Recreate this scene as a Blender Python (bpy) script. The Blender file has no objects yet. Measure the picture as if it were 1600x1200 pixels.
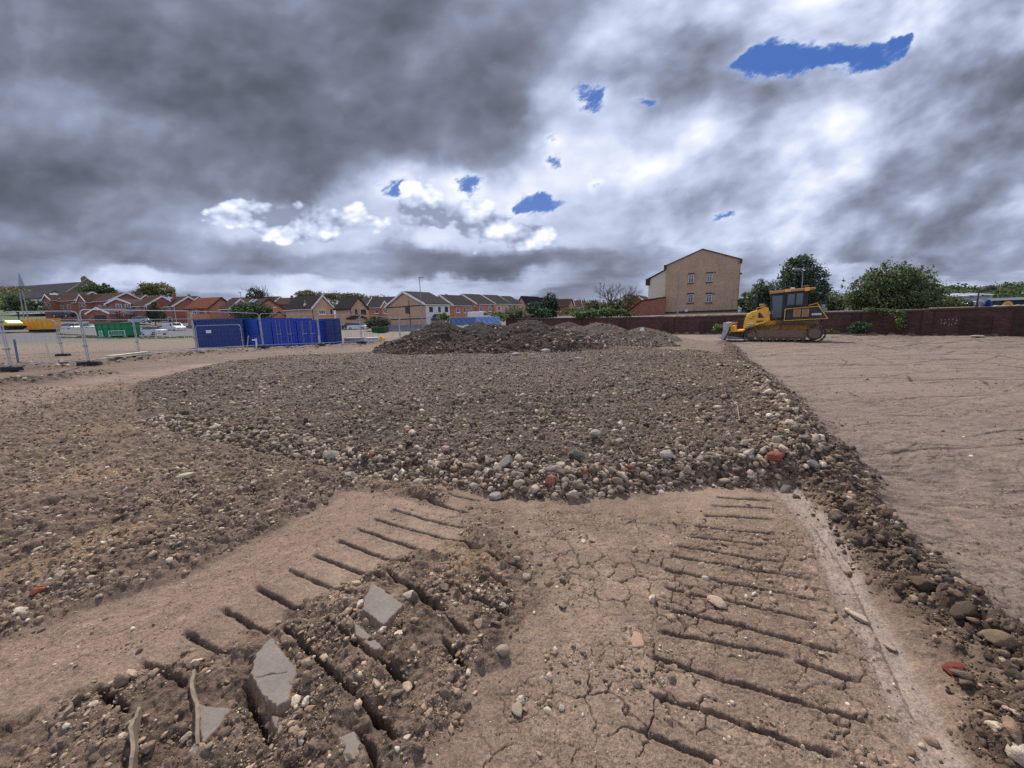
import bpy, bmesh, math, random
import numpy as np
from mathutils import Vector, Matrix
C = bpy.context.scene
COL = C.collection
PI = math.pi
rnd = random.Random(7)

# ---------------------------------------------------------------- camera
FPX, CX, CY = 601.0, 800.0, 600.0
PITCH = math.atan(101.0 / 601.0)
ROLL = 0.030
EYE = 1.60
def ray(px, py):
    u = (px - CX) / FPX; v = (CY - py) / FPX
    cr, sr = math.cos(ROLL), math.sin(ROLL)
    u0 = u * cr + v * sr; v0 = -u * sr + v * cr
    cp, sp = math.cos(PITCH), math.sin(PITCH)
    return (u0, cp + sp * v0, -sp + cp * v0)
def P(px, py, Y):
    """world point seen at photo pixel (px, py), Y metres in front"""
    d = ray(px, py); t = Y / d[1]
    return Vector((d[0] * t, Y, EYE + d[2] * t))
def gp(px, py, z=0.0):
    """point of the level z seen at a photo pixel"""
    d = ray(px, py); t = (z - EYE) / d[2]
    return (d[0] * t, d[1] * t)

cam = bpy.data.cameras.new('camera'); camo = bpy.data.objects.new('camera', cam)
COL.objects.link(camo); C.camera = camo
cam.sensor_fit = 'HORIZONTAL'; cam.sensor_width = 36.0
cam.lens = 36.0 * FPX / 1600.0
cam.clip_start = 0.05; cam.clip_end = 9000
_cr, _sr = math.cos(ROLL), math.sin(ROLL); _cp, _sp = math.cos(PITCH), math.sin(PITCH)
_R = Vector((1, 0, 0)); _U = Vector((0, _sp, _cp)); _F = Vector((0, _cp, -_sp))
_X = _R * _cr - _U * _sr; _Y = _R * _sr + _U * _cr
_m = Matrix((( _X.x, _Y.x, -_F.x, 0), (_X.y, _Y.y, -_F.y, 0), (_X.z, _Y.z, -_F.z, EYE), (0, 0, 0, 1)))
camo.matrix_world = _m

# ---------------------------------------------------------------- node expressions
class NX:
    """small expression builder over shader nodes"""
    def __init__(s, nt, sock): s.nt, s.k = nt, sock
    def _m(s, op, *a, clamp=False):
        n = s.nt.nodes.new('ShaderNodeMath'); n.operation = op; n.use_clamp = clamp
        for i, v in enumerate((s,) + a):
            if isinstance(v, NX): s.nt.links.new(v.k, n.inputs[i])
            else: n.inputs[i].default_value = v
        return NX(s.nt, n.outputs[0])
    def __add__(s, o): return s._m('ADD', o)
    __radd__ = __add__
    def __sub__(s, o): return s._m('SUBTRACT', o)
    def __rsub__(s, o): return (s * -1.0) + o
    def __mul__(s, o): return s._m('MULTIPLY', o)
    __rmul__ = __mul__
    def __truediv__(s, o): return s._m('DIVIDE', o)
    def pw(s, o): return s._m('POWER', o)
    def mx(s, o): return s._m('MAXIMUM', o)
    def mn(s, o): return s._m('MINIMUM', o)
    def gt(s, o): return s._m('GREATER_THAN', o)
    def exp(s): return s._m('EXPONENT')
    def abs(s): return s._m('ABSOLUTE')
    def clamp(s): return s._m('ADD', 0.0, clamp=True)
    def ss(s, a, b, lo=0.0, hi=1.0):
        n = s.nt.nodes.new('ShaderNodeMapRange'); n.interpolation_type = 'SMOOTHSTEP'
        s.nt.links.new(s.k, n.inputs[0])
        for i, v in zip((1, 2, 3, 4), (a, b, lo, hi)): n.inputs[i].default_value = v
        return NX(s.nt, n.outputs[0])
class VX:
    def __init__(s, nt, sock): s.nt, s.k = nt, sock
    def _v(s, op, *a):
        n = s.nt.nodes.new('ShaderNodeVectorMath'); n.operation = op
        for i, v in enumerate((s,) + a):
            if isinstance(v, (VX, NX)): s.nt.links.new(v.k, n.inputs[i])
            else: n.inputs[i].default_value = v
        return n
    def __add__(s, o): return VX(s.nt, s._v('ADD', o).outputs[0])
    def __sub__(s, o): return VX(s.nt, s._v('SUBTRACT', o).outputs[0])
    def __mul__(s, o): return VX(s.nt, s._v('MULTIPLY', o).outputs[0])
    def dot(s, o): return NX(s.nt, s._v('DOT_PRODUCT', o).outputs['Value'])
    def scale(s, f):
        n = s.nt.nodes.new('ShaderNodeVectorMath'); n.operation = 'SCALE'
        s.nt.links.new(s.k, n.inputs[0])
        if isinstance(f, NX): s.nt.links.new(f.k, n.inputs['Scale'])
        else: n.inputs['Scale'].default_value = f
        return VX(s.nt, n.outputs[0])
    def xyz(s):
        n = s.nt.nodes.new('ShaderNodeSeparateXYZ'); s.nt.links.new(s.k, n.inputs[0])
        return [NX(s.nt, o) for o in n.outputs]
def comb(nt, x, y, z):
    n = nt.nodes.new('ShaderNodeCombineXYZ')
    for i, v in enumerate((x, y, z)):
        if isinstance(v, NX): nt.links.new(v.k, n.inputs[i])
        else: n.inputs[i].default_value = v
    return VX(nt, n.outputs[0])
def noise(nt, vec, scale, detail=3, rough=0.5, dist=0.0, lac=2.0, color=False, dim='3D'):
    n = nt.nodes.new('ShaderNodeTexNoise'); n.noise_dimensions = dim
    if vec is not None: nt.links.new(vec.k, n.inputs['Vector'])
    n.inputs['Scale'].default_value = scale; n.inputs['Detail'].default_value = detail
    n.inputs['Roughness'].default_value = rough; n.inputs['Distortion'].default_value = dist
    n.inputs['Lacunarity'].default_value = lac
    return VX(nt, n.outputs['Color']) if color else NX(nt, n.outputs[0])
def mix(nt, f, a, b, mode='MIX'):
    n = nt.nodes.new('ShaderNodeMix'); n.data_type = 'RGBA'; n.blend_type = mode
    for i, v in zip((0, 6, 7), (f, a, b)):
        if isinstance(v, (NX, VX)): nt.links.new(v.k, n.inputs[i])
        elif i == 0: n.inputs[i].default_value = v
        else: n.inputs[i].default_value = (*v[:3], 1)
    return VX(nt, n.outputs[2])
def ramp(nt, f, stops):
    n = nt.nodes.new('ShaderNodeValToRGB'); nt.links.new(f.k, n.inputs[0])
    e = n.color_ramp.elements
    while len(e) < len(stops): e.new(0.5)
    for el, (p, c) in zip(e, stops):
        el.position = p; el.color = (*c[:3], 1)
    return VX(nt, n.outputs[0])

# ---------------------------------------------------------------- sky and sun
SUN_AZ, SUN_EL = math.radians(-14), math.radians(50)      # ahead and a little to the left, veiled by cloud
def make_world():
    w = bpy.data.worlds.new('World'); C.world = w; w.use_nodes = True
    nt = w.node_tree; nt.nodes.clear()
    out = nt.nodes.new('ShaderNodeOutputWorld'); bg = nt.nodes.new('ShaderNodeBackground')
    nt.links.new(bg.outputs[0], out.inputs[0]); bg.inputs['Strength'].default_value = 0.1
    sky = nt.nodes.new('ShaderNodeTexSky'); sky.sky_type = 'NISHITA'; sky.sun_disc = False
    sky.sun_elevation = SUN_EL; sky.sun_rotation = SUN_AZ
    sky.air_density = 1.0; sky.dust_density = 0.6; sky.ozone_density = 2.0
    tc = nt.nodes.new('ShaderNodeTexCoord'); D = VX(nt, tc.outputs['Generated'])
    x, y, z = D.xyz()
    ya = y.abs().mx(0.05)
    # direction as slopes: t = (x/|y|, z/|y|); the same clouds lie mirrored behind the viewer
    tx, tz = x / ya, z / ya
    T = comb(nt, tx, tz, 0.0)
    # the cloud ceiling seen in perspective
    zi = z.mx(0.0) + 0.10
    Q = comb(nt, x / zi, y / zi, 0.0)
    w1 = noise(nt, T, 2.2, 6, 0.55, color=True) - (0.5, 0.5, 0.5)
    w2 = noise(nt, Q, 0.9, 4, 0.5, color=True) - (0.5, 0.5, 0.5)
    Tw = T + w1.scale(0.30) + w2.scale(0.10)
    Tw = Tw * (1, 1, 0)
    def blobs(lst, vec=Tw):
        num = den = None
        for px, py, sx, sy, val in lst:
            d = ray(px, py); c = (d[0] / d[1], d[2] / d[1], 0)
            # pixel radii to slope radii
            k = 1.0 / (FPX * d[1])
            dd = (vec - c) * (1.0 / (sx * k), 1.0 / (sy * k), 0)
            g = (dd.dot(dd) * -1.0).exp()
            gv = g * val
            num = gv if num is None else num + gv
            den = g if den is None else den + g
        return num, den
    BR = BRIGHT
    num, den = blobs(BR)
    base = (num + 0.004 * 0.55) / (den + 0.004)
    # billows
    n_big = noise(nt, Q, 0.62, 6, 0.50, dist=0.2)
    n_T = noise(nt, T * (1.0, 1.7, 1.0) + w1.scale(0.12), 4.2, 7, 0.54, dist=0.1)
    up = comb(nt, 0.0, -0.03, 0.0)
    n_T2 = noise(nt, T * (1.0, 1.7, 1.0) + w1.scale(0.12) + (0.006, -0.035, 0.0), 4.2, 5, 0.50, dist=0.1)
    relief = (n_T2 - n_T)
    # cauliflower tops of the cumulus in front
    def puff(v, sc=7.5):
        n = nt.nodes.new('ShaderNodeTexVoronoi'); n.feature = 'SMOOTH_F1'; n.voronoi_dimensions = '2D'
        nt.links.new(v.k, n.inputs['Vector']); n.inputs['Scale'].default_value = sc
        n.inputs['Detail'].default_value = 3.0; n.inputs['Roughness'].default_value = 0.55
        n.inputs['Smoothness'].default_value = 0.35; n.inputs['Randomness'].default_value = 1.0
        return NX(nt, n.outputs['Distance'])
    pv = T * (1.0, 1.5, 1.0) + w1.scale(0.10)
    cum, _ = blobs([(400, 335, 90, 24, .95), (510, 352, 95, 30, 1.05), (660, 318, 45, 32, 1.15), (720, 345, 60, 32, 1.1), (830, 372, 80, 26, 1.0)], T)
    pf = puff(pv); pf2 = puff(pv + (0.006, -0.034, 0.0))
    dens = cum * 1.05 + (0.40 - pf) * 0.95 + (n_T - 0.5) * 2.0 - 0.22
    cmask = dens.ss(-0.06, 0.24) * cum.ss(0.05, 0.3)
    lumC = (pf2 - pf) * 0.55 + (0.40 - pf) * 0.45 + (n_T - n_T2) * 1.2 + 0.86
    hz = tz.ss(0.0, 0.5)                                  # more sharp relief low over the horizon
    amp = base.ss(0.25, 0.75, 0.75, 1.25)
    # long streaks rising to the right, and soft wide billows in the dark bank
    TX, TY, _z = T.xyz()
    ST = comb(nt, TX * 0.9 + TY * 0.42, TY * 2.1 - TX * 0.95, 0.0)
    n_st = noise(nt, ST + w1.scale(0.10), 1.9, 6, 0.52, dist=0.2)
    n_soft = noise(nt, T * (1.0, 1.5, 1.0) + w2.scale(0.25), 2.3, 5, 0.46, dist=0.5)
    right = tx.ss(0.05, 0.45); dark = base.ss(0.65, 0.40)
    lum = base + (n_big - 0.5) * 0.34 + (n_soft - 0.5) * (dark * 0.62 + 0.12) + (n_st - 0.5) * (right * 1.15 + 0.2) + (n_T - 0.5) * (0.30 + right * 0.2) + relief * 0.5
    shade, _ = blobs([(690, 372, 60, 22, 1.0), (560, 385, 80, 16, .9), (790, 392, 60, 14, 1.0), (640, 340, 22, 16, .6)], T + w1.scale(0.10) * (1, 1, 0))
    lumC = (lumC - shade.clamp() * 0.30).mx(0.46)
    pb = T * (1.0, 1.35, 1.0) + w2.scale(0.16)
    big = puff(pb, 3.1) - puff(pb + (0.015, -0.075, 0.0), 3.1)
    lum = lum + big * (0.15 + right * 0.10)
    lum = lum + (lumC - lum) * (cmask * 0.78)
    # holes of blue
    hn, _ = blobs(HOLES, T + w1.scale(0.26) * (1, 1, 0))
    frag = noise(nt, ST * (2.2, 2.2, 1.0) + w1.scale(0.45), 3.0, 9, 0.66)
    hole = (hn + (frag - 0.5) * 3.4 * hn.ss(0.0, 0.2)).ss(0.34, 1.10) * (1.0 - cmask)
    lum = lum + hn.clamp() * 0.18
    lum = lum.mx(0.16).mn(0.97)
    col = ramp(nt, lum, [(0.0, (0.05, 0.056, 0.08)), (0.22, (0.108, 0.119, 0.160)), (0.38, (0.172, 0.190, 0.256)),
                         (0.55, (0.285, 0.325, 0.45)), (0.75, (0.54, 0.605, 0.79)), (1.0, (0.96, 0.98, 1.02))])
    col = col.scale(10.0 * SKY_GAIN)
    bluec = mix(nt, 0.75, VX(nt, sky.outputs[0]).scale(0.9), (0.22, 0.92, 3.9))
    bluec = mix(nt, hole.ss(0.1, 1.0), (2.6, 3.5, 5.8), bluec)
    full = mix(nt, hole.ss(0.0, 0.7), col, bluec)
    haze = z.ss(0.0, 0.10, 0.30, 0.0)
    full = mix(nt, haze, full, (2.9, 3.3, 4.3))
    full = VX(nt, mix(nt, y.ss(0.1, -0.5), full, full.scale(1.7)).k)      # clouds facing the sun, behind the viewer, are brighter; boosted to fill camera-facing walls
    below = z.gt(-0.002)
    full = mix(nt, below, (1.3, 1.2, 1.1), full)
    nt.links.new(full.k, bg.inputs['Color'])
    w.cycles.sampling_method = 'MANUAL'; w.cycles.sample_map_resolution = 512
SKY_GAIN = 0.92
# (photo px, py, radius x, radius y, brightness) of the cloud masses
BRIGHT = [(0, 30, 160, 60, .36), (200, 60, 140, 60, .40), (420, 30, 120, 60, .34), (600, 40, 120, 60, .30), (800, 50, 90, 60, .36),
          (100, 150, 150, 50, .33), (330, 150, 120, 50, .28), (520, 130, 100, 50, .40), (680, 160, 90, 50, .30), (770, 200, 60, 45, .32),
          (60, 240, 150, 40, .28), (300, 240, 130, 40, .34), (520, 250, 110, 40, .36), (660, 225, 60, 30, .42),
          (60, 320, 150, 35, .42), (260, 310, 90, 25, .48), (400, 330, 90, 22, .72), (520, 350, 90, 25, .72), (660, 310, 90, 40, .80),
          (780, 330, 60, 35, .78), (860, 370, 60, 25, .74), (120, 390, 160, 22, .40), (330, 400, 110, 20, .42), (560, 400, 110, 18, .46),
          (740, 410, 130, 15, .34), (900, 425, 60, 12, .50), (300, 440, 200, 9, .72), (700, 440, 160, 9, .72), (60, 430, 100, 10, .52),
          (960, 40, 70, 60, .66), (900, 160, 50, 50, .80), (1050, 110, 70, 60, .68), (1090, 40, 80, 50, .68), (1250, 30, 90, 40, .66),
          (980, 250, 80, 60, .80), (1130, 200, 90, 50, .72), (1330, 140, 100, 40, .70), (1500, 60, 90, 40, .74),
          (1180, 250, 130, 25, .62), (1400, 200, 130, 25, .66), (1560, 170, 70, 40, .44), (1350, 260, 150, 25, .58), (1560, 290, 110, 30, .46),
          (1010, 340, 100, 30, .72), (1200, 330, 130, 25, .66), (1420, 350, 140, 25, .56), (1000, 400, 90, 18, .60), (1250, 400, 120, 16, .50), (1500, 400, 140, 16, .46),
          (1230, 435, 120, 8, .66), (1500, 435, 120, 8, .60), (1000, 440, 70, 8, .56),
          (400, -300, 500, 200, .45), (1200, -300, 500, 200, .70), (800, -1200, 1500, 600, .60),
          (-500, 200, 350, 300, .40), (2100, 200, 350, 300, .50)]
HOLES = [(940, 158, 34, 26, 1.15), (1165, 122, 60, 24, 1.15), (1240, 98, 75, 27, 1.2), (1350, 74, 75, 22, 1.05), (838, 315, 42, 16, 1.0), (717, 282, 28, 22, 1.1), (870, 262, 20, 9, .7), (1015, 165, 16, 7, .6), (1420, 52, 26, 10, .8),
         (622, 308, 24, 12, 1.1), (825, 205, 18, 12, .8), (862, 235, 22, 12, .75), (930, 286, 14, 7, .8), (1137, 331, 24, 6, .85), (805, 325, 20, 8, .9)]
make_world()
sl = bpy.data.lights.new('sun', 'SUN'); sl.energy = 3.7; sl.angle = math.radians(4); sl.color = (1.0, 0.955, 0.90)
so = bpy.data.objects.new('sun', sl); COL.objects.link(so)
_sd = Vector((math.sin(SUN_AZ) * math.cos(SUN_EL), math.cos(SUN_AZ) * math.cos(SUN_EL), math.sin(SUN_EL)))
so.rotation_euler = _sd.to_track_quat('Z', 'Y').to_euler()
C.view_settings.view_transform = 'Standard'; C.view_settings.look = 'None'
C.view_settings.gamma = 1; C.view_settings.use_curve_mapping = False
C.view_settings.exposure = 0.30
C.cycles.max_bounces = 5; C.cycles.diffuse_bounces = 2; C.cycles.glossy_bounces = 2
C.cycles.use_denoising = False
C.cycles.sample_clamp_indirect = 1.5; C.cycles.sample_clamp_direct = 8.0
# ---------------------------------------------------------------- numeric noise
def _h2(ix, iy, seed):
    with np.errstate(over='ignore'):
        h = ix.astype(np.uint32) * np.uint32(374761393) + iy.astype(np.uint32) * np.uint32(668265263) + np.uint32(seed * 2654435 + 12345)
        h = (h ^ (h >> np.uint32(13))) * np.uint32(1274126177)
        h = h ^ (h >> np.uint32(16))
        h = (h * np.uint32(2246822519)); h ^= h >> np.uint32(15)
    return h.astype(np.float32) * np.float32(1.0 / 4294967296.0)
def vnoise(x, y, seed=0):
    xi = np.floor(x); yi = np.floor(y)
    fx = (x - xi).astype(np.float32); fy = (y - yi).astype(np.float32)
    ix = xi.astype(np.int64); iy = yi.astype(np.int64)
    ux = fx * fx * fx * (fx * (fx * 6 - 15) + 10); uy = fy * fy * fy * (fy * (fy * 6 - 15) + 10)
    def g(dx, dy):
        a = _h2(ix + dx, iy + dy, seed) * np.float32(2 * PI)
        return np.cos(a) * (fx - dx) + np.sin(a) * (fy - dy)
    n0 = g(0, 0) * (1 - ux) + g(1, 0) * ux
    n1 = g(0, 1) * (1 - ux) + g(1, 1) * ux
    return (n0 * (1 - uy) + n1 * uy) * np.float32(1.5)          # about -1..1
def fbm(x, y, scale, octv=4, gain=0.5, seed=0):
    s = 0; a = 1.0; t = 0; f = scale
    for k in range(octv):
        s = s + a * vnoise(x * f + 17.3 * k, y * f - 9.1 * k, seed + k); t += a; a *= gain; f *= 2.03
    return s / t
def ridged(x, y, scale, octv=4, gain=0.5, seed=0):
    s = 0; a = 1.0; t = 0; f = scale
    for k in range(octv):
        s = s + a * (1 - np.abs(vnoise(x * f + 11.3 * k, y * f + 5.1 * k, seed + k)) * 2); t += a; a *= gain; f *= 2.1
    return s / t
def voro(x, y, scale, seed=0, jit=0.9):
    """nearest two cell distances and a cell value"""
    X = x * scale; Y = y * scale
    xi = np.floor(X).astype(np.int64); yi = np.floor(Y).astype(np.int64)
    f1 = np.full(X.shape, 9.0, np.float32); f2 = f1.copy(); cv = np.zeros(X.shape, np.float32)
    for dx in (-1, 0, 1):
        for dy in (-1, 0, 1):
            cx = xi + dx; cy = yi + dy
            px = cx + 0.5 + (_h2(cx, cy, seed) - 0.5) * jit; py = cy + 0.5 + (_h2(cx, cy, seed + 71) - 0.5) * jit
            d = np.sqrt((px - X) ** 2 + (py - Y) ** 2).astype(np.float32)
            v = _h2(cx, cy, seed + 143)
            n = d < f1
            f2 = np.where(n, f1, np.minimum(f2, d)); cv = np.where(n, v, cv); f1 = np.where(n, d, f1)
    return f1, f2, cv
def sst(e0, e1, x):
    t = np.clip((x - e0) / (e1 - e0), 0, 1); return t * t * (3 - 2 * t)
def sd_poly(pts, x, y):
    """signed distance to a polygon, positive inside"""
    d = np.full(x.shape, 1e9); ins = np.zeros(x.shape, bool); n = len(pts)
    for i in range(n):
        ax, ay = pts[i]; bx, by = pts[(i + 1) % n]
        ex, ey = bx - ax, by - ay; wx = x - ax; wy = y - ay
        t = np.clip((wx * ex + wy * ey) / (ex * ex + ey * ey + 1e-9), 0, 1)
        d = np.minimum(d, (wx - ex * t) ** 2 + (wy - ey * t) ** 2)
        c = ((ay > y) != (by > y)) & (x < (bx - ax) * (y - ay) / (by - ay + 1e-12) + ax)
        ins ^= c
    d = np.sqrt(d); return np.where(ins, d, -d)
def d_line(pts, x, y):
    d = np.full(x.shape, 1e9)
    for i in range(len(pts) - 1):
        ax, ay = pts[i]; bx, by = pts[i + 1]; ex, ey = bx - ax, by - ay; wx = x - ax; wy = y - ay
        t = np.clip((wx * ex + wy * ey) / (ex * ex + ey * ey + 1e-9), 0, 1)
        d = np.minimum(d, (wx - ex * t) ** 2 + (wy - ey * t) ** 2)
    return np.sqrt(d)
G2 = lambda l, z=0.0: [gp(a, b, z) for a, b in l]

# ---------------------------------------------------------------- lie of the land
_cp = [(0, 0, 0), (-3, 3, 0), (3, 3, 0), (0, 6, 0), (-6, 6, 0), (6, 6, 0), (0, 10, 0), (-10, -6, 0), (10, -6, 0), (0, 15, 0), (9, 12, -.04)]
for px, py, D in [(140, 574, 14.1), (310, 556, 19), (412, 549, 22.7), (501, 544, 25.6), (566, 541, 27.3), (640, 536, 30), (305, 543.5, 34), (535, 540.5, 33),
                  (1205, 534, 23.7), (1280, 533, 23.7), (1130, 536, 24), (1050, 522, 40), (1340, 521.4, 30), (1600, 524.6, 23), (790, 518, 50), (182, 527.5, 55), (62, 516.5, 60),
                  (240, 525.5, 62), (270, 519, 80), (640, 512, 81), (545, 516, 60), (480, 508, 105), (192, 503, 92), (330, 503, 100), (30, 492, 120), (900, 493, 130),
                  (0, 590, 12), (-400, 590, 12), (-400, 530, 60), (-200, 470, 200), (50, 462, 190), (200, 478, 200), (400, 488, 200), (700, 496, 200), (1100, 489, 60), (1400, 480, 60), (1700, 470, 60), (1100, 489, 200), (1700, 475, 200)]:
    p = P(px, py, D); _cp.append((p.x, p.y, p.z))
_cp = np.array(_cp)
def _kern(d): return np.sqrt(d * d + 9.0)
_dm = np.hypot(_cp[:, None, 0] - _cp[None, :, 0], _cp[:, None, 1] - _cp[None, :, 1])
_A = _kern(_dm) + np.eye(len(_cp)) * -0.4
_n = len(_cp)
_M = np.zeros((_n + 1, _n + 1)); _M[:_n, :_n] = _A; _M[_n, :_n] = 1; _M[:_n, _n] = 1
_W = np.linalg.solve(_M, np.append(_cp[:, 2], 0))
WALL = [P(790, 497, 50), P(1050, 495, 40), P(1340, 486, 30), P(1600, 478, 23), P(1830, 474, 19)]
WALLXY = [(p.x, p.y) for p in WALL]
_behind = [WALLXY[0]] + WALLXY[1:] + [(80, 15), (300, 100), (300, 420), (WALLXY[0][0] + 6, 420), (WALLXY[0][0] + 3, 80)]
def G(x, y, wall=True):
    x = np.asarray(x, float); y = np.asarray(y, float)
    z = np.full(x.shape, _W[_n])
    for i in range(_n):
        z = z + _W[i] * _kern(np.hypot(x - _cp[i, 0], y - _cp[i, 1]))
    r = np.hypot(x, y)
    z = np.clip(z, -0.5, 40)
    near = sst(11.0, 7.0, r); z = z * (1 - near)
    far = sst(220, 420, r); z = z * (1 - far) + far * 3.0
    z = np.where(y < 0, z * sst(-30, 0, y), z)
    if wall:
        s = sd_poly(_behind, x, y); b = sst(0.05, 0.5, s)
        z = z * (1 - b) + b * np.maximum(z, 1.42 + 0.004 * np.clip(y - 30, 0, 200))
    return z
def g1(x, y): return float(G(np.array([x]), np.array([y]))[0])

# ---------------------------------------------------------------- zones of the site, as outlines on the ground
PLAT = G2([(205, 612), (215, 655), (235, 672), (330, 688), (400, 702), (450, 715), (540, 735), (640, 748), (700, 752), (760, 768), (890, 780), (1000, 768), (1100, 757), (1200, 760), (1290, 757),
           (1268, 705), (1230, 655), (1205, 615), (1175, 588), (1150, 565), (1120, 551), (1050, 548)]) + [(p.x, p.y) for p in (P(960, 540, 22), P(800, 540, 21), P(600, 545, 19), P(440, 560, 17), P(330, 575, 14))]
RIDGE = G2([(1285, 752), (1240, 690), (1200, 640), (1165, 600), (1140, 575)])
BERM = G2([(1300, 775), (1345, 830), (1400, 880), (1450, 940), (1530, 1010), (1600, 1100), (1680, 1250), (1800, 1500)])
BERM2 = G2([(1295, 745), (1245, 680), (1205, 620), (1170, 580), (1150, 562)]) + [(p.x, p.y) for p in (P(1140, 548, 19.5), P(1132, 541, 22), P(1128, 537, 24))]
STRIP = G2([(-200, 1130), (0, 1010), (120, 960), (250, 920), (370, 870), (450, 822), (530, 775), (600, 772), (640, 785), (650, 830), (560, 850), (480, 890), (400, 930), (330, 965), (240, 1010), (140, 1060), (0, 1100), (-200, 1300)])
MIDZ = G2([(620, 800), (760, 775), (900, 790), (1050, 800), (1230, 775), (1330, 850), (1480, 1230), (1400, 1500), (600, 1500), (720, 1200), (800, 1010), (850, 920), (740, 850)])
CHURN = G2([(735, 800), (790, 815), (815, 855), (850, 900), (830, 980), (760, 1060), (720, 1130), (640, 1200), (550, 1400), (-100, 1500), (-100, 1130), (120, 1090), (240, 1045), (350, 1003), (470, 948), (580, 898), (660, 868), (715, 845)])
LROUGH = G2([(-300, 640), (0, 625), (200, 608), (225, 668), (330, 690), (450, 720), (560, 745), (700, 765), (690, 790), (600, 772), (540, 765), (460, 815), (380, 855), (260, 910), (130, 950), (0, 1005), (-300, 1150)])
RFIELD = G2([(1185, 580), (1225, 625), (1300, 735), (1390, 830), (1480, 920), (1600, 1050), (1750, 1300), (2300, 1300)]) + [(38, 6), (36, 18), (31.2, 22.8), (27.4, 29.3), (17.5, 38.3), (15.5, 37.0), (13.6, 27.5), (12.3, 21.5)]
EDGE = G2([(1228, 770), (1285, 830), (1330, 930), (1375, 1010), (1430, 1120), (1500, 1260), (1560, 1400)])
TRACKL = G2([(0, 645), (180, 600), (330, 580), (560, 562), (700, 562)])
BANK = [(p.x, p.y) for p in (P(-150, 590, 12.8), P(148, 574, 14.6), P(310, 556, 19.3), (P(412, 549, 23)), P(501, 544, 26), P(640, 538, 31))]
DARKL = [(p.x, p.y) for p in (P(-120, 612, 9.6), P(0, 600, 10.4), P(90, 593, 11.2), P(150, 588, 12))]
GROOVES = [((1060, 852), (1230, 878)), ((1048, 868), (1275, 905)), ((1035, 887), (1290, 940)), ((1038, 915), (1282, 973)), ((1035, 948), (1322, 1024)),
           ((1030, 985), (1240, 1030)), ((1240, 1034), (1345, 1068)), ((1018, 1025), (1370, 1135)), ((1018, 1082), (1330, 1190)), ((1330, 1190), (1400, 1240)), ((1005, 1143), (1140, 1198)), ((1140, 1198), (1300, 1290)),
           ((1075, 836), (1205, 850)), ((1085, 820), (1215, 832)), ((1100, 804), (1215, 812)), ((1110, 790), (1215, 795)), ((1120, 778), (1215, 782)),
           ((985, 1215), (1100, 1290)),
           ((612, 795), (730, 828)), ((583, 810), (755, 860)), ((556, 826), (715, 880)), ((525, 845), (640, 888)), ((490, 868), (600, 912)),
           ((448, 892), (550, 935)), ((400, 918), (475, 960)), ((347, 953), (420, 995)), ((287, 988), (360, 1030)), ((222, 1030), (290, 1080)), ((150, 1075), (205, 1130)), ((640, 776), (735, 802)), ((665, 762), (750, 782)),
           ((755, 866), (832, 905)), ((745, 892), (806, 925)), ((702, 920), (797, 966)), ((640, 925), (735, 1000)), ((600, 900), (700, 960)),
           ((505, 970), (650, 1085)), ((440, 985), (590, 1130)), ((690, 1005), (735, 1060)), ((550, 1080), (620, 1170)), ((560, 1150), (600, 1230)), ((385, 1080), (425, 1180))]
DRAG = G2([(1430, 765), (1480, 800), (1500, 830)]), G2([(1270, 820), (1330, 900), (1380, 1010), (1430, 1120)])

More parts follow.
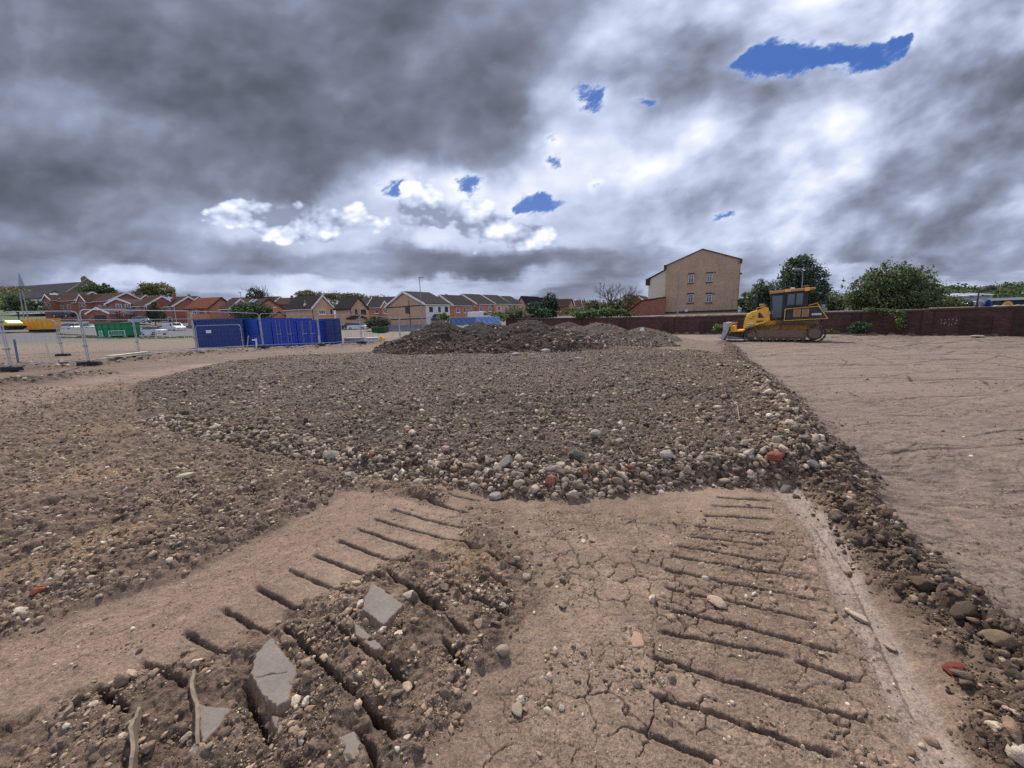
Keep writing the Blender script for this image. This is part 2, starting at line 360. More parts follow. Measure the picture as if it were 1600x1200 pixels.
# ---------------------------------------------------------------- the ground sheet: a fan of rings, finest near the viewer
def build_ground():
    dth = 0.00165
    thf = np.arange(-1.17, 1.17 + dth, dth)
    thc = np.linspace(1.17, 2 * PI - 1.17, 60)[1:-1]
    th = np.concatenate([thf, thc]); NF = len(thf)
    rr = [0.9]
    while rr[-1] < 75: rr.append(rr[-1] * (1.0027 if rr[-1] < 6.5 else 1.0037 if rr[-1] < 30 else 1.008))
    NRF = len(rr)
    while rr[-1] < 4500: rr.append(rr[-1] * 1.06)
    rr = np.array(rr); NR = len(rr)
    R, TH = np.meshgrid(rr, th, indexing='ij')
    X = R * np.sin(TH); Y = R * np.cos(TH)
    Z = G(X, Y)
    sub = (slice(0, NRF), slice(0, NF))
    x = X[sub].copy(); y = Y[sub].copy(); r = R[sub]
    z = np.zeros(x.shape)
    wx = fbm(x, y, 3.1, 4, seed=5) * 0.10; wy = fbm(x, y, 3.1, 4, seed=15) * 0.10
    mid = fbm(x, y, 0.5, 3, seed=3); fine = fbm(x, y, 7, 4, 0.55, seed=8); 
    plat = sst(-0.10, 0.22, sd_poly(PLAT, x + wx * 1.6, y + wy * 1.6))
    platc = sst(0.15, 0.9, sd_poly(PLAT, x, y))
    lr = sst(-0.06, 0.10, sd_poly(LROUGH, x + wx * 1.2, y + wy * 1.2)) * (1 - plat)
    chd = sd_poly(CHURN, x + wx * 1.5, y + wy * 1.5); chs = sst(-.5, .5, x + .9 * y - 1.9); ch = sst(-0.06 - .10 * chs, 0.08 + .16 * chs, chd + .08 * fine * chs) * (1 - plat)
    mz = sst(-0.1, 0.25, sd_poly(MIDZ, x, y)) * (1 - plat) * (1 - ch)
    stp = sst(-0.05, 0.1, sd_poly(STRIP, x, y)) * (1 - ch) * (1 - lr)
    dB = d_line(BERM, x + wx * 1.5, y + wy * 1.5); dB2 = d_line(BERM2, x + wx * 2, y + wy * 2); dR = d_line(RIDGE, x, y)
    wB = 0.16 + 0.03 * (r - 2)
    wB = np.clip(wB, 0.17, 0.32)
    berm = np.exp(-(dB / wB) ** 2); berm2 = np.exp(-(dB2 / 0.32) ** 2); ridge = np.exp(-(dR / 0.8) ** 2)
    rf = sst(0.0, 0.12, .04 * mid + sd_poly(RFIELD, x, y)) * (1 - np.clip(berm + berm2, 0, 1))
    dE = d_line(EDGE, x, y); edge = sst(0.11, 0.05, dE - 0.012 * (r - 2)) * (1 - plat) * (1 - sst(.3, .6, berm))
    dbank = d_line(BANK, x, y); bank = np.exp(-(dbank / 0.9) ** 2)
    dark = np.exp(-(d_line(DARKL, x, y) / 0.45) ** 2)
    farrough = sst(7, 12, r) * (1 - rf) * (1 - plat)
    ang = np.radians(8); xr = x * np.cos(ang) + y * np.sin(ang); yr = -x * np.sin(ang) + y * np.cos(ang)
    wav = fbm(x, y, 0.35, 2, seed=90) * 1.3
    # broad shapes
    z += 0.03 * mid + 0.012 * fbm(x, y, 2.2, 3, seed=31)
    z += plat * (0.10 + 0.05 * platc) + ridge * plat * (0.20 + 0.05 * mid) + berm * (0.11 + 0.075 * fine + .05 * fbm(x, y, 3.5, 3, .6, seed=44)) + berm2 * (0.12 + 0.06 * fine) * (1 - 0.6 * plat)
    z += bank * (0.16 + 0.10 * fbm(x, y, 1.2, 4, seed=61)) + dark * (0.14 + 0.08 * fine)
    z += lr * (0.02 + 0.055 * fbm(x, y, 2.2, 4, 0.6, seed=41)) + ch * .03 * fbm(x, y, 4.2, 3, .6, seed=42) 
    rough = np.clip(plat * 0.9 + lr * 0.8 + ch * 0.58 + berm * 1.1 + berm2 * 1.2 + bank * .8 + dark + farrough * 0.28 * (1 + mid), 0, 1.3)
    # clods: rounded lumps with deep joints, three sizes
    n1 = ridged(x, y, 5.0, 5, 0.6, seed=21)
    f1, f2, cv = voro(x + wx * .5, y + wy * .5, 8.0, seed=3); c1 = (1 - np.clip(f1 * 1.2, 0, 1) ** 2) * (0.3 + 0.7 * cv)
    f1, f2, cv2 = voro(x + wx * .3, y + wy * .3, 21.0, seed=4); c2 = (1 - np.clip(f1 * 1.25, 0, 1) ** 2) * (0.2 + 0.8 * cv2) * sst(0.12, 0.35, cv2)
    f1, f2, cv3 = voro(x + wx * .1, y, 50.0, seed=6); c3 = (1 - np.clip(f1 * 1.3, 0, 1) ** 2) * cv3
    z += rough * (1 + .35 * (lr + ch)) * (0.030 * c1 + 0.024 * c2 + 0.010 * c3 * sst(9, 4, r) + 0.036 * (n1 - 0.2) + 0.016 * fine + 0.006 * fbm(x, y, 30, 3, .65, seed=79) * sst(10, 4, r))
    trk = np.abs(np.sin((yr * 1.0 + xr * .18 + wav * .35) * 7.5 + 1.2 * fbm(x, y, .5, 2, seed=141))) ; ztr = sst(-.2, .3, fbm(x, y, .35, 3, seed=142))
    z += platc * ((trk - .5) * .075 * ztr + .05 * fbm(x, y, 1.3, 4, .6, seed=143))
    # ragged plates of crust on the smoother parts
    flat = 1 - np.clip(rough, 0, 1)
    pl = fbm(x, y, 9, 5, 0.6, seed=77); z += flat * (0.007 * fine + 0.008 * np.round(pl * 3.5) / 3.5 * sst(8, 4, r) * (1 - .6 * stp) + 0.0035 * fbm(x, y, 34, 3, .6, seed=78) * sst(7, 3, r))
    # the graded field on the right: long scrapes made by the blade
    sc = ridged(xr * 0.13 + wav * .3, yr + wav, 1.6, 4, 0.65, seed=51); sc2 = ridged(xr * 0.3 + 3 - wav, yr * 1.2 + xr * .45 + wav, 1.1, 3, 0.6, seed=55)
    a3, a4 = np.radians(-14), np.radians(24)
    sc3 = ridged((x * np.cos(a3) + y * np.sin(a3)) * .16, (-x * np.sin(a3) + y * np.cos(a3)) + wav * .3, 7.0, 3, .5, seed=151)
    sc4 = ridged((x * np.cos(a4) + y * np.sin(a4)) * .2, (-x * np.sin(a4) + y * np.cos(a4)) + wav * .4, 5.0, 3, .5, seed=153)
    brk1 = sst(-.1, .35, fbm(x, y, .8, 3, .6, seed=155)); l3 = sst(.42, .7, sc3) * brk1; l4 = sst(.45, .72, sc4) * sst(-.1, .3, fbm(x, y, .6, 3, .6, seed=157))
    z += rf * (-0.012 * sst(0.62, 0.95, sc) - 0.008 * sst(0.66, 0.95, sc2) + 0.008 * fbm(x * 0.4, y, 0.9, 4, 0.6, seed=56) - .008 * l3 - .008 * l4 + .005 * fbm(x, y, 12, 4, .65, seed=57) * sst(14, 5, r))
    z += sst(6, 10, r) * (1 - plat) * (1 - rf) * 0.03 * ridged(xr * 0.2, yr + wav * .4, 1.4, 4, 0.6, seed=58)
    # streaks of dried crust along the smooth strip and over the field
    (sx0, sy0), (sx1, sy1) = gp(0, 1030), gp(560, 800); sa = math.atan2(sy1 - sy0, sx1 - sx0); u1 = x * np.cos(sa) + y * np.sin(sa); v1 = -x * np.sin(sa) + y * np.cos(sa)
    stS = fbm(u1 * .3, v1, 26, 4, .65, seed=160); stF = fbm(xr * .22, yr + wav * .15, 11, 4, .7, seed=161); stM = fbm(x * .7, y, 30, 4, .65, seed=162)
    z += stp * .005 * stS + rf * .007 * stF * sst(25, 8, r) + mz * .005 * stM
    # long thin scrapes left by the blade on the field
    lr_ = np.random.default_rng(77); scr = np.zeros(x.shape); lrr = np.log(rr[:NRF]); rot0 = math.radians(6)
    for k in range(620):
        cx0, cy0 = gp(lr_.uniform(1150, 2300), 700) if False else (lr_.uniform(3.0, 30), lr_.uniform(2.2, 27))
        a0 = rot0 + lr_.normal() * .22 + (.75 if lr_.random() < .12 else 0); L = lr_.uniform(.5, 3.4) * (.35 + .09 * math.hypot(cx0, cy0)); n_ = 7; P_ = [(cx0, cy0)]; aa = a0
        for _ in range(n_): aa += lr_.normal() * .10; P_.append((P_[-1][0] + math.cos(aa) * L / n_, P_[-1][1] + math.sin(aa) * L / n_))
        w0 = (.005 + .0019 * math.hypot(cx0, cy0)) * lr_.uniform(.6, 1.7); dp = lr_.uniform(.4, 1.0)
        for i_ in range(n_):
            (ax, ay), (bx, by) = P_[i_], P_[i_ + 1]; m_ = .04 + 3 * w0
            r0_, r1_ = min(math.hypot(ax, ay), math.hypot(bx, by)) - m_, max(math.hypot(ax, ay), math.hypot(bx, by)) + m_
            t0_, t1_ = sorted((math.atan2(ax, ay), math.atan2(bx, by))); dm = m_ / max(r0_, .5)
            i0, i1 = np.searchsorted(rr[:NRF], (r0_, r1_)); j0, j1 = int((t0_ - dm - thf[0]) / dth), int((t1_ + dm - thf[0]) / dth) + 2
            if j1 <= 0 or j0 >= NF or i1 <= i0: continue
            sl2 = (slice(i0, i1), slice(max(j0, 0), min(j1, NF))); d_ = d_line([(ax, ay), (bx, by)], x[sl2] + wx[sl2] * .12, y[sl2] + wy[sl2] * .12)
            e_ = math.sin(PI * (i_ + .7) / (n_ + .4)); scr[sl2] = np.maximum(scr[sl2], np.exp(-(d_ / (w0 * (.4 + .6 * e_))) ** 2) * dp * e_ ** .5)
    scr *= rf * sst(-.5, -.1, fbm(x, y, 3, 3, .6, seed=164)); z += -scr * (.010 + .0008 * r)
    # grouser marks
    gro = np.zeros(x.shape)
    for a, b in GROOVES:
        ax, ay = gp(*a); bx, by = gp(*b)
        ex, ey = bx - ax, by - ay; L = math.hypot(ex, ey); ex /= L; ey /= L
        rm = math.hypot((ax + bx) / 2, (ay + by) / 2)
        sel = np.where((x > min(ax, bx) - .15) & (x < max(ax, bx) + .15) & (y > min(ay, by) - .15) & (y < max(ay, by) + .15))
        qx = x[sel] - ax; qy = y[sel] - ay
        t = qx * ex + qy * ey; s = -qx * ey + qy * ex + wx[sel] * 0.16 + 0.020 * fine[sel] + .006 * fbm(x[sel], y[sel], 26, 3, .6, seed=101)
        end = sst(-0.015, 0.05, t) * sst(L + 0.02, L - 0.08, t)
        dep = 0.6 + 0.4 * np.clip(fbm(x[sel], y[sel], 4, 2, seed=99) * 2 + .6, 0, 1)
        w = 0.011 + 0.0016 * rm
        u = np.clip(s / w, -3.5, 3.5)
        prof = -0.046 * np.exp(-np.abs(u - 0.2) ** 3) + 0.007 * np.exp(-((u + 2.0) / 0.8) ** 2) * (0.6 + 2.0 * np.clip(fine[sel], 0, 1)) - 0.013 * np.exp(-np.maximum(s, 0) / (.045)) * (s > 0) * sst(.2, .0, t / L - .9)
        z[sel] += prof * end * dep * (1 + .6 * ch[sel])
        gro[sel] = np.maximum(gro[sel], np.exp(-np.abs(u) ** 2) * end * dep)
    # drying cracks
    def cracks(xx, yy, sc, seed, w):
        a = fbm(xx, yy, sc * 1.7, 3, seed=seed) * 0.22 / sc * 1.5; b = fbm(xx, yy, sc * 1.7, 3, seed=seed + 9) * 0.22 / sc * 1.5
        f1, f2, cv = voro(xx + a, yy + b, sc, seed=seed); return np.exp(-((f2 - f1) / (sc * w)) ** 2), cv
    sel = np.where((r < 10) & ((mz > 0.02) | (stp > 0.02) | (rf > 0.02)))
    xs, ys, rs = x[sel], y[sel], r[sel]
    k1, cva = cracks(xs, ys, 6.5, 11, 0.0052 + 0.0008 * rs); k2, cvb = cracks(xs, ys, 15, 12, 0.0038 + .0007 * rs)
    m1 = sst(-0.15, 0.25, fbm(xs, ys, 1.6, 3, seed=13) + 0.12)
    crk = k1 * m1 + k2 * 0.55 * sst(-.1, .3, fbm(xs, ys, 2.6, 2, seed=14))
    wgt = mz[sel] * 1.0 + stp[sel] * 0.42 + rf[sel] * 0.8
    z[sel] += -0.016 * crk * wgt * (1 - gro[sel]) + 0.003 * (cva - .5) * wgt
    crkf = np.zeros(x.shape); crkf[sel] = crk * wgt
    z += -edge * 0.012
    for dl, w in zip(DRAG, (0.03, 0.012)):
        z += -0.012 * np.exp(-(d_line(dl, x + wx * .1, y) / w) ** 2)
    fade = sst(74, 60, r); z *= fade
    # joins at the sides and behind
    sfade = sst(1.17, 1.10, np.abs(TH[sub])); z *= sfade
    Z[sub] += z
    # ---- soil colours (with shade painted into the grooves and cracks)
    def lin(*c): return np.array([(v / 255.0) ** 2.2 for v in c])
    base = lin(128, 107, 91); dryp = lin(164, 140, 118); damp_shade = lin(62, 49, 40); ochre = lin(168, 136, 102); dk = lin(56, 46, 39); grey = lin(128, 111, 98); pinkc = lin(136, 112, 97)
    c = np.ones(x.shape + (3,)) * base
    def lay(c, m, col): m = np.clip(m, 0, 1)[..., None]; return c * (1 - m) + m * col
    big = fbm(x, y, 0.7, 4, seed=71); sm = fbm(x, y, 4.5, 4, 0.6, seed=72); t3 = fbm(x, y, 22, 3, 0.6, seed=73)
    c = lay(c, sst(-.1, .5, big) * .5, dryp)
    c = lay(c, rf, grey * 0.92 + pinkc * .08); c = lay(c, rf * sst(-.1, .5, fbm(x * .5, y, .5, 4, .6, seed=91)) * .45, lin(120, 104, 94))
    c = lay(c, rf * sst(.55, .95, sc) * .2, damp_shade); c = lay(c, rf * l3 * .22, damp_shade); c = lay(c, rf * l4 * .22, damp_shade)
    c = lay(c, mz * 0.5 * sst(0, .5, sm), dryp)
    c = lay(c, lr * .35, damp_shade); c = lay(c, lr * sst(-.25, .3, sm + big * .6) * .75, damp_shade)
    c = lay(c, lr * sst(.1, .5, fbm(x, y, 1.1, 3, seed=74)) * .4, ochre)
    c = lay(c, ch * .12, damp_shade); c = lay(c, ch * sst(-.3, .2, sm) * .7, damp_shade); c = lay(c, ch * sst(.2, .5, big + t3 * .3) * .5, ochre)
    c = lay(c, stp * .7, pinkc)
    c = lay(c, plat * .92, dk); strk = ridged(xr * .12, yr + wav * .3, .9, 4, .6, seed=81); c = lay(c, plat * sst(.4, .9, strk) * .25, lin(112, 96, 84)); c = lay(c, plat * sst(0., .5, fbm(x, y, .6, 4, .6, seed=82)) * .4, lin(62, 53, 47))
    c = lay(c, sst(7, 11, r) * (1 - plat) * (1 - rf) * .30, lin(112, 96, 84)); c = lay(c, plat * sst(0, .5, sm) * .45, damp_shade); c = lay(c, plat * sst(.1, .6, t3) * .35, grey)
    c = lay(c, (berm * 1.3) * .85, damp_shade * .9); c = lay(c, (berm2 * 1.2) * .85, dk * .9)
    c = lay(c, dark * 1.2, dk * .7); c = lay(c, bank * .75 * sst(-.3, .3, sm), dk)
    c = lay(c, edge * .85, lin(138, 120, 108))
    dT = d_line(TRACKL, x, y); c = lay(c, np.exp(-(dT / .9) ** 2) * .6 * (1 - plat), lin(170, 146, 130))
    c = lay(c, sst(6, 11, r) * (1 - rf) * (1 - plat) * .35 * sst(-.2, .4, ridged(xr * .2, yr, 1.4, 3, seed=75)), damp_shade)
    c = lay(c, np.clip(scr * 1.3, 0, 1) * .95, damp_shade * .65); c = lay(c, rf * sst(.15, .5, stF) * .45, dryp); c = lay(c, rf * sst(-.15, -.5, stF) * .5, damp_shade)  # scrapes coloured darker than the field around them
    c = lay(c, stp * sst(.2, .5, stS) * .6, dryp * 1.1); c = lay(c, stp * sst(-.2, -.5, stS) * .45, damp_shade); c = lay(c, mz * sst(.2, .5, stM) * .55, dryp * 1.05); c = lay(c, mz * sst(-.2, -.5, stM) * .5, damp_shade)
    c = lay(c, gro * .9, damp_shade * .6)  # shade of the grouser slots painted into the soil colour
    c = lay(c, crkf * .55, damp_shade * .9)  # cracks: moister soil, with their shade painted in as well
    c = lay(c, rough * sst(.2, .8, c2) * .35, dryp); c = lay(c, np.clip(rough, 0, 1) * sst(.25, .02, c2) * .35, damp_shade)  # clod tops coloured paler, gaps between clods darker
    c = lay(c, rf * sst(.25, .6, t3) * .35, damp_shade); c *= (1 + 0.16 * t3 + 0.10 * sm)[..., None]
    CC = np.ones(X.shape + (3,)) * base
    # further land: pale dry earth on the site, then grass verges and yards
    nf = fbm(X, Y, .12, 3, seed=33) * 4
    def band(a, b, col, k=1.0):
        g_ = (sst(a - 1.2, a + 1.2, R + nf * .4) * (1 - sst(b - 1.2, b + 1.2, R + nf * .4)) * k)[..., None]; return CC * (1 - g_) + g_ * col
    CC = band(46, 130, lin(122, 106, 92)); CC = band(60, 64.5, lin(104, 106, 68), .8); CC = band(64.5, 150, lin(98, 96, 96)); CC = band(150, 9000, lin(84, 94, 62))
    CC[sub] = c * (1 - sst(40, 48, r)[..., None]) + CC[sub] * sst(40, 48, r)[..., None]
    SM = np.zeros(X.shape); SM[sub] = np.clip(edge + rf * .15, 0, 1)
    # mesh
    NT = len(th); idx = np.arange(NR * NT).reshape(NR, NT)
    a = idx[:-1, :]; b = idx[1:, :]; a2 = np.roll(a, -1, 1); b2 = np.roll(b, -1, 1)
    quads = np.stack([a, a2, b2, b], -1).reshape(-1, 4)
    verts = np.stack([X, Y, Z], -1).reshape(-1, 3)
    cz = Z[0].mean()
    verts = np.vstack([verts, [[0, 0, cz]]])
    tri = np.stack([np.full(NT, NR * NT), np.roll(idx[0], -1), idx[0]], -1)
    me = bpy.data.meshes.new('ground')
    me.vertices.add(len(verts)); me.vertices.foreach_set('co', verts.astype(np.float32).ravel())
    nl = len(quads) * 4 + len(tri) * 3
    me.loops.add(nl); me.loops.foreach_set('vertex_index', np.concatenate([quads.ravel(), tri.ravel()]).astype(np.int32))
    me.polygons.add(len(quads) + len(tri))
    ls = np.concatenate([np.arange(len(quads)) * 4, len(quads) * 4 + np.arange(len(tri)) * 3]).astype(np.int32)
    me.polygons.foreach_set('loop_start', ls)
    me.polygons.foreach_set('use_smooth', np.ones(len(ls), bool))
    me.update(calc_edges=True)
    at = me.color_attributes.new('soil', 'FLOAT_COLOR', 'POINT')
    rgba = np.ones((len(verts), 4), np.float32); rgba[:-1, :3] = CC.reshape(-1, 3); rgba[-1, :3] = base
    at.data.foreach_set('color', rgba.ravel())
    fa = me.attributes.new('damp', 'FLOAT', 'POINT'); fa.data.foreach_set('value', np.append(SM.ravel(), 0).astype(np.float32))
    o = bpy.data.objects.new('ground', me); COL.objects.link(o); o['kind'] = 'structure'
    me.materials.append(soil_material())
    info = dict(th0=thf[0], dth=dth, NF=NF, rr=rr[:NRF], Z=Z[sub], plat=plat, lr=lr, ch=ch, berm=np.clip(berm + berm2, 0, 1), rf=rf, mz=mz, stp=stp, gro=gro, bank=bank, dark=dark, ridge=ridge, edge=edge)
    return info

def soil_material():
    m = bpy.data.materials.new('soil'); m.use_nodes = True; nt = m.node_tree; b = nt.nodes['Principled BSDF']
    a = nt.nodes.new('ShaderNodeAttribute'); a.attribute_name = 'soil'; col = VX(nt, a.outputs['Color'])
    d = nt.nodes.new('ShaderNodeAttribute'); d.attribute_name = 'damp'; dm = NX(nt, d.outputs['Fac'])
    tc = nt.nodes.new('ShaderNodeTexCoord'); O = VX(nt, tc.outputs['Object'])
    n1 = noise(nt, O, 75, 6, 0.7); n2 = noise(nt, O, 9, 4, 0.6); n3 = noise(nt, O, 260, 3, 0.6)
    speck = n3.ss(0.60, 0.70)
    f = (n1 * 2.2 + n2 * 0.8 + n3 * 1.2 - 1.16).mx(0.22)
    c = col.scale(f)
    c = mix(nt, speck * 0.38, c, (0.42, 0.36, 0.30))
    nt.links.new(c.k, b.inputs['Base Color'])
    rg = dm * -0.42 + 0.92; nt.links.new(rg.k, b.inputs['Roughness']); b.inputs['Specular IOR Level'].default_value = 0.35
    bp = nt.nodes.new('ShaderNodeBump'); bp.inputs['Strength'].default_value = 0.9; bp.inputs['Distance'].default_value = 0.010
    h = (n1 + n3 * 0.35) * (1.0 - dm * 0.6); nt.links.new(h.k, bp.inputs['Height']); nt.links.new(bp.outputs[0], b.inputs['Normal'])
    return m
GI = build_ground()
def sampleg(arr, x, y):
    """bilinear value of a ground layer at world points"""
    r = np.hypot(x, y); th = np.arctan2(x, y)
    fi = np.interp(np.log(r), np.log(GI['rr']), np.arange(len(GI['rr'])))
    fj = (th - GI['th0']) / GI['dth']
    i = np.clip(fi.astype(int), 0, len(GI['rr']) - 2); j = np.clip(fj.astype(int), 0, GI['NF'] - 2)
    u = np.clip(fi - i, 0, 1); v = np.clip(fj - j, 0, 1)
    return arr[i, j] * (1 - u) * (1 - v) + arr[i + 1, j] * u * (1 - v) + arr[i, j + 1] * (1 - u) * v + arr[i + 1, j + 1] * u * v
def gz(x, y):
    return float(sampleg(GI['Z'], np.array([x]), np.array([y]))[0])
# ---------------------------------------------------------------- mesh helpers
def lin(*c): return tuple((v / 255.0) ** 2.2 for v in c)
def mesh_np(name, V, F, mats=None, smooth=False, col=None, attr='tint', mi=None):
    """V (n,3); F an (m,k) array or a list of such arrays with different k"""
    if not isinstance(F, (list, tuple)): F = [F]
    me = bpy.data.meshes.new(name)
    me.vertices.add(len(V)); me.vertices.foreach_set('co', np.asarray(V, np.float32).ravel())
    ls = []; off = 0
    for f in F:
        ls.append(off + np.arange(len(f)) * f.shape[1]); off += f.size
    me.loops.add(off); me.loops.foreach_set('vertex_index', np.concatenate([f.ravel() for f in F]).astype(np.int32))
    ls = np.concatenate(ls).astype(np.int32)
    me.polygons.add(len(ls)); me.polygons.foreach_set('loop_start', ls)
    if smooth: me.polygons.foreach_set('use_smooth', np.ones(len(ls), bool))
    if mats:
        for m in (mats if isinstance(mats, (list, tuple)) else [mats]): me.materials.append(m)
    if mi is not None: me.polygons.foreach_set('material_index', np.asarray(mi, np.int32))
    if col is not None:
        at = me.color_attributes.new(attr, 'FLOAT_COLOR', 'POINT')
        c = np.ones((len(V), 4), np.float32); c[:, :3] = col; at.data.foreach_set('color', c.ravel())
    me.update(calc_edges=True)
    return me
def link(name, me, parent=None, loc=None, **kw):
    o = bpy.data.objects.new(name, me); COL.objects.link(o)
    if parent is not None: o.parent = parent
    if loc is not None: o.location = loc
    tag(o, **kw); return o
def tag(o, label=None, cat=None, group=None, kind=None):
    if label: o['label'] = label
    if cat: o['category'] = cat
    if group: o['group'] = group
    if kind: o['kind'] = kind
    return o
def thing(name, label, cat, loc=(0, 0, 0), rz=0.0, group=None):
    o = bpy.data.objects.new(name, None); COL.objects.link(o); o.location = loc; o.rotation_euler = (0, 0, rz)
    o.empty_display_size = 0.3
    return tag(o, label, cat, group)
_ico = {}
def ico(n):
    if n not in _ico:
        bm = bmesh.new(); bmesh.ops.create_icosphere(bm, subdivisions=n, radius=1.0)
        _ico[n] = (np.array([v.co[:] for v in bm.verts]), np.array([[v.index for v in f.verts] for f in bm.faces])); bm.free()
    return _ico[n]
_ng = np.random.default_rng(11)
def _fib(K):
    i = np.arange(K) + .5; ph = np.arccos(1 - 2 * i / K); th = PI * (1 + 5 ** .5) * i; return np.stack([np.cos(th) * np.sin(ph), np.sin(th) * np.sin(ph), np.cos(ph)], 1)
def rock_shape(n, kind, rng):
    V, F = ico(n); V = V.copy()
    if kind == 'rock':
        K = 15; N = _fib(K) + rng.normal(size=(K, 3)) * .32; N /= np.linalg.norm(N, axis=1)[:, None]
        D = rng.uniform(0.50, 0.86, K)
        d = V @ N.T; t = np.where(d > 0.05, D / np.maximum(d, 0.05), 9).min(1); V *= np.minimum(t, 1.05)[:, None]
        V *= (1 + (0.09 if n < 3 else .02) * rng.normal(size=len(V)))[:, None]
        V *= 1.2 * np.array([1.0, rng.uniform(.65, .95), rng.uniform(.5, .8)])
    elif kind == 'cobble':
        K = 13; N = _fib(K) + rng.normal(size=(K, 3)) * .35; N /= np.linalg.norm(N, axis=1)[:, None]; D = rng.uniform(0.62, 0.92, K)
        d = V @ N.T; t = np.where(d > 0.05, D / np.maximum(d, 0.05), 9).min(1); V *= (np.minimum(t, 1.0) ** 0.85)[:, None]
        V *= (1 + 0.025 * rng.normal(size=len(V)))[:, None]
        V *= np.array([1.0, rng.uniform(.65, .95), rng.uniform(.5, .75)])
    elif kind == 'clod':
        s = np.zeros(len(V))
        for k in range(7):
            q = rng.normal(size=3); q /= np.linalg.norm(q); s += np.maximum(0, V @ q - rng.uniform(.2, .6)) * rng.uniform(-.6, .9)
        o_ = rng.uniform(0, 50, 3)
        def n3(f): return vnoise(V[:, 0] * f + o_[0] + V[:, 2] * f * .7, V[:, 1] * f + o_[1] - V[:, 2] * f * .8, int(o_[2])) + .5 * vnoise(V[:, 2] * f + o_[2], (V[:, 0] - V[:, 1]) * f + o_[0], 7)
        V *= (0.86 + s * .55 +   .26 * n3(1.7) - .30 * np.abs(n3(3.3)) * (n > 1) - .22 * np.abs(n3(7.3)) * (n > 2) + .07 * n3(17.) * (n > 3) + .10 + (0.16 if n < 3 else .03) * rng.normal(size=len(V)))[:, None]
        K = rng.integers(7, 12); N = rng.normal(size=(K, 3)); N /= np.linalg.norm(N, axis=1)[:, None]; D = rng.uniform(0.40, 0.8, K)
        d = V @ N.T; t = np.where(d > 0.05, D / np.maximum(d, 0.05), 9).min(1); V *= (np.minimum(t, 1.0) ** .8)[:, None]
        V *= np.array([1.0, rng.uniform(.6, .95), rng.uniform(.45, .8)]) * 1.15
    elif kind == 'flake':
        K = rng.integers(6, 9); a = np.sort(rng.uniform(0, 2 * PI, K)); N = np.stack([np.cos(a), np.sin(a), 0 * a], 1); D = rng.uniform(.55, .95, K)
        d = V @ N.T; t = np.where(d > 0.05, D / np.maximum(d, 0.05), 9).min(1); V *= np.minimum(t, 1.1)[:, None]
        V[:, 2] *= rng.uniform(.16, .30); V *= (1 + 0.05 * rng.normal(size=len(V)))[:, None]
    return V, F
def rot_rand(n, rng, tilt=1.0):
    a = rng.uniform(0, 2 * PI, n); b = rng.normal(0, .5 * tilt, n); c = rng.normal(0, .5 * tilt, n)
    ca, sa, cb, sb, cc, sc = np.cos(a), np.sin(a), np.cos(b), np.sin(b), np.cos(c), np.sin(c)
    R = np.empty((n, 3, 3))
    R[:, 0, 0] = ca * cb; R[:, 0, 1] = ca * sb * sc - sa * cc; R[:, 0, 2] = ca * sb * cc + sa * sc
    R[:, 1, 0] = sa * cb; R[:, 1, 1] = sa * sb * sc + ca * cc; R[:, 1, 2] = sa * sb * cc - ca * sc
    R[:, 2, 0] = -sb; R[:, 2, 1] = cb * sc; R[:, 2, 2] = cb * cc
    return R
def merge_instances(batches):
    """batches: list of (base V, base F, pos, size, rot, colour)"""
    VV, FF, CC = [], [], []; off = 0
    for V, F, p, s, R, c in batches:
        n = len(p)
        if n == 0: continue
        W = np.einsum('nij,vj->nvi', R, V) * s[:, None, None] + p[:, None, :]
        VV.append(W.reshape(-1, 3)); FF.append((F[None] + (np.arange(n) * len(V))[:, None, None] + off).reshape(-1, F.shape[1]))
        CC.append(np.repeat(c, len(V), 0)); off += n * len(V)
    return np.concatenate(VV), np.concatenate(FF), np.concatenate(CC)
def stone_material(name='stone', bump=1.0, sc=1.0, rough=.88):
    m = bpy.data.materials.new(name); m.use_nodes = True; nt = m.node_tree; b = nt.nodes['Principled BSDF']
    a = nt.nodes.new('ShaderNodeAttribute'); a.attribute_name = 'tint'; col = VX(nt, a.outputs['Color'])
    tc = nt.nodes.new('ShaderNodeTexCoord'); O = VX(nt, tc.outputs['Object'])
    n1 = noise(nt, O, 38 * sc, 5, .65); n2 = noise(nt, O, 190 * sc, 3, .6)
    c = col.scale(n1 * 1.7 + n2 * .9 - 0.32)
    # dust and clinging soil
    c = mix(nt, noise(nt, O, 16 * sc, 4, .6).ss(.48, .66) * .55, c, (0.20, 0.155, 0.12))
    nt.links.new(c.k, b.inputs['Base Color']); b.inputs['Roughness'].default_value = rough; b.inputs['Specular IOR Level'].default_value = .3
    bp = nt.nodes.new('ShaderNodeBump'); bp.inputs['Strength'].default_value = .8 * bump; bp.inputs['Distance'].default_value = .008 / sc
    h = n1 + n2 * .4; nt.links.new(h.k, bp.inputs['Height']); nt.links.new(bp.outputs[0], b.inputs['Normal'])
    return m
M_STONE = stone_material()
M_CLOD = stone_material('clod_earth', 1.2)
PAL = dict(grey=[lin(140, 124, 106), lin(168, 150, 130), lin(114, 100, 86), lin(150, 131, 110), lin(184, 166, 144), lin(94, 82, 70), lin(126, 110, 93)],
           clod=[lin(122, 101, 84), lin(146, 123, 102), lin(104, 87, 73), lin(160, 136, 112), lin(132, 109, 88), lin(174, 150, 126)],
           dark=[lin(84, 68, 56), lin(98, 81, 67), lin(70, 57, 48), lin(108, 90, 74), lin(90, 74, 61)],
           pale=[lin(196, 178, 152), lin(186, 170, 150), lin(202, 188, 168)],
           red=[lin(146, 92, 74), lin(126, 78, 64), lin(158, 108, 88)])
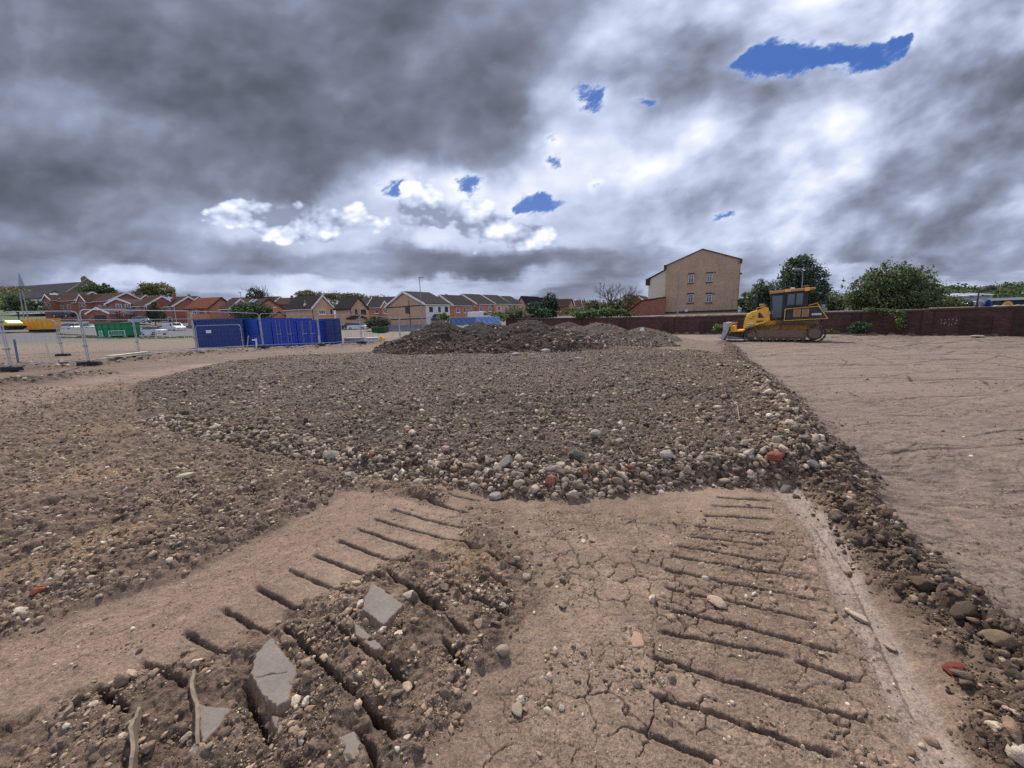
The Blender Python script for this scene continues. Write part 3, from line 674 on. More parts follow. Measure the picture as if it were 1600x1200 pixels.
def colours(n, mixd, rng):
    keys = list(mixd); pr = np.array([mixd[k] for k in keys], float); pr /= pr.sum()
    which = rng.choice(len(keys), n, p=pr); out = np.zeros((n, 3))
    for i, k in enumerate(keys):
        m = which == i; pal = np.array(PAL[k]); out[m] = pal[rng.integers(0, len(pal), m.sum())]
    return out * rng.uniform(.82, 1.15, (n, 1))
SHP = {(n, k): [rock_shape(n, k, _ng) for _ in range(10)] for n in (1, 2, 3, 4) for k in ('rock', 'clod', 'flake', 'cobble')}

def scatter(N, dens, kmin, smax, alpha, mixd, kinds, rng, rmin=1.15, rmax=40, half=1.08, sink=.25):
    """stones by zone: positions even in (angle, log distance); sizes follow a power law"""
    th = rng.uniform(-half, half, N); r = np.exp(rng.uniform(math.log(rmin), math.log(rmax), N))
    x = r * np.sin(th); y = r * np.cos(th)
    d = dens(x, y); keep = rng.uniform(0, 1, N) < d
    x, y, r = x[keep], y[keep], r[keep]; n = len(x)
    u = rng.uniform(1e-4, 1, n); s = kmin * r ** 0.9 * u ** (-1.0 / alpha)
    ok = s < smax; x, y, r, s = x[ok], y[ok], r[ok], s[ok]; n = len(x)
    z = sampleg(GI['Z'], x, y) + s * (0.45 - sink)
    p = np.stack([x, y, z], 1); c = colours(n, mixd, rng); R = rot_rand(n, rng); sz = s * rng.uniform(.8, 1.25, n)
    ang = s / r
    lod = np.where(ang < .0045, 1, np.where(ang < .011, 2, np.where(ang < .03, 3, 4)))
    kk = rng.integers(0, len(kinds), n); vv = rng.integers(0, 10, n); out = []
    for L in (1, 2, 3, 4):
        for ki, k in enumerate(kinds):
            for v in range(10):
                m = (lod == L) & (kk == ki) & (vv == v)
                if m.any():
                    V, F = SHP[(L, k)][v]; out.append((V, F, p[m], sz[m], R[m], c[m]))
    return out
def lay_(k, x, y): return sampleg(GI[k], x, y)
# ---------------------------------------------------------------- MB: collects solids into ONE mesh
class MB:
    def __init__(s): s.v = []; s.f = []; s.m = []; s.cur = 0
    def add(s, V, F):
        o = len(s.v); s.v += [tuple(v) for v in V]; s.f += [tuple(i + o for i in f) for f in F]; s.m += [s.cur] * len(F)
    def box(s, x0, y0, z0, x1, y1, z1):
        s.hexa([(x0, y0, z0), (x1, y0, z0), (x1, y1, z0), (x0, y1, z0), (x0, y0, z1), (x1, y0, z1), (x1, y1, z1), (x0, y1, z1)])
    def hexa(s, V): s.add(V, [(3, 2, 1, 0), (4, 5, 6, 7), (0, 1, 5, 4), (1, 2, 6, 5), (2, 3, 7, 6), (3, 0, 4, 7)])
    def prism(s, poly, y0, y1, axis='y'):
        """polygon in (x,z) pushed along y (or (y,z) along x, or (x,y) along z)"""
        n = len(poly)
        def q(a, b, t): return (a, t, b) if axis == 'y' else (t, a, b) if axis == 'x' else (a, b, t)
        V = [q(a, b, y0) for a, b in poly] + [q(a, b, y1) for a, b in poly]
        s.add(V, [tuple(range(n)), tuple(range(2 * n - 1, n - 1, -1))] + [(i, i + n, (i + 1) % n + n, (i + 1) % n) for i in range(n)])
    def tube(s, pts, r, n=8, r2=None, cap=True):
        pts = [Vector(p) for p in pts]; k = len(pts); V = []; up = None
        for i, p in enumerate(pts):
            d = (pts[min(i + 1, k - 1)] - pts[max(i - 1, 0)]).normalized()
            if up is None: up = Vector((0, 0, 1)) if abs(d.z) < .9 else Vector((1, 0, 0))
            a = d.cross(up).normalized(); b = a.cross(d).normalized(); up = b
            rr = r if r2 is None else r + (r2 - r) * i / max(1, k - 1)
            for j in range(n):
                t = 2 * PI * j / n; V.append(p + a * math.cos(t) * rr + b * math.sin(t) * rr)
        F = [(i * n + j, i * n + (j + 1) % n, (i + 1) * n + (j + 1) % n, (i + 1) * n + j) for i in range(k - 1) for j in range(n)]
        if cap: F += [tuple(range(n - 1, -1, -1)), tuple(range((k - 1) * n, k * n))]
        s.add(V, F)
    def cyl(s, c, r, h, axis='z', n=20, r2=None):
        c = Vector(c); d = Vector({'x': (1, 0, 0), 'y': (0, 1, 0), 'z': (0, 0, 1)}[axis]) * h
        s.tube([c, c + d], r, n, r2)
    def disc_prism(s, *a, **k): s.cyl(*a, **k)
    def mesh(s, name, mats, bevel=0, smooth=False):
        me = bpy.data.meshes.new(name); me.from_pydata(s.v, [], s.f)
        for m in (mats if isinstance(mats, (list, tuple)) else [mats]): me.materials.append(m)
        me.polygons.foreach_set('material_index', s.m)
        bm = bmesh.new(); bm.from_mesh(me); bmesh.ops.recalc_face_normals(bm, faces=bm.faces)
        if bevel: bmesh.ops.bevel(bm, geom=[e for e in bm.edges if e.calc_length() > bevel * 2.5 and len(e.link_faces) == 2 and e.calc_face_angle(0) > .5], offset=bevel, segments=1, affect='EDGES', clamp_overlap=True)
        bm.to_mesh(me); bm.free()
        if smooth:
            me.polygons.foreach_set('use_smooth', [True] * len(me.polygons))
            try: me.set_sharp_from_angle(angle=math.radians(35))
            except Exception: pass
        me.update(); return me
    def obj(s, name, mats, parent=None, loc=None, rz=0.0, bevel=0, smooth=False, **kw):
        o = link(name, s.mesh(name, mats, bevel, smooth), parent, loc, **kw)
        if rz: o.rotation_euler = (0, 0, rz)
        return o
def copy_tree(o, parent=None):
    c = o.copy(); COL.objects.link(c); c.parent = parent
    for ch in o.children: copy_tree(ch, c)
    return c
def plain(name, col, rough=.6, metal=0.0, var=.12, scale=8, bump=0, spec=.5, emis=None):
    m = bpy.data.materials.new(name); m.use_nodes = True; nt = m.node_tree; b = nt.nodes['Principled BSDF']
    tc = nt.nodes.new('ShaderNodeTexCoord'); O = VX(nt, tc.outputs['Object'])
    n = noise(nt, O, scale, 5, .6)
    c = mix(nt, 1.0, VX(nt, mix(nt, n, (1 - var * 2,) * 3, (1 + var * 2,) * 3).k), col, 'MULTIPLY')
    nt.links.new(c.k, b.inputs['Base Color'])
    r = n * .2 + (rough - .1); nt.links.new(r.k, b.inputs['Roughness']); b.inputs['Metallic'].default_value = metal; b.inputs['Specular IOR Level'].default_value = spec
    if bump:
        bp = nt.nodes.new('ShaderNodeBump'); bp.inputs['Strength'].default_value = .5; bp.inputs['Distance'].default_value = bump
        nt.links.new(n.k, bp.inputs['Height']); nt.links.new(bp.outputs[0], b.inputs['Normal'])
    return m
rng = np.random.default_rng(5)
def brk(x, y, s=3.0, t=0.0, seed=200): return sst(t - .25, t + .25, fbm(x, y, s, 3, .6, seed=seed))
B = []
# dark rubble spread and its loose stone edge
def d_edge(x, y):
    d = sd_poly(PLAT, x, y); front = (y < 7.5)
    return np.exp(-((d - .10) / .22) ** 2) * front * sst(-.12, .0, d)
B += scatter(330000, lambda x, y: lay_('plat', x, y) * (.45 + .55 * brk(x, y, 1.1)), .0015, .055, 2.0, dict(grey=8, dark=5, clod=3, pale=.6, red=.08), ('rock', 'clod'), rng)
B += scatter(90000, d_edge, .0034, .06, 1.75, dict(grey=6, dark=4, clod=2, pale=.6, red=.22), ('rock', 'clod', 'rock'), rng, rmin=3, rmax=9)
V, F, c = merge_instances(B)
link('rubble', mesh_np('rubble', V, F, M_STONE, col=c), kind='stuff', label='small crushed stones strewn over the flat dark rubble spread', cat='rubble')
print('rubble faces', len(F))
B = []
B += scatter(200000, lambda x, y: lay_('lr', x, y) * (.25 + .75 * brk(x, y, 1.6)), .0019, .034, 1.9, dict(clod=7, grey=1.5, pale=.9, red=.05), ('rock', 'clod', 'clod'), rng)
B += scatter(110000, lambda x, y: lay_('ch', x, y) * (.06 + .94 * brk(x, y, 2.6, .08)) * (1 - .8 * lay_('gro', x, y)), .0019, .032, 1.9, dict(clod=8, grey=1, pale=.7, dark=1.0), ('clod', 'clod', 'flake'), rng, rmax=7)
B += scatter(260000, lambda x, y: sst(.10, .6, lay_('berm', x, y)), .0020, .045, 1.9, dict(dark=10, clod=3, grey=.25, pale=.15, red=.05), ('clod', 'clod', 'clod', 'rock'), rng, rmax=26)
B += scatter(60000, lambda x, y: (lay_('bank', x, y) > .35) * .6 + (lay_('dark', x, y) > .3) * .9, .0018, .12, 1.7, dict(clod=4, dark=4, grey=3, pale=1.5), ('clod', 'rock'), rng, rmin=8)
B += scatter(30000, lambda x, y: sst(.05, .4, lay_('gro', x, y)) * .5 * brk(x, y, 6, .0), .0016, .02, 2.0, dict(clod=9, dark=2, pale=.3), ('clod', 'flake'), rng, rmax=7)
B += scatter(60000, lambda x, y: lay_('mz', x, y) * .5 + lay_('stp', x, y) * .5, .0011, .012, 2.4, dict(clod=6, pale=2, grey=1), ('flake', 'clod'), rng, rmax=8, sink=.42)
B += scatter(60000, lambda x, y: lay_('mz', x, y) * sst(.05, .45, fbm(x, y, 2.4, 3, .6, seed=210)) + lay_('stp', x, y) * .04 + .02 * lay_('mz', x, y), .0015, .03, 1.7, dict(clod=6, grey=2, pale=1.6, red=.1), ('rock', 'flake', 'clod'), rng, rmax=7)
B += scatter(110000, lambda x, y: lay_('rf', x, y) * (.05 + .55 * sst(.15, .5, fbm(x * .4, y, 1.2, 4, .6, seed=220))), .0012, .03, 2.0, dict(clod=5, grey=2, pale=.8, dark=2), ('clod', 'flake'), rng, rmax=26)
B += scatter(50000, lambda x, y: (1 - lay_('rf', x, y)) * (1 - lay_('plat', x, y)) * (np.hypot(x, y) > 6) * (.04 + .6 * brk(x, y * 2.5, .6, .2)), .0012, .05, 2.3, dict(clod=5, grey=3, pale=1.5), ('rock', 'clod'), rng, rmin=6, rmax=55)
B += scatter(9000, lambda x, y: sst(.1, .5, lay_('edge', x, y)) * .6, .0014, .022, 1.8, dict(clod=4, grey=2, pale=2, red=.5), ('rock', 'flake'), rng, rmax=7)
V, F, c = merge_instances(B)
link('clods', mesh_np('clods', V, F, M_CLOD, col=c), kind='stuff', label='broken clods of dry brown earth and pebbles lying over the ground', cat='earth clods')
print('clod faces', len(F)); del B
# loose cobbles along the front of the spread, every one an object
CG = 'larger cobbles along the loose front edge of the dark rubble spread'
cob = [mesh_np('cobble', *rock_shape(3, 'rock' if i % 3 else 'cobble', _ng), M_STONE, smooth=False) for i in range(9)]
cob_c = {}
def tinted(me, c, key):
    k = (me.name, key)
    if k not in cob_c:
        m2 = me.copy(); m2.name = 'cobble'; at = m2.color_attributes.new('tint', 'FLOAT_COLOR', 'POINT')
        a = np.ones((len(m2.vertices), 4), np.float32); a[:, :3] = c; at.data.foreach_set('color', a.ravel()); cob_c[k] = m2
    return cob_c[k]
front = G2([(228, 668), (330, 692), (450, 716), (540, 738), (640, 750), (760, 770), (890, 783), (1000, 768), (1100, 758), (1200, 758), (1285, 754)])
seg = np.array(front); sl_ = np.hypot(*np.diff(seg, axis=0).T); cum_ = np.append(0, np.cumsum(sl_))
greys = PAL['grey'] + PAL['pale'][1:2]
placed = []
for k in range(3200):
    if len(placed) >= 240: break
    t = rnd.uniform(0, cum_[-1]); i = min(int(np.searchsorted(cum_, t)) - 1, len(seg) - 2); i = max(i, 0)
    f = (t - cum_[i]) / sl_[i]; e = seg[i + 1] - seg[i]; e = e / np.hypot(*e); nrm = np.array([-e[1], e[0]])
    off = abs(rnd.gauss(0, .20)) - .03
    q = seg[i] * (1 - f) + seg[i + 1] * f + nrm * off
    x, y = q; r = math.hypot(x, y)
    s = rnd.choice((.026, .03, .034, .04, .048, .055)) * rnd.uniform(.8, 1.15)
    if any((a - x) ** 2 + (b - y) ** 2 < (1.0 * (s + s2)) ** 2 for a, b, s2 in placed): continue
    placed.append((x, y, s))
    ci = rnd.randrange(len(greys))
    o = link('cobble', tinted(cob[rnd.randrange(9)], greys[ci], ci), loc=(x, y, gz(x, y) + s * .35),
             label='grey cobble in the loose stone edge of the dark rubble spread', cat='cobble', group=CG)
    o.scale = (s, s, s); o.rotation_euler = (rnd.gauss(0, .5), rnd.gauss(0, .5), rnd.uniform(0, 6.28))
# stones that stand out
def stone(name, px, py, s, col, label, cat='stone', kind='rock', sc=(1, 1, 1), rz=0.0, lift=.3, tilt=(0, 0), seed=0, group=None):
    r0 = np.random.default_rng(400 + seed); V, F = rock_shape(4 if s > .05 else 3, kind, r0)
    V = V * np.array(sc); c = np.ones((len(V), 3)) * np.array(col)
    x, y = gp(px, py)
    for _ in range(4): x, y = gp(px, py, gz(x, y) * .8)
    o = link(name, mesh_np(name, V, F, M_STONE, col=c), loc=(x, y, gz(x, y) + s * lift), label=label, cat=cat, group=group)
    o.scale = (s, s, s); o.rotation_euler = (tilt[0], tilt[1], rz); return o
stone('brick_lump', 1208, 752, .085, lin(150, 86, 70), 'rounded lump of bright red brick at the front right of the rubble edge', 'brick lump', kind='cobble', sc=(1.1, 1, 1), seed=1, lift=.4)
stone('brick_lump', 912, 748, .055, lin(150, 78, 60), 'dull red brick lump among grey cobbles at the middle of the rubble front', 'brick lump', seed=2)
stone('brick_lump', 986, 745, .05, lin(136, 74, 60), 'dark red upright brick piece wedged in the cobbles right of the green turf lump', 'brick lump', seed=3)
stone('brick_lump', 716, 747, .032, lin(196, 92, 68), 'small orange brick chip in the rubble front below the pink stone', 'brick lump', seed=4)
stone('brick_lump', 1487, 1052, .055, lin(130, 62, 46), 'wet dark red brick lump at the foot of the clod bank by the smooth edge', 'brick lump', sc=(1, .8, .9), seed=5, rz=.5)
stone('brick_lump', 60, 930, .035, lin(196, 112, 82), 'small orange brick piece on the rough clods at the left', 'brick lump', seed=6)
stone('pink_stone', 697, 708, .055, lin(196, 158, 140), 'pale pink rounded stone lying on the rubble spread', 'stone', kind='cobble', seed=7, lift=.5)
stone('pale_boulder', 520, 718, .09, lin(168, 160, 146), 'biggest pale grey boulder on the left part of the rubble front', 'boulder', kind='cobble', seed=8, lift=.5)
stone('pale_boulder', 548, 746, .065, lin(186, 178, 166), 'angular pale stone lying just in front of the left rubble edge', 'boulder', seed=9)
stone('pale_boulder', 774, 778, .065, lin(160, 152, 142), 'rounded grey boulder that has rolled out in front of the rubble edge', 'boulder', kind='cobble', seed=10)
stone('slab_stone', 788, 738, .10, lin(138, 130, 118), 'long tilted grey stone sticking out of the rubble front', 'stone', sc=(1.2, .6, .6), rz=.5, tilt=(.2, -.4), seed=11, lift=.6)
stone('pale_boulder', 862, 742, .07, lin(134, 126, 116), 'broad grey boulder in the rubble front left of the green turf lump', 'boulder', kind='cobble', seed=12)
stone('pale_boulder', 930, 690, .075, lin(178, 164, 150), 'pale round boulder on top of the stones above the green turf lump', 'boulder', kind='cobble', seed=13, lift=.8)
stone('pale_boulder', 1042, 722, .08, lin(158, 150, 138), 'light angular boulder in the middle of the right rubble edge', 'boulder', seed=14, lift=.5)
stone('pale_boulder', 1038, 756, .06, lin(126, 120, 112), 'rounded grey boulder at the foot of the right rubble edge', 'boulder', kind='cobble', seed=15)
stone('grey_block', 1267, 756, .065, lin(134, 128, 124), 'squared grey stone right of the red brick lump', 'stone', sc=(1, .9, .9), seed=16)
stone('grey_block', 1250, 742, .055, lin(120, 116, 112), 'flat grey stone between the red brick lump and the squared stone', 'stone', sc=(1.2, .8, .5), seed=17)
stone('limestone_piece', 292, 748, .06, lin(206, 188, 158), 'cream coloured flat stone lying on the rough brown earth', 'stone', kind='flake', sc=(1.3, .8, 1.6), seed=18, rz=.6)
stone('turf_lump', 902, 722, .085, lin(108, 110, 98), 'green grey crumpled turf lump draped over the cobbles', 'turf lump', kind='clod', sc=(1.2, .9, .8), seed=19, lift=.7)
stone('limestone_piece', 996, 1003, .058, lin(190, 156, 130), 'flat salmon coloured stone pressed into the cracked earth', 'stone', kind='flake', seed=20, lift=.05, sc=(.8, 1, .7))
stone('limestone_piece', 1121, 942, .055, lin(198, 168, 144), 'jagged pale pink stone flake lying across a track groove', 'stone', kind='flake', seed=21, lift=.15, sc=(.7, 1, 1.1), rz=.6)
stone('limestone_piece', 808, 1112, .042, lin(186, 166, 140), 'narrow pale stone standing proud of the bare earth near the bottom', 'stone', kind='rock', sc=(.55, 1, .5), seed=22, rz=.1)
stone('limestone_piece', 785, 1022, .035, lin(178, 158, 138), 'pale stone on top of the crumbled clods in the churned track', 'stone', seed=23)
stone('limestone_piece', 556, 914, .03, lin(204, 184, 150), 'cream stone chip beside the upper grey clay slab', 'stone', kind='flake', sc=(1, .7, 1), seed=24)
stone('limestone_piece', 877, 1108, .024, lin(200, 186, 166), 'small slanted pale chip on the bare cracked earth', 'stone', seed=25, sc=(.5, 1, .5), rz=-.6)
stone('limestone_piece', 1342, 968, .05, lin(206, 188, 164), 'long cream stone set in the smooth edge beside the clod bank', 'stone', kind='flake', sc=(.5, 1.1, .8), rz=.5, seed=26)
stone('limestone_piece', 1392, 1015, .03, lin(196, 176, 150), 'small oval pale stone on the smooth edge', 'stone', kind='flake', sc=(.7, 1, 1), rz=.8, seed=27)
stone('earth_boulder', 1330, 800, .075, lin(110, 92, 76), 'large lump of brown earth at the head of the clod bank', 'earth lump', kind='clod', seed=28)
stone('earth_boulder', 1385, 808, .07, lin(92, 77, 63), 'dark rounded earth lump right behind the head of the clod bank', 'earth lump', kind='clod', seed=29)
stone('earth_boulder', 1560, 1010, .055, lin(138, 118, 96), 'light brown rounded lump lying on the clod bank near the right', 'earth lump', kind='clod', seed=30, lift=.9)
stone('earth_boulder', 1440, 930, .055, lin(104, 87, 71), 'dark earth lump half way along the clod bank', 'earth lump', kind='clod', seed=31, lift=.6)
stone('earth_boulder', 1500, 975, .05, lin(96, 80, 66), 'dark earth lump with a flat top on the clod bank', 'earth lump', kind='clod', seed=32, lift=.6)
for i, (px, py) in enumerate([(1548, 519), (1562, 521), (1582, 521.5), (1600, 523), (1620, 524), (1530, 520.5)]):
    p = P(px, py, 24.6 - i * .3)
    V, F = rock_shape(2, 'clod', np.random.default_rng(i)); o = link('spoil_lump', mesh_np('spoil_lump', V, F, M_CLOD, col=np.ones((len(V), 3)) * np.array(lin(168, 152, 140))), loc=(p.x, p.y, g1(p.x, p.y) + .06), label='pale lump of soil in the row at the foot of the brick wall', cat='soil lump', group='pale soil lumps at the foot of the brick wall')
    o.scale = (.42, .3, .16)

# smooth grey slabs of clay pressed up by the dozer tracks
def clay_mat():
    m = bpy.data.materials.new('clay'); m.use_nodes = True; nt = m.node_tree; b = nt.nodes['Principled BSDF']
    tc = nt.nodes.new('ShaderNodeTexCoord'); O = VX(nt, tc.outputs['Object']); g = nt.nodes.new('ShaderNodeNewGeometry')
    nz = VX(nt, g.outputs['Normal']).xyz()[2]
    n = noise(nt, O, 12, 5, .6); n2 = noise(nt, O, 70, 4, .6)
    a = nt.nodes.new('ShaderNodeAttribute'); a.attribute_name = 'tint'; c = VX(nt, a.outputs['Color']).scale(n * .5 + n2 * .5 + .5)
    nt.links.new(c.k, b.inputs['Base Color']); b.inputs['Roughness'].default_value = .8; b.inputs['Specular IOR Level'].default_value = .2
    bp = nt.nodes.new('ShaderNodeBump'); bp.inputs['Strength'].default_value = .4; bp.inputs['Distance'].default_value = .004
    nt.links.new(n2.k, bp.inputs['Height']); nt.links.new(bp.outputs[0], b.inputs['Normal']); return m
M_CLAY = clay_mat(); M_RIDGE = plain('clay_ridge', lin(120, 104, 88), .75, var=.25, scale=30)
def slab(pts, zs, label, thick=.05, big=0):
    """outline in photo pixels on the ground with a top height for each corner; the flanks fall away into crumbled soil"""
    q = np.array([(*gp(px, py, z), z) for (px, py), z in zip(pts, zs)]); cx, cy = q[:, 0].mean(), q[:, 1].mean()
    co = np.linalg.lstsq(np.column_stack([q[:, :2], np.ones(len(q))]), q[:, 2], rcond=None)[0]
    m = .035; res = .0035; xs = np.arange(q[:, 0].min() - m, q[:, 0].max() + m, res); ys = np.arange(q[:, 1].min() - m, q[:, 1].max() + m, res); X, Y = np.meshgrid(xs, ys)
    wx = fbm(X, Y, 26, 4, .6, seed=301) * .012; wy = fbm(X, Y, 26, 4, .6, seed=305) * .012
    d = sd_poly([(a, b) for a, b, _ in q], X + wx, Y + wy)
    g = sampleg(GI['Z'], X, Y); top = gz(cx, cy) + co[0] * X + co[1] * Y + co[2] + .0025 * fbm(X, Y, 8, 3, seed=307) + .0012 * fbm(X, Y, 60, 2, seed=308)
    crack = np.exp(-(d_line([(cx - .05, cy - .02), (cx, cy + .004), (cx + .06, cy + .012)], X + wx, Y + wy) / .002) ** 2); top = top - .012 * crack * big
    inn = sst(-.003, .003, d); fl = np.exp(-np.maximum(-d, 0) / .008); rough = .010 * fbm(X, Y, 40, 3, .6, seed=309)
    Z = np.maximum(g - .012, 0 * g - 9) * (1 - inn) + inn * top; Z = np.where(d < 0, (g - .012) + (np.maximum(top, g) - g + .012) * fl * .9 + rough * fl, Z)
    n = len(xs); idx = np.arange(X.size).reshape(X.shape); F = np.stack([idx[:-1, :-1], idx[:-1, 1:], idx[1:, 1:], idx[1:, :-1]], -1).reshape(-1, 4)
    keep = (d > -.03)[:-1, :-1].ravel(); F = F[keep]
    soil = sst(.002, -.002, d + .010 * fbm(X, Y, 18, 4, .6, seed=311) - .003)[..., None]; dirt = sst(.25, .5, fbm(X, Y, 14, 4, .6, seed=312))[..., None] * .8
    w = np.maximum(soil, dirt); c = np.array(lin(120, 111, 102)) * (1 + .12 * fbm(X, Y, 9, 3, seed=313))[..., None]; c = c * (1 - w) + w * np.array(lin(122, 100, 82)) * (1 + .3 * fbm(X, Y, 50, 2, seed=314))[..., None]
    V = np.column_stack([X.ravel() - cx, Y.ravel() - cy, Z.ravel()]); used = np.unique(F); rm = np.full(X.size, -1); rm[used] = np.arange(len(used))
    link('clay_slab', mesh_np('clay_slab', V[used], rm[F], M_CLAY, smooth=True, col=c.reshape(-1, 3)[used]), loc=(cx, cy, 0), label=label, cat='clay slab')
slab([(425, 1003), (466, 1052), (452, 1103), (432, 1116), (408, 1090), (392, 1058), (400, 1030)], [.055, .04, .03, .03, .05, .06, .06], 'largest smooth grey clay slab, cracked across, in the churned track', big=1)
slab([(583, 917), (632, 950), (600, 985), (566, 958), (570, 938)], [.05, .02, .03, .06, .06], 'smooth wet grey clay block upended above the largest clay slab', .07)
slab([(322, 1112), (365, 1115), (338, 1155), (318, 1175), (306, 1100)], [.03, .01, .01, .02, .04], 'thin pointed grey clay sheet at the lower left of the largest slab', .03)
slab([(552, 975), (580, 1000), (600, 1020), (585, 1024), (556, 998)], [.01, .01, .01, .01, .01], 'narrow grey clay strip below the upended clay block', .03)
slab([(424, 1122), (446, 1128), (440, 1148), (428, 1142)], [.02, .02, .01, .02], 'small grey clay piece just below the largest clay slab', .03)
def ribbon(a, b, h, w, label, seed):
    r = random.Random(seed); (ax, ay), (bx, by) = gp(*a), gp(*b); L = math.hypot(bx - ax, by - ay); n = 14; m = MB(); V = []
    for i in range(n + 1):
        u = i / n; x = L * u; hh = h * (.35 + .65 * math.sin(PI * (u * .8 + .1))) * r.uniform(.8, 1.1); wv = .006 * math.sin(u * 9 + seed)
        V += [(x, wv - w * 1.3, -.05), (x, wv - w * .45 + r.uniform(-.002, .002), hh), (x, wv + w * .45, hh - .006 * r.random()), (x, wv + w * 1.3, -.05)]
    F = [(i * 4 + k, i * 4 + k + 1, i * 4 + k + 5, i * 4 + k + 4) for i in range(n) for k in range(3)] + [(3, 2, 1, 0), (n * 4, n * 4 + 1, n * 4 + 2, n * 4 + 3)]
    m.add(V, F); m.obj('clay_ridge', M_RIDGE, loc=(ax, ay, min(gz(ax, ay), gz(bx, by))), rz=math.atan2(by - ay, bx - ax), label=label, cat='clay ridge')
ribbon((219, 1125), (208, 1230), .055, .012, 'thin ridge of clay standing on edge at the bottom left', 1)
ribbon((303, 1062), (315, 1175), .06, .014, 'long upright ribbon of clay beside the pointed clay sheet', 2)
ribbon((128, 1100), (96, 1150), .04, .012, 'short dark upright clay ridge in the crumbled earth at the lower left', 3)
ribbon((430, 1120), (446, 1178), .035, .012, 'curved clay ridge running down from the largest clay slab', 4)
slab([(530, 1160), (556, 1150), (575, 1190), (540, 1200)], [.02, .01, .01, .02], 'brown smeared clay patch at the bottom of the churned track', .03)
# roots and wires in the rubble
def wire(pts, r, label, name, mat):
    L = []
    for i, (px, py, dz) in enumerate(pts):
        x, y = gp(px, py); 
        for _ in range(4): x, y = gp(px, py, gz(x, y) * .8 + dz)
        L.append((x, y, gz(x, y) + dz))
    b = MB(); b.tube(L, r, 5); return b.obj(name, mat, label=label, cat='root')
M_ROOT = plain('root', lin(150, 134, 116), .9)
wire([(1143, 628, .0), (1152, 640, .05), (1154, 655, .05), (1157, 668, .0)], .004, 'thin pale root standing out of the ridge of rubble', 'root', M_ROOT)
wire([(1178, 712, .0), (1186, 698, .06), (1196, 695, .07), (1204, 708, .03), (1190, 712, .03)], .004, 'pale looped root above the red brick lump', 'root', M_ROOT)
wire([(983, 706, .01), (990, 716, .03), (1000, 726, .0)], .004, 'short straight pale root beside the pale boulders', 'root', M_ROOT)
# ---------------------------------------------------------------- building materials
def brick(name, c1, c2, mortar, sc=1.0):
    m = bpy.data.materials.new(name); m.use_nodes = True; nt = m.node_tree; b = nt.nodes['Principled BSDF']
    tc = nt.nodes.new('ShaderNodeTexCoord'); O = VX(nt, tc.outputs['Object']); x, y, z = O.xyz()
    n = nt.nodes.new('ShaderNodeTexBrick'); nt.links.new(comb(nt, x + y, z, 0).k, n.inputs['Vector'])
    n.inputs['Color1'].default_value = (*c1, 1); n.inputs['Color2'].default_value = (*c2, 1); n.inputs['Mortar'].default_value = (*mortar, 1)
    n.inputs['Scale'].default_value = 1.0; n.inputs['Brick Width'].default_value = .225 * sc; n.inputs['Row Height'].default_value = .075 * sc
    n.inputs['Mortar Size'].default_value = .006; n.inputs['Bias'].default_value = -.1
    v = noise(nt, O, .9, 5, .6); v2 = noise(nt, O, 6, 4, .6); st = noise(nt, O * (1.5, 1.5, .25), 1.4, 4, .6)
    c = VX(nt, n.outputs['Color']).scale(v * .55 + v2 * .5 + .48)
    c = mix(nt, st.ss(.5, .72) * .30, c, tuple(k * .45 for k in c1))
    nt.links.new(c.k, b.inputs['Base Color']); b.inputs['Roughness'].default_value = .88; b.inputs['Specular IOR Level'].default_value = .25
    return m
def roofmat(name, c, row=.32):
    m = bpy.data.materials.new(name); m.use_nodes = True; nt = m.node_tree; b = nt.nodes['Principled BSDF']
    tc = nt.nodes.new('ShaderNodeTexCoord'); O = VX(nt, tc.outputs['Object']); x, y, z = O.xyz()
    n = nt.nodes.new('ShaderNodeTexBrick'); nt.links.new(comb(nt, x + y, z * 1.6, 0).k, n.inputs['Vector'])
    n.inputs['Color1'].default_value = (*c, 1); n.inputs['Color2'].default_value = (*[k * .78 for k in c], 1); n.inputs['Mortar'].default_value = (*[k * .5 for k in c], 1)
    n.inputs['Scale'].default_value = 1; n.inputs['Brick Width'].default_value = .3; n.inputs['Row Height'].default_value = row; n.inputs['Mortar Size'].default_value = .03
    v = noise(nt, O, .8, 5, .62); v2 = noise(nt, O, 5, 4, .6)
    cc = VX(nt, n.outputs['Color']).scale(v * .7 + v2 * .5 + .4)
    cc = mix(nt, v2.ss(.56, .75) * .35, cc, (.12, .12, .09))
    nt.links.new(cc.k, b.inputs['Base Color']); b.inputs['Roughness'].default_value = .95; b.inputs['Specular IOR Level'].default_value = .1
    return m
B_RED = brick('red_brick', lin(160, 98, 84), lin(128, 78, 68), lin(150, 128, 116))
B_RED2 = brick('orange_brick', lin(192, 128, 100), lin(168, 106, 82), lin(176, 148, 128))
B_BUFF = brick('buff_brick', lin(204, 168, 138), lin(180, 142, 114), lin(190, 168, 148))
B_FLAT = brick('flats_brick', lin(184, 156, 130), lin(166, 136, 112), lin(174, 156, 140))
B_OLD = brick('old_wall_brick', lin(100, 68, 60), lin(66, 50, 50), lin(92, 80, 76))
R_BR = roofmat('brown_tile', lin(82, 60, 54)); R_DK = roofmat('dark_tile', lin(56, 50, 52)); R_OR = roofmat('orange_tile', lin(128, 76, 60)); R_GR = roofmat('grey_slate', lin(78, 76, 80))
T_WH = plain('white_trim', lin(226, 224, 220), .5, var=.04); T_DK = plain('dark_trim', lin(58, 52, 50), .6); RENDER_W = plain('white_render', lin(214, 212, 206), .8, var=.05, scale=3)
CREAM = plain('cream_cladding', lin(226, 220, 196), .7, var=.05, scale=2); STONE = plain('gritstone', lin(116, 106, 92), .9, var=.2, scale=3); CONC = plain('concrete', lin(150, 146, 140), .85, var=.12, scale=5)
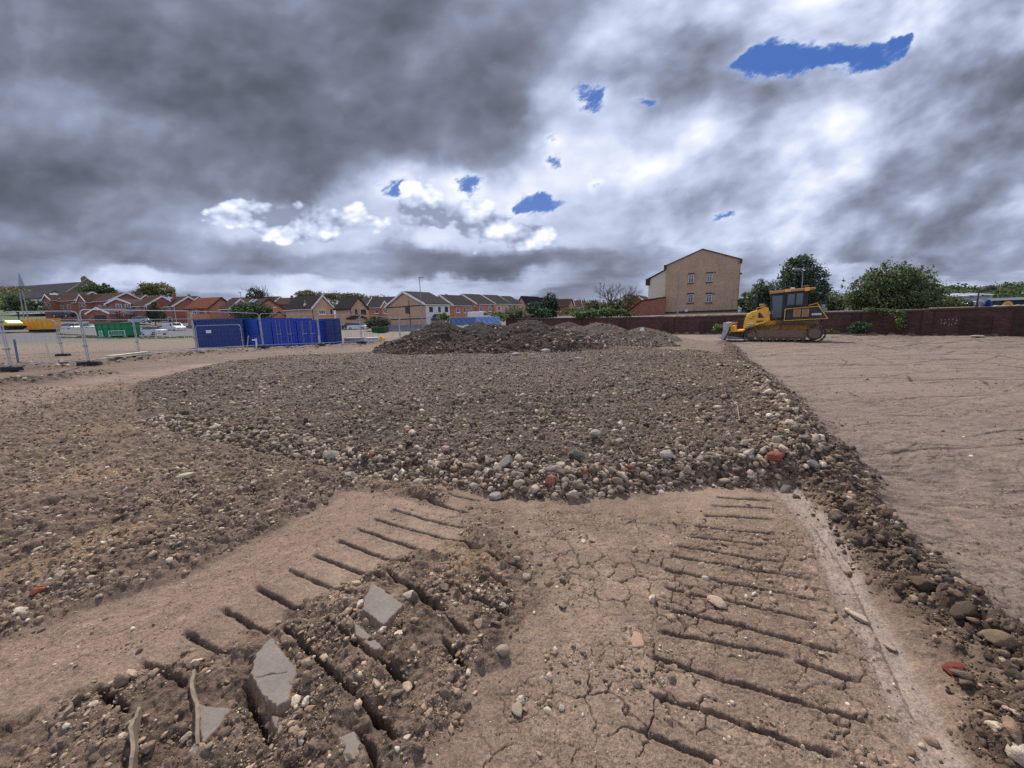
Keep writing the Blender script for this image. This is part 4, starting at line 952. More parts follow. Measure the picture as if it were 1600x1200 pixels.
GLASS = plain('window_glass', lin(60, 66, 76), .08, var=.15, scale=2, spec=.8); PANEL = plain('solar_glass', lin(150, 160, 176), .15, var=.05, spec=.8)

class House:
    def __init__(s, name, label, cat, a, b, ybase, group=None):
        """front wall from photo pixel/distance a to b, foot at row ybase of a"""
        (pa, da), (pb, db) = a, b
        A = P(pa, ybase, da); Bp = P(pb, ybase, db)
        s.A = Vector((A.x, A.y, A.z)); d = Vector((Bp.x - A.x, Bp.y - A.y, 0)); s.w = d.length; d.normalize(); s.d = d
        s.rz = math.atan2(d.y, d.x)
        s.root = thing(name, label, cat, s.A, s.rz, group)
        s.pa, s.pb = pa, pb
    def loc(s, px, py, face='f', off=0.0):
        """local point where the ray of a pixel meets the front (f), right (r) or left (l) wall"""
        o = Vector((0, 0, EYE)) - s.A; r = Vector(ray(px, py))
        nrm = Vector((-s.d.y, s.d.x, 0))
        ol = Vector((o.dot(s.d), o.dot(nrm), o.z)); rl = Vector((r.dot(s.d), r.dot(nrm), r.z))
        if face == 'f': t = (off - ol.y) / rl.y
        elif face == 'r': t = (s.w + off - ol.x) / rl.x
        else: t = (off - ol.x) / rl.x
        return ol + rl * t
    def z(s, py, px=None, face='f'): return s.loc(s.pa if px is None else px, py, face).z
    def block(s, x0, x1, y0, y1, he, hr, ridge, wall, roof, barge=T_WH, low=-2.0, over=.25, eave=.3, th=.14, name='wall', bw=.16):
        m = MB(); xm = (x0 + x1) / 2; ym = (y0 + y1) / 2
        if ridge == 'y': m.prism([(x0, low), (x1, low), (x1, he), (xm, hr), (x0, he)], y0, y1, 'y')
        else: m.prism([(y0, low), (y1, low), (y1, he), (ym, hr), (y0, he)], x0, x1, 'x')
        m.obj(name, wall, s.root)
        r = MB(); bg = MB(); bg2 = MB()
        if ridge == 'y':
            sl = (hr - he) / (xm - x0); ex = x0 - eave; ez = he - eave * sl
            for sg in (1, -1):
                f = lambda x: xm + sg * (x - xm)
                r.prism([(f(ex), ez + .02), (f(ex), ez + .02 + th), (xm, hr + .02 + th), (xm, hr + .02)], y0 - over, y1 + over, 'y')
                bg.prism([(f(ex), ez - bw), (f(ex), ez + .06 + th), (xm, hr + .06 + th), (xm, hr - bw)], y0 - over - .05, y0 - over - .002, 'y')
            g = MB(); g.box(ex - .06, y0 - over, ez - .06, ex + .06, y1 + over, ez + .05); g.box(2 * xm - ex - .06, y0 - over, ez - .06, 2 * xm - ex + .06, y1 + over, ez + .05)
        else:
            sl = (hr - he) / (ym - y0); ey = y0 - eave; ez = he - eave * sl
            for sg in (1, -1):
                f = lambda y: ym + sg * (y - ym)
                r.prism([(f(ey), ez + .02), (f(ey), ez + .02 + th), (ym, hr + .02 + th), (ym, hr + .02)], x0 - over, x1 + over, 'x')
                for xa in (x0 - over - .05, x1 + over + .002):
                    q = bg if xa < x0 else bg2
                    q.prism([(f(ey), ez - .16), (f(ey), ez + .06 + th), (ym, hr + .06 + th), (ym, hr - .16)], xa, xa + .048, 'x')
            g = MB(); g.box(x0 - over, ey - .06, ez - .06, x1 + over, ey + .06, ez + .05)
        ro = r.obj('roof', roof, s.root)
        bg.obj('bargeboard', barge, s.root); (bg2.obj('bargeboard', barge, s.root) if bg2.v else None); g.obj('gutter', barge, s.root)
        return ro
    def win(s, px, py, wpx, hpx, face='f', frame=T_WH, pane=GLASS, bars=1, sill=None, off=0.0, z=None, lintel=None):
        """window centred on a pixel, sizes in photo pixels"""
        c = s.loc(px, py, face, off); e = s.loc(px + wpx / 2, py, face, off); t = s.loc(px, py - hpx / 2, face, off)
        w = (e - c).length * 2; h = abs(t.z - c.z) * 2
        o = bpy.data.objects.new('window', None)
        m = MB(); fr = max(.05, .07 * w); hw, hh = w / 2, h / 2
        m.box(-hw, -.05, -hh, -hw + fr, .02, hh); m.box(hw - fr, -.05, -hh, hw, .02, hh)
        m.box(-hw + fr, -.05, -hh, hw - fr, .02, -hh + fr); m.box(-hw + fr, -.05, hh - fr, hw - fr, .02, hh)
        for k in range(bars): 
            x = -hw + w * (k + 1) / (bars + 1); m.box(x - fr * .4, -.045, -hh + fr, x + fr * .4, .02, hh - fr)
        if bars and hpx > 7: m.box(-hw + fr, -.043, hh * .3, hw - fr, .02, hh * .3 + fr * .7)
        f = m.obj('window', frame, s.root); 
        g = MB(); g.box(-hw + fr, -.02, -hh + fr, hw - fr, .03, hh - fr); g.obj('pane', pane, f)
        if sill: q = MB(); q.box(-hw - .1, -.12, -hh - .12, hw + .1, .02, -hh - .002); q.obj('sill', sill, f)
        if lintel: q = MB(); q.box(-hw - .1, -.04, hh + .002, hw + .1, .02, hh + .22); q.obj('lintel', lintel, f)
        if face == 'f': f.location = (c.x, off, c.z)
        elif face == 'r': f.location = (s.w + off, c.y, c.z); f.rotation_euler = (0, 0, PI / 2)
        else: f.location = (off, c.y, c.z); f.rotation_euler = (0, 0, -PI / 2)
        return f
    def door(s, px, py, wpx, hpx, mat, face='f', off=0.0, name='door'):
        c = s.loc(px, py, face, off); e = s.loc(px + wpx / 2, py, face, off); t = s.loc(px, py - hpx / 2, face, off)
        w = (e - c).length; h = abs(t.z - c.z); m = MB(); m.box(-w, -.06, -h, w, .02, h)
        f = m.obj(name, mat, s.root)
        if face == 'f': f.location = (c.x, off, c.z)
        elif face == 'r': f.location = (s.w + off, c.y, c.z); f.rotation_euler = (0, 0, PI / 2)
        return f
    def pipe(s, x, z0, z1, y=-.08, r=.05, mat=T_DK):
        m = MB(); m.tube([(x, y, z0), (x, y, z1)], r, 6); m.obj('downpipe', mat, s.root)
    def chimney(s, roof, x, y, z, w=.6, h=1.0, mat=B_RED):
        m = MB(); m.box(x - w / 2, y - w / 2, z - .6, x + w / 2, y + w / 2, z + h)
        c = m.obj('chimney', mat, roof); k = MB(); k.cyl((x, y, z + h), .13, .35, n=8); return c

def simple(name, label, a, b, yb, ye, ya, L, ridge='y', wall=B_RED, roof=R_BR, barge=T_WH, wins=(), group='red brick houses on the estate', x0=0.0, chim=None, cat='house', dish=None, side_to=None, side_l=None):
    h = House(name, label, cat, a, b, yb, group); he = h.z(ye)
    if side_l: L = h.loc(side_l, ye + 2, 'l').y
    if side_to: L = h.loc(side_to, ye, 'r').y
    hr = h.loc((a[0] + b[0]) / 2, ya, 'f', 0 if ridge == 'y' else L / 2).z
    ro = h.block(x0, h.w, 0, L, he, hr, ridge, wall, roof, barge)
    for w in wins: h.win(*w[:4], **(w[4] if len(w) > 4 else {}))
    if chim: h.chimney(ro, chim[0] * h.w, chim[1] * L, hr - .2, mat=wall)
    if dish:
        p = h.loc(*dish); m = MB(); m.cyl((p.x, -.35, p.z), .35, .05, 'y', 12); m.tube([(p.x, -.3, p.z), (p.x, .02, p.z - .2)], .03, 5); m.obj('satellite_dish', T_WH, h.root)
    return h, he, hr
def wing(h, pxa, pxb, yf, yb, ye, pxr, yr, wall, roof, barge=T_WH):
    """a gabled wing pushed forward of the front wall, from column pxa to pxb"""
    xa = h.loc(pxa, ye, 'f', yf).x; xb = h.loc(pxb, ye, 'f', yf).x; he = h.loc(pxa, ye, 'f', yf).z; hr = h.loc(pxr, yr, 'f', yf).z
    h.block(xa, xb, yf, yb, he, hr, 'y', wall, roof, barge, over=.15, eave=.15)

R_ = {}
# far left: bungalow below the church
h, he, hr = simple('bungalow', 'cream bungalow with a long dark slate roof below the church on the hill', (14, 118), (66, 118), 481, 467, 456, 8, 'x', CREAM, R_GR, T_DK, wins=[(47, 470, 5, 5), (60, 470, 5, 5), (53, 473, 4, 6, dict(bars=0))], group=None, cat='bungalow')
# red houses
h, he, hr = simple('brick_house', 'red brick house with a pale solar panel on its brown roof', (72, 105), (122, 103), 496, 471, 459, 8, 'x', wins=[(108, 479, 5, 6), (97, 480, 4, 5)])
wing(h, 66, 79, -1.5, 3, 469, 71.5, 461, B_RED, R_BR); h.win(69.5, 475, 4, 6, off=-1.5); h.win(75.5, 475, 3, 6, off=-1.5, bars=0)
m = MB(); p0 = h.loc(78, 460, 'f', 2.6); p1 = h.loc(91, 460, 'f', 2.6); p2 = h.loc(95, 469, 'f', .3); p3 = h.loc(82, 469, 'f', .3)
up_ = Vector((0, -.12, .30)); m.hexa([p3 + up_ * .3, p2 + up_ * .3, p1 + up_ * .3, p0 + up_ * .3, p3 + up_, p2 + up_, p1 + up_, p0 + up_]); m.obj('solar_panel', PANEL, h.root)
h, he, hr = simple('brick_house', 'long red brick house with two roof aerials behind the brick garage', (122, 103), (176, 100), 503, 472, 460.5, 8, 'x', wins=[(138, 481, 5, 6), (167, 478, 4, 5)])
wing(h, 120, 134, -1.5, 3, 472, 125.5, 460.5, B_RED, R_BR); h.win(125.5, 476, 3, 7, off=-1.5, bars=0); h.win(131, 476, 4, 6, off=-1.5)
h, he, hr = simple('brick_house', 'red brick house with a front gable beside a pink blossom bush', (172, 98), (210, 98), 507, 475, 466.5, 10, 'y', wins=[(186, 478.5, 9, 7), (200, 478.5, 9, 7), (190, 492, 10, 7), (207, 493, 6, 10, dict(bars=0, frame=T_WH))])
h.block(-3.4, -.05, 2, 9, he - .2, hr - .3, 'x', B_RED, R_BR)
h.pipe(.25, -1, he)
h, he, hr = simple('brick_garage', 'small red brick garage with a grey roof and dark open doorway', (139, 90), (173, 90), 504, 490, 481, 8, 'y', wall=B_RED, roof=R_GR, group=None, cat='garage')
h.door(157, 497, 18, 9, T_DK, off=0)
h, he, hr = simple('brick_house', 'red brick house with a broad side gable left of the dark conifer', (232, 96), (284, 104), 506, 477.5, 463.5, 9, 'y', side_l=209, wins=[(238, 482, 4, 7, dict(bars=0)), (252, 484, 4, 6)])
h.pipe(.2, -1, he, mat=T_WH); h.win(215.5, 482.5, 5, 6.5, face='l'); h.win(227.5, 482, 3.5, 7, face='l', bars=0); h.win(217, 497, 5, 7, face='l'); h.win(229, 499, 4, 8, face='l', bars=0)
h, he, hr = simple('brick_house', 'red brick house with a broad side gable between the dark conifer and the orange roof', (275, 96), (324, 103), 508, 478, 464, 8, 'y', side_l=258, chim=(.3, .9))
h.win(263.5, 483, 5, 7, face='l'); h.win(266, 500, 6, 9, face='l', bars=0); h.pipe(.2, -1, he, mat=T_WH)
h, he, hr = simple('brick_house', 'orange roofed red brick house behind the left blue container', (330, 90), (372, 97), 512, 481, 465.5, 13, 'y', side_l=290, wall=B_RED2, roof=R_OR, barge=T_DK)
for px, bw in ((296, 3), (304, 6), (315, 5.5), (325, 2.5)): h.win(px, 487, bw, 6.5, face='l', bars=0 if bw < 5 else 1, frame=T_WH if px < 310 else T_DK)
h, he, hr = simple('brick_house', 'low red brick house with two small white windows left of the dark hedge', (362, 86), (398, 92), 512, 482, 468, 11, 'y', side_l=344, wall=B_RED, roof=R_BR, wins=[(366, 488.5, 4, 7, dict(bars=0))], barge=T_WH)
h.win(358, 488.5, 3.5, 7, face='l', bars=0)
h, he, hr = simple('brick_house', 'orange brick house with two skylights and a dark edged gable behind the hedge', (402, 82), (447, 87), 515, 482, 467, 10, 'y', side_l=378, wall=B_RED2, roof=R_BR, barge=T_DK)
for k in (0, 1):
    m = MB(); a0 = h.loc(394.5 + 6 * k, 470.5, 'l', h.w * .33); m.hexa([(a0.x - .5, a0.y + .1, a0.z - .4), (a0.x - .5, a0.y + 1.0, a0.z - .4), (a0.x + .5, a0.y + 1.0, a0.z + .35), (a0.x + .5, a0.y + .1, a0.z + .35),
        (a0.x - .6, a0.y + .1, a0.z - .25), (a0.x - .6, a0.y + 1.0, a0.z - .25), (a0.x + .4, a0.y + 1.0, a0.z + .5), (a0.x + .4, a0.y + .1, a0.z + .5)]); m.obj('skylight', PANEL, h.root)
wing(h, 422, 450, -4, -.02, 496, 434, 487.5, B_RED2, R_OR, T_DK)
# houses further up behind
simple('brick_house', 'brown roofed house peeping over the hedge house with a squat chimney', (432, 118), (470, 118), 500, 476, 466, 8, 'x', chim=(.45, .5), barge=T_DK)
# buff houses
GB = 'buff brick houses beyond the site fence'
h, he, hr = simple('buff_house', 'buff brick house with a white edged gable and a satellite dish on its dark roof', (491, 74), (525, 79), 520, 481, 462.5, 10, 'y', B_BUFF, R_DK, T_WH, side_l=446, wins=[(503, 486.8, 10, 8.5, dict(bars=2, sill=T_WH)), (517.5, 487, 4.5, 9, dict(bars=0, sill=T_WH))], group=GB)
h.pipe(.12, -1, he); m = MB(); p = h.loc(477, 477, 'l', .4); m.cyl((p.x, p.y, p.z), .35, .06, 'y', 12); m.tube([(p.x, p.y, p.z), (p.x, p.y, p.z + 1.0)], .03, 5); m.obj('satellite_dish', T_WH, h.root)
h, he, hr = simple('buff_house', 'buff brick house with a dark edged gable and dark porch by the parked white car', (550, 74), (577, 78), 519, 481, 464.5, 9, 'y', B_BUFF, R_DK, T_DK, side_l=524, wins=[(556.5, 487.5, 3.5, 8.5, dict(bars=0, frame=T_DK)), (568, 488, 7.5, 8.5, dict(frame=T_DK)), (553.5, 508, 5, 5, dict(frame=T_DK))], group=GB)
h.pipe(.1, -1, he); wing(h, 552, 572, -1.6, -.02, 498, 562, 494, B_BUFF, R_DK, T_DK); h.door(569, 506, 5, 14, T_DK, off=-.02)
h, he, hr = simple('buff_house', 'reddish brick house with a small white gable behind the dark green skip', (578, 84), (612, 84), 517, 480, 465, 8, 'x', B_RED2, R_DK, T_WH, wins=[(588.8, 485.5, 5, 8, dict(sill=T_WH))], group=GB)
wing(h, 595.5, 608, -1, 3, 480, 603, 471, B_RED2, R_DK); h.win(602.5, 485.5, 5, 8, off=-1, sill=T_WH)
h, he, hr = simple('buff_house', 'largest buff brick gabled house with a white side wall', (607, 76), (667, 69), 520, 479, 455.5, 9, 'y', B_BUFF, R_DK, T_WH, wins=[(637, 484, 7, 11, dict(frame=T_DK, bars=1))], group=GB, side_to=702)
Lr = h.loc(702, 478, 'r').y; m = MB(); m.box(h.w + .004, .1, -2, h.w + .05, Lr, he - .1); m.obj('rendered_wall', RENDER_W, h.root)
for px, w_ in ((673.5, 5.5), (686.5, 3.5), (697.5, 5)): h.win(px, 483.5, w_, 8, face='r', off=.05, frame=T_DK, bars=1 if w_ > 4 else 0)
p = h.loc(639, 470); h.pipe(p.x, -1, p.z); m = MB(); m.box(0, -.03, h.z(480.5) - .12, h.w, .01, h.z(480.5) + .05); m.obj('brick_band', T_DK, h.root)
m = MB(); m.box(0, -.03, h.z(499.5) - .1, h.w, .01, h.z(499.5) + .08); m.obj('brick_band', T_DK, h.root)
m = MB(); m.prism([(1, 2.2), (4.2, 2.2), (3.4, 3.2), (1.8, 3.2)], h.w + .06, h.w + 1.6, 'x'); m.obj('porch_roof', R_GR, h.root)
GT = 'row of dark roofed houses beyond the heaps'
h, he, hr = simple('terrace_house', 'first orange brick house of the dark roofed row, right of the white rendered wall', (672, 88), (711, 83), 519, 479, 461, 8.5, 'y', B_RED2, R_DK, T_WH, group=GT, side_to=741)
for px, w_ in ((715.5, 5), (726, 3), (735, 4.5)): h.win(px, 484.5, w_, 8, face='r', bars=1 if w_ > 4 else 0, sill=T_WH)
h, he, hr = simple('terrace_house', 'second house of the dark roofed row with two tall windows', (705, 98), (747, 92), 517, 477, 459.5, 9, 'y', B_RED2, R_DK, T_WH, group=GT, side_to=771)
for px, w_ in ((751, 4), (765, 4.5)): h.win(px, 482, w_, 8.5, face='r', sill=T_WH)
h.pipe(h.w + .1, -1, he, y=5.5)
h, he, hr = simple('terrace_house', 'third house of the dark roofed row with a roof aerial', (737, 108), (776, 101), 515, 477, 461, 10, 'y', B_BUFF, R_DK, T_WH, group=GT, side_to=797)
for px, w_ in ((779.5, 4), (791, 4)): h.win(px, 482, w_, 7, face='r')
h, he, hr = simple('terrace_house', 'fourth house of the dark roofed row behind the grey shrub', (766, 118), (800, 111), 513, 477, 463, 12, 'y', B_BUFF, R_DK, T_WH, group=GT, side_to=815)
simple('terrace_house', 'house with a narrow dark edged gable at the end of the row', (809, 118), (823, 116), 510, 477, 463, 9, 'y', B_BUFF, R_DK, T_DK, wins=[(816, 482, 4, 6)], group=GT)
simple('terrace_house', 'small gabled house left of the dark blue green conifer', (830, 126), (841, 124), 508, 476, 465, 11, 'y', B_BUFF, R_DK, T_DK, wins=[(836, 480, 3.5, 5)], group=GT)
simple('terrace_house', 'brown roofed house half hidden behind the dark blue green conifer', (840, 136), (853, 134), 506, 477, 467, 9, 'x', B_BUFF, R_BR, T_WH, group=GT)
h, he, hr = simple('terrace_house', 'distant house with a white gable and three narrow windows right of the conifer', (872, 150), (891, 150), 503, 478, 467.5, 9, 'x', B_BUFF, R_BR, T_WH, group=GT)
wing(h, 874, 887, -1.2, 3, 478, 881, 471, CREAM, R_BR); h.win(881, 481.5, 5, 4, off=-1.2, bars=2)
simple('terrace_house', 'distant pale pink gable house left of the bare tree', (888, 140), (897, 143), 502, 478, 467.5, 9, 'y', B_RED2, R_BR, T_DK, group=GT)
for i, (a, yr) in enumerate(((900, 470.5), (908, 472), (917, 474))):
    simple('terrace_house', ['first low roofed distant house between the pale pink gable and the bare tree', 'second low roofed distant house left of the bare tree', 'third and lowest distant roof left of the bare tree'][i], (a, 165 + i * 6), (a + 10, 165 + i * 6), 500, 480 + i, yr, 9, 'x', B_BUFF, R_BR, T_WH, group=GT)

# roofs behind the red estate
for i, (a, b, yr, D_) in enumerate(((150, 215, 462.5, 135), (262, 300, 464, 135), (355, 430, 465, 135), (545, 600, 466, 125), (575, 632, 465.5, 130), (655, 700, 466, 130))):
    simple('brick_house', ['long brown roof behind the front gabled red house', 'brown roof behind the house with the dark conifer', 'brown roof behind the skylight house', 'dark roof seen between the two smaller buff gables', 'dark roof left of the largest buff gable', 'dark roof behind the largest buff house'][i],
           (a, D_), (b, D_), 500, 475, yr, 9, 'x', B_RED if i < 3 else B_BUFF, R_BR if i < 3 else R_DK, T_WH, group='houses of which only the roof shows', chim=(.6, .5) if i in (1, 2) else None)

# church on the hill
h = House('church', 'long stone church with a grey slate roof on the wooded hill', 'church', (-60, 190), (112, 172), 492)
he = h.z(459, 112 - 12, 'f'); hr = he + 5.6
ro = h.block(0, h.w, 0, 15, he, hr, 'x', STONE, R_GR, STONE, low=-6)
m = MB(); m.prism([(-.4, -6), (15.4, -6), (15.4, he + .6), (7.5, hr + 1.4), (-.4, he + .6)], h.w - .1, h.w + .9, 'x'); m.obj('gable_wall', STONE, h.root)
m = MB(); m.box(h.w - 2.0, 6.7, hr - 1, h.w - .6, 8.3, hr + 1.8); m.prism([(6.7, hr + 1.8), (8.3, hr + 1.8), (7.5, hr + 2.6)], h.w - 2.0, h.w - .6, 'x'); m.obj('bellcote', STONE, h.root)
p = P(36.5, 456, 330); t = thing('spire', 'slim pale blue grey spire rising behind the church roof', 'spire', (p.x, p.y, 0))
m = MB(); m.box(-2, -2, 0, 2, 2, p.z + 4); m.obj('tower', STONE, t); m = MB(); zt = P(35.5, 426, 330).z; m.tube([(0, 0, p.z + 4), (0, 0, zt)], 2.0, 8, .15); m.obj('spire_cone', plain('far_slate', lin(140, 148, 164), .7), t)

# block of flats
h = House('flats', 'three storey buff brick block of flats with a plain gable end', 'block of flats', (1038, 58.5), (1152.5, 53.9), 489)
he = h.z(415.5); hr = h.loc(1097, 389.5).z; hl = h.z(413)
h.block(0, h.w, 0, 14, he, hr, 'y', B_FLAT, R_DK, T_DK, low=-1.2, over=.06, eave=.08, th=.03, bw=.03)
for px, py in ((1079.8, 435.5), (1108.6, 434), (1079, 466.5), (1107.5, 466)): h.win(px, py, 8.2, 12.5, bars=1, sill=T_DK, lintel=T_DK)
for px, py in ((1117, 425.5), (1115.5, 459)):
    p = h.loc(px, py); m = MB(); m.cyl((p.x, -.05, p.z), .1, .06, 'y', 10); m.obj('vent', T_DK, h.root)
m = MB(); m.box(h.w + .05, -.16, -1, h.w + .2, -.02, he - 1.2); m.obj('downpipe', T_WH, h.root)
m = MB(); m.box(h.w - .1, -.25, he - .5, h.w + .16, .4, he); m.obj('corner_corbel', T_DK, h.root); m = MB(); m.box(h.w - .02, -.2, he - 2.0, h.w + .22, .2, he - 1.8); m.obj('corner_corbel', T_DK, h.root)
m = MB(); m.box(-.25, -.3, he - .5, .1, .5, he + .1); m.obj('corner_corbel', T_DK, h.root)
p = h.loc(1072.5, 485); m = MB(); m.tube([(p.x, -.05, p.z), (p.x, -.28, p.z - .02)], .17, 10, .2); m.obj('outside_lamp', T_WH, h.root)
m = MB(); m.box(0, -.05, -.1, h.w, -.003, .16); m.obj('plinth', T_DK, h.root)
m = MB(); m.prism([(h.w + .25, 0), (h.w + 1.1, 0), (h.w + .5, .7), (h.w + .25, .9)], .5, 2.5, 'y'); m.obj('porch', T_WH, h.root)
h = House('flats_wing', 'cream clad wing with brick ground floor behind the left of the flats', 'building wing', (1012, 66), (1038.5, 63), 492)
z1 = h.z(437); z2 = h.z(422, 1038); m = MB(); zb = h.z(468); m.prism([(0, zb), (h.w + 2, zb), (h.w + 2, z2 + .6), (0, z1)], 0, 10, 'y'); m.obj('wall', CREAM, h.root)
m = MB(); m.prism([(-.3, z1 - .02), (h.w + 2, z2 + .62), (h.w + 2, z2 + .68), (-.3, z1 + .05)], -.3, 10.3, 'y'); m.obj('roof', R_DK, h.root)
m = MB(); m.box(-.28, -.4, z1 - .95, .28, .4, z1 + .1); m.obj('corner_corbel', T_DK, h.root)
m = MB(); m.box(-.004, .01, -2, h.w + 2, 9.9, zb - .003); m.obj('ground_floor_wall', B_RED, h.root)
h = House('brick_annex', 'low dark red brick building with a sloping roofline left of the flats', 'outbuilding', (981, 60), (1038, 57.5), 496)
zr = h.z(469); zl = h.z(488); xx = h.loc(1003, 480).x; m = MB(); m.prism([(0, -1.5), (h.w, -1.5), (h.w, zr + .1), (xx, zr - .25), (0, zl)], 0, 5, 'y'); m.obj('wall', B_RED, h.root)
m = MB(); m.prism([(-.2, zl - .02), (xx, zr - .22), (h.w, zr + .12), (h.w, zr + .24), (xx, zr - .08), (-.2, zl + .14)], -.12, 5.1, 'y'); m.obj('roof', R_BR, h.root)
simple('brick_house', 'small brick gable with white bargeboards between the bare tree and the cream wing', (977, 72), (1013, 70), 497, 477, 462, 9, 'y', B_RED, R_BR, T_WH, group=None)

# ---------------------------------------------------------------- the boundary wall
t = thing('brick_wall', 'long old dark brick boundary wall with a stone coping across the back of the site', 'wall', (WALL[0].x, WALL[0].y, 0))
M_COPE = plain('coping_stone', lin(84, 78, 76), .85, var=.2, scale=4, bump=.01)
M_SOOT = brick('sooty_brick', lin(80, 62, 58), lin(58, 48, 48), lin(74, 66, 62))
def wall_seg(a, b, za, zb, g0, g1_, th=.34):
    d = Vector((b.x - a.x, b.y - a.y, 0)); L = d.length; rz = math.atan2(d.y, d.x); base = Vector((a.x, a.y, 0)); back = th
    m = MB(); V = [(0, 0, g0 - .5), (L, 0, g1_ - .5), (L, back, g1_ - .5), (0, back, g0 - .5), (0, 0, za), (L, 0, zb), (L, back, zb), (0, back, za)]; m.hexa(V)
    loc = base - t.location; o = m.obj('brickwork', B_OLD, t, loc=(loc.x, loc.y, 0), rz=rz)
    m = MB(); m.hexa([(0, -.05, za + .003), (L, -.05, zb + .003), (L, back + .05, zb + .003), (0, back + .05, za + .003), (0, -.05, za + .12), (L, -.05, zb + .12), (L, back + .05, zb + .12), (0, back + .05, za + .12)])
    m.obj('coping', M_COPE, t, loc=(loc.x, loc.y, 0), rz=rz)
    return loc, rz, L
pts = []
for i in range(len(WALL) - 1):
    n = max(2, int((WALL[i + 1] - WALL[i]).length / 4.6))
    for k in range(n): pts.append(WALL[i].lerp(WALL[i + 1], k / n))
pts.append(WALL[-1])
for i in range(len(pts) - 1):
    a, b = pts[i], pts[i + 1]; jit = rnd.uniform(-.03, .03)
    ga, gb = float(G(np.array([a.x]), np.array([a.y]), wall=False)[0]), float(G(np.array([b.x]), np.array([b.y]), wall=False)[0])
    loc, rz, L = wall_seg(a, b, a.z + jit - .12, b.z + jit - .12, ga, gb)
    if i:
        m = MB(); m.box(-.24, -.13, ga - .4, .24, -.002, a.z - .14); m.obj('pier', M_SOOT if i % 2 else B_OLD, t, loc=(loc.x, loc.y, 0), rz=rz)
# blocked doorway and old patches
def on_wall(px, py, back=0.0):
    r = Vector(ray(px, py)); best = None
    for i in range(len(pts) - 1):
        a, b = pts[i], pts[i + 1]; d = Vector((b.x - a.x, b.y - a.y)); n = Vector((-d.y, d.x)).normalized()
        den = r.x * n.x + r.y * n.y
        if abs(den) < 1e-6: continue
        tt = ((a.x - n.x * back) * n.x + (a.y - n.y * back) * n.y) / den; q = Vector((r.x * tt, r.y * tt)); u = (q - Vector((a.x, a.y))).dot(d) / d.length_squared
        if 0 <= u <= 1 and tt > 0: best = (Vector((q.x, q.y, EYE + r.z * tt)), math.atan2(d.y, d.x))
    return best
for px, py, w, hgt, mat in ((1524, 510, 1.35, 1.25, M_SOOT), (1103, 511, 1.1, 1.1, M_SOOT), (1047, 512, 1.2, 1.1, M_SOOT)):
    q, rz = on_wall(px, py); m = MB(); m.box(-w / 2, -.05, -hgt / 2, w / 2, -.004, hgt / 2); m.obj('blocked_doorway', mat, t, loc=q - t.location, rz=rz)
M_PAINT = plain('white_paint', lin(160, 150, 150), .8)
def scribble(px, py, w, h, n, seed, rows=1):
    r = random.Random(seed); q, rz = on_wall(px, py); m = MB()
    for row in range(rows):
        for i in range(n):
            x0 = -w / 2 + w * i / n; z0 = h * (rows / 2 - row - 1) + r.uniform(-.03, .03); cw = w / n * .8; ch = h * .75
            k = r.randint(3, 4); P_ = [(x0 + cw * r.random(), -.012, z0 + ch * r.random()) for _ in range(k)]
            for a, b in zip(P_, P_[1:]): m.tube([a, b], .016, 4)
    m.obj('graffiti', M_PAINT, t, loc=q - t.location, rz=rz)
scribble(1486, 502, 1.0, .26, 6, 3, 2); scribble(1521, 514, .5, .16, 5, 9, 1)
# ---------------------------------------------------------------- paints
GALV = plain('galvanised_steel', lin(176, 178, 182), .45, metal=.6, var=.08); GALV2 = plain('dull_galvanised', lin(140, 144, 148), .5, metal=.5)
WIREM = plain('wire_grey', lin(112, 114, 118), .8, spec=.1); BLUE = plain('container_blue', lin(30, 70, 156), .5, var=.14, scale=1.2); BLUE2 = plain('container_navy', lin(34, 56, 116), .55, var=.16, scale=1.5); BLUE3 = plain('container_bright', lin(32, 60, 164), .5, var=.08, scale=1.2)
YEL = plain('skip_yellow', lin(224, 162, 60), .6, var=.16, scale=1.5); GRN = plain('container_green', lin(30, 122, 76), .55, var=.1, scale=1.5); GRN2 = plain('dark_green', lin(30, 82, 48), .6)
BLK = plain('black_rubber', lin(38, 38, 40), .8); WHT = plain('car_white', lin(204, 206, 210), .35, var=.02); SLV = plain('car_silver', lin(150, 160, 172), .3, metal=.3, var=.03)
DKC = plain('car_dark', lin(44, 48, 58), .25); CARGL = plain('car_glass', lin(30, 34, 40), .06, spec=.9); GREY = plain('sheet_grey', lin(140, 144, 152), .6, var=.1, scale=4)
WOODP = plain('pale_plank', lin(200, 186, 164), .8, var=.15, scale=6); YDZ = plain('dozer_yellow', lin(244, 182, 60), .5, var=.12, scale=3); DUSTY = plain('dusty_steel', lin(118, 96, 80), .85, var=.22, scale=5)
TRK = plain('track_steel', lin(70, 64, 62), .6, metal=.3, var=.2, scale=6); BLADE = plain('blade_steel', lin(176, 176, 180), .42, metal=.35, var=.12, scale=3); CABK = plain('cab_dark', lin(34, 36, 46), .5); CABGL = plain('cab_glass', lin(62, 78, 86), .1, spec=.9, var=.2, scale=2)
NETB = plain('debris_netting', lin(84, 108, 150), .7, var=.25, scale=2); PINKM = plain('rusty_orange', lin(186, 134, 96), .65); LETW = plain('decal_white', lin(220, 220, 224), .5)

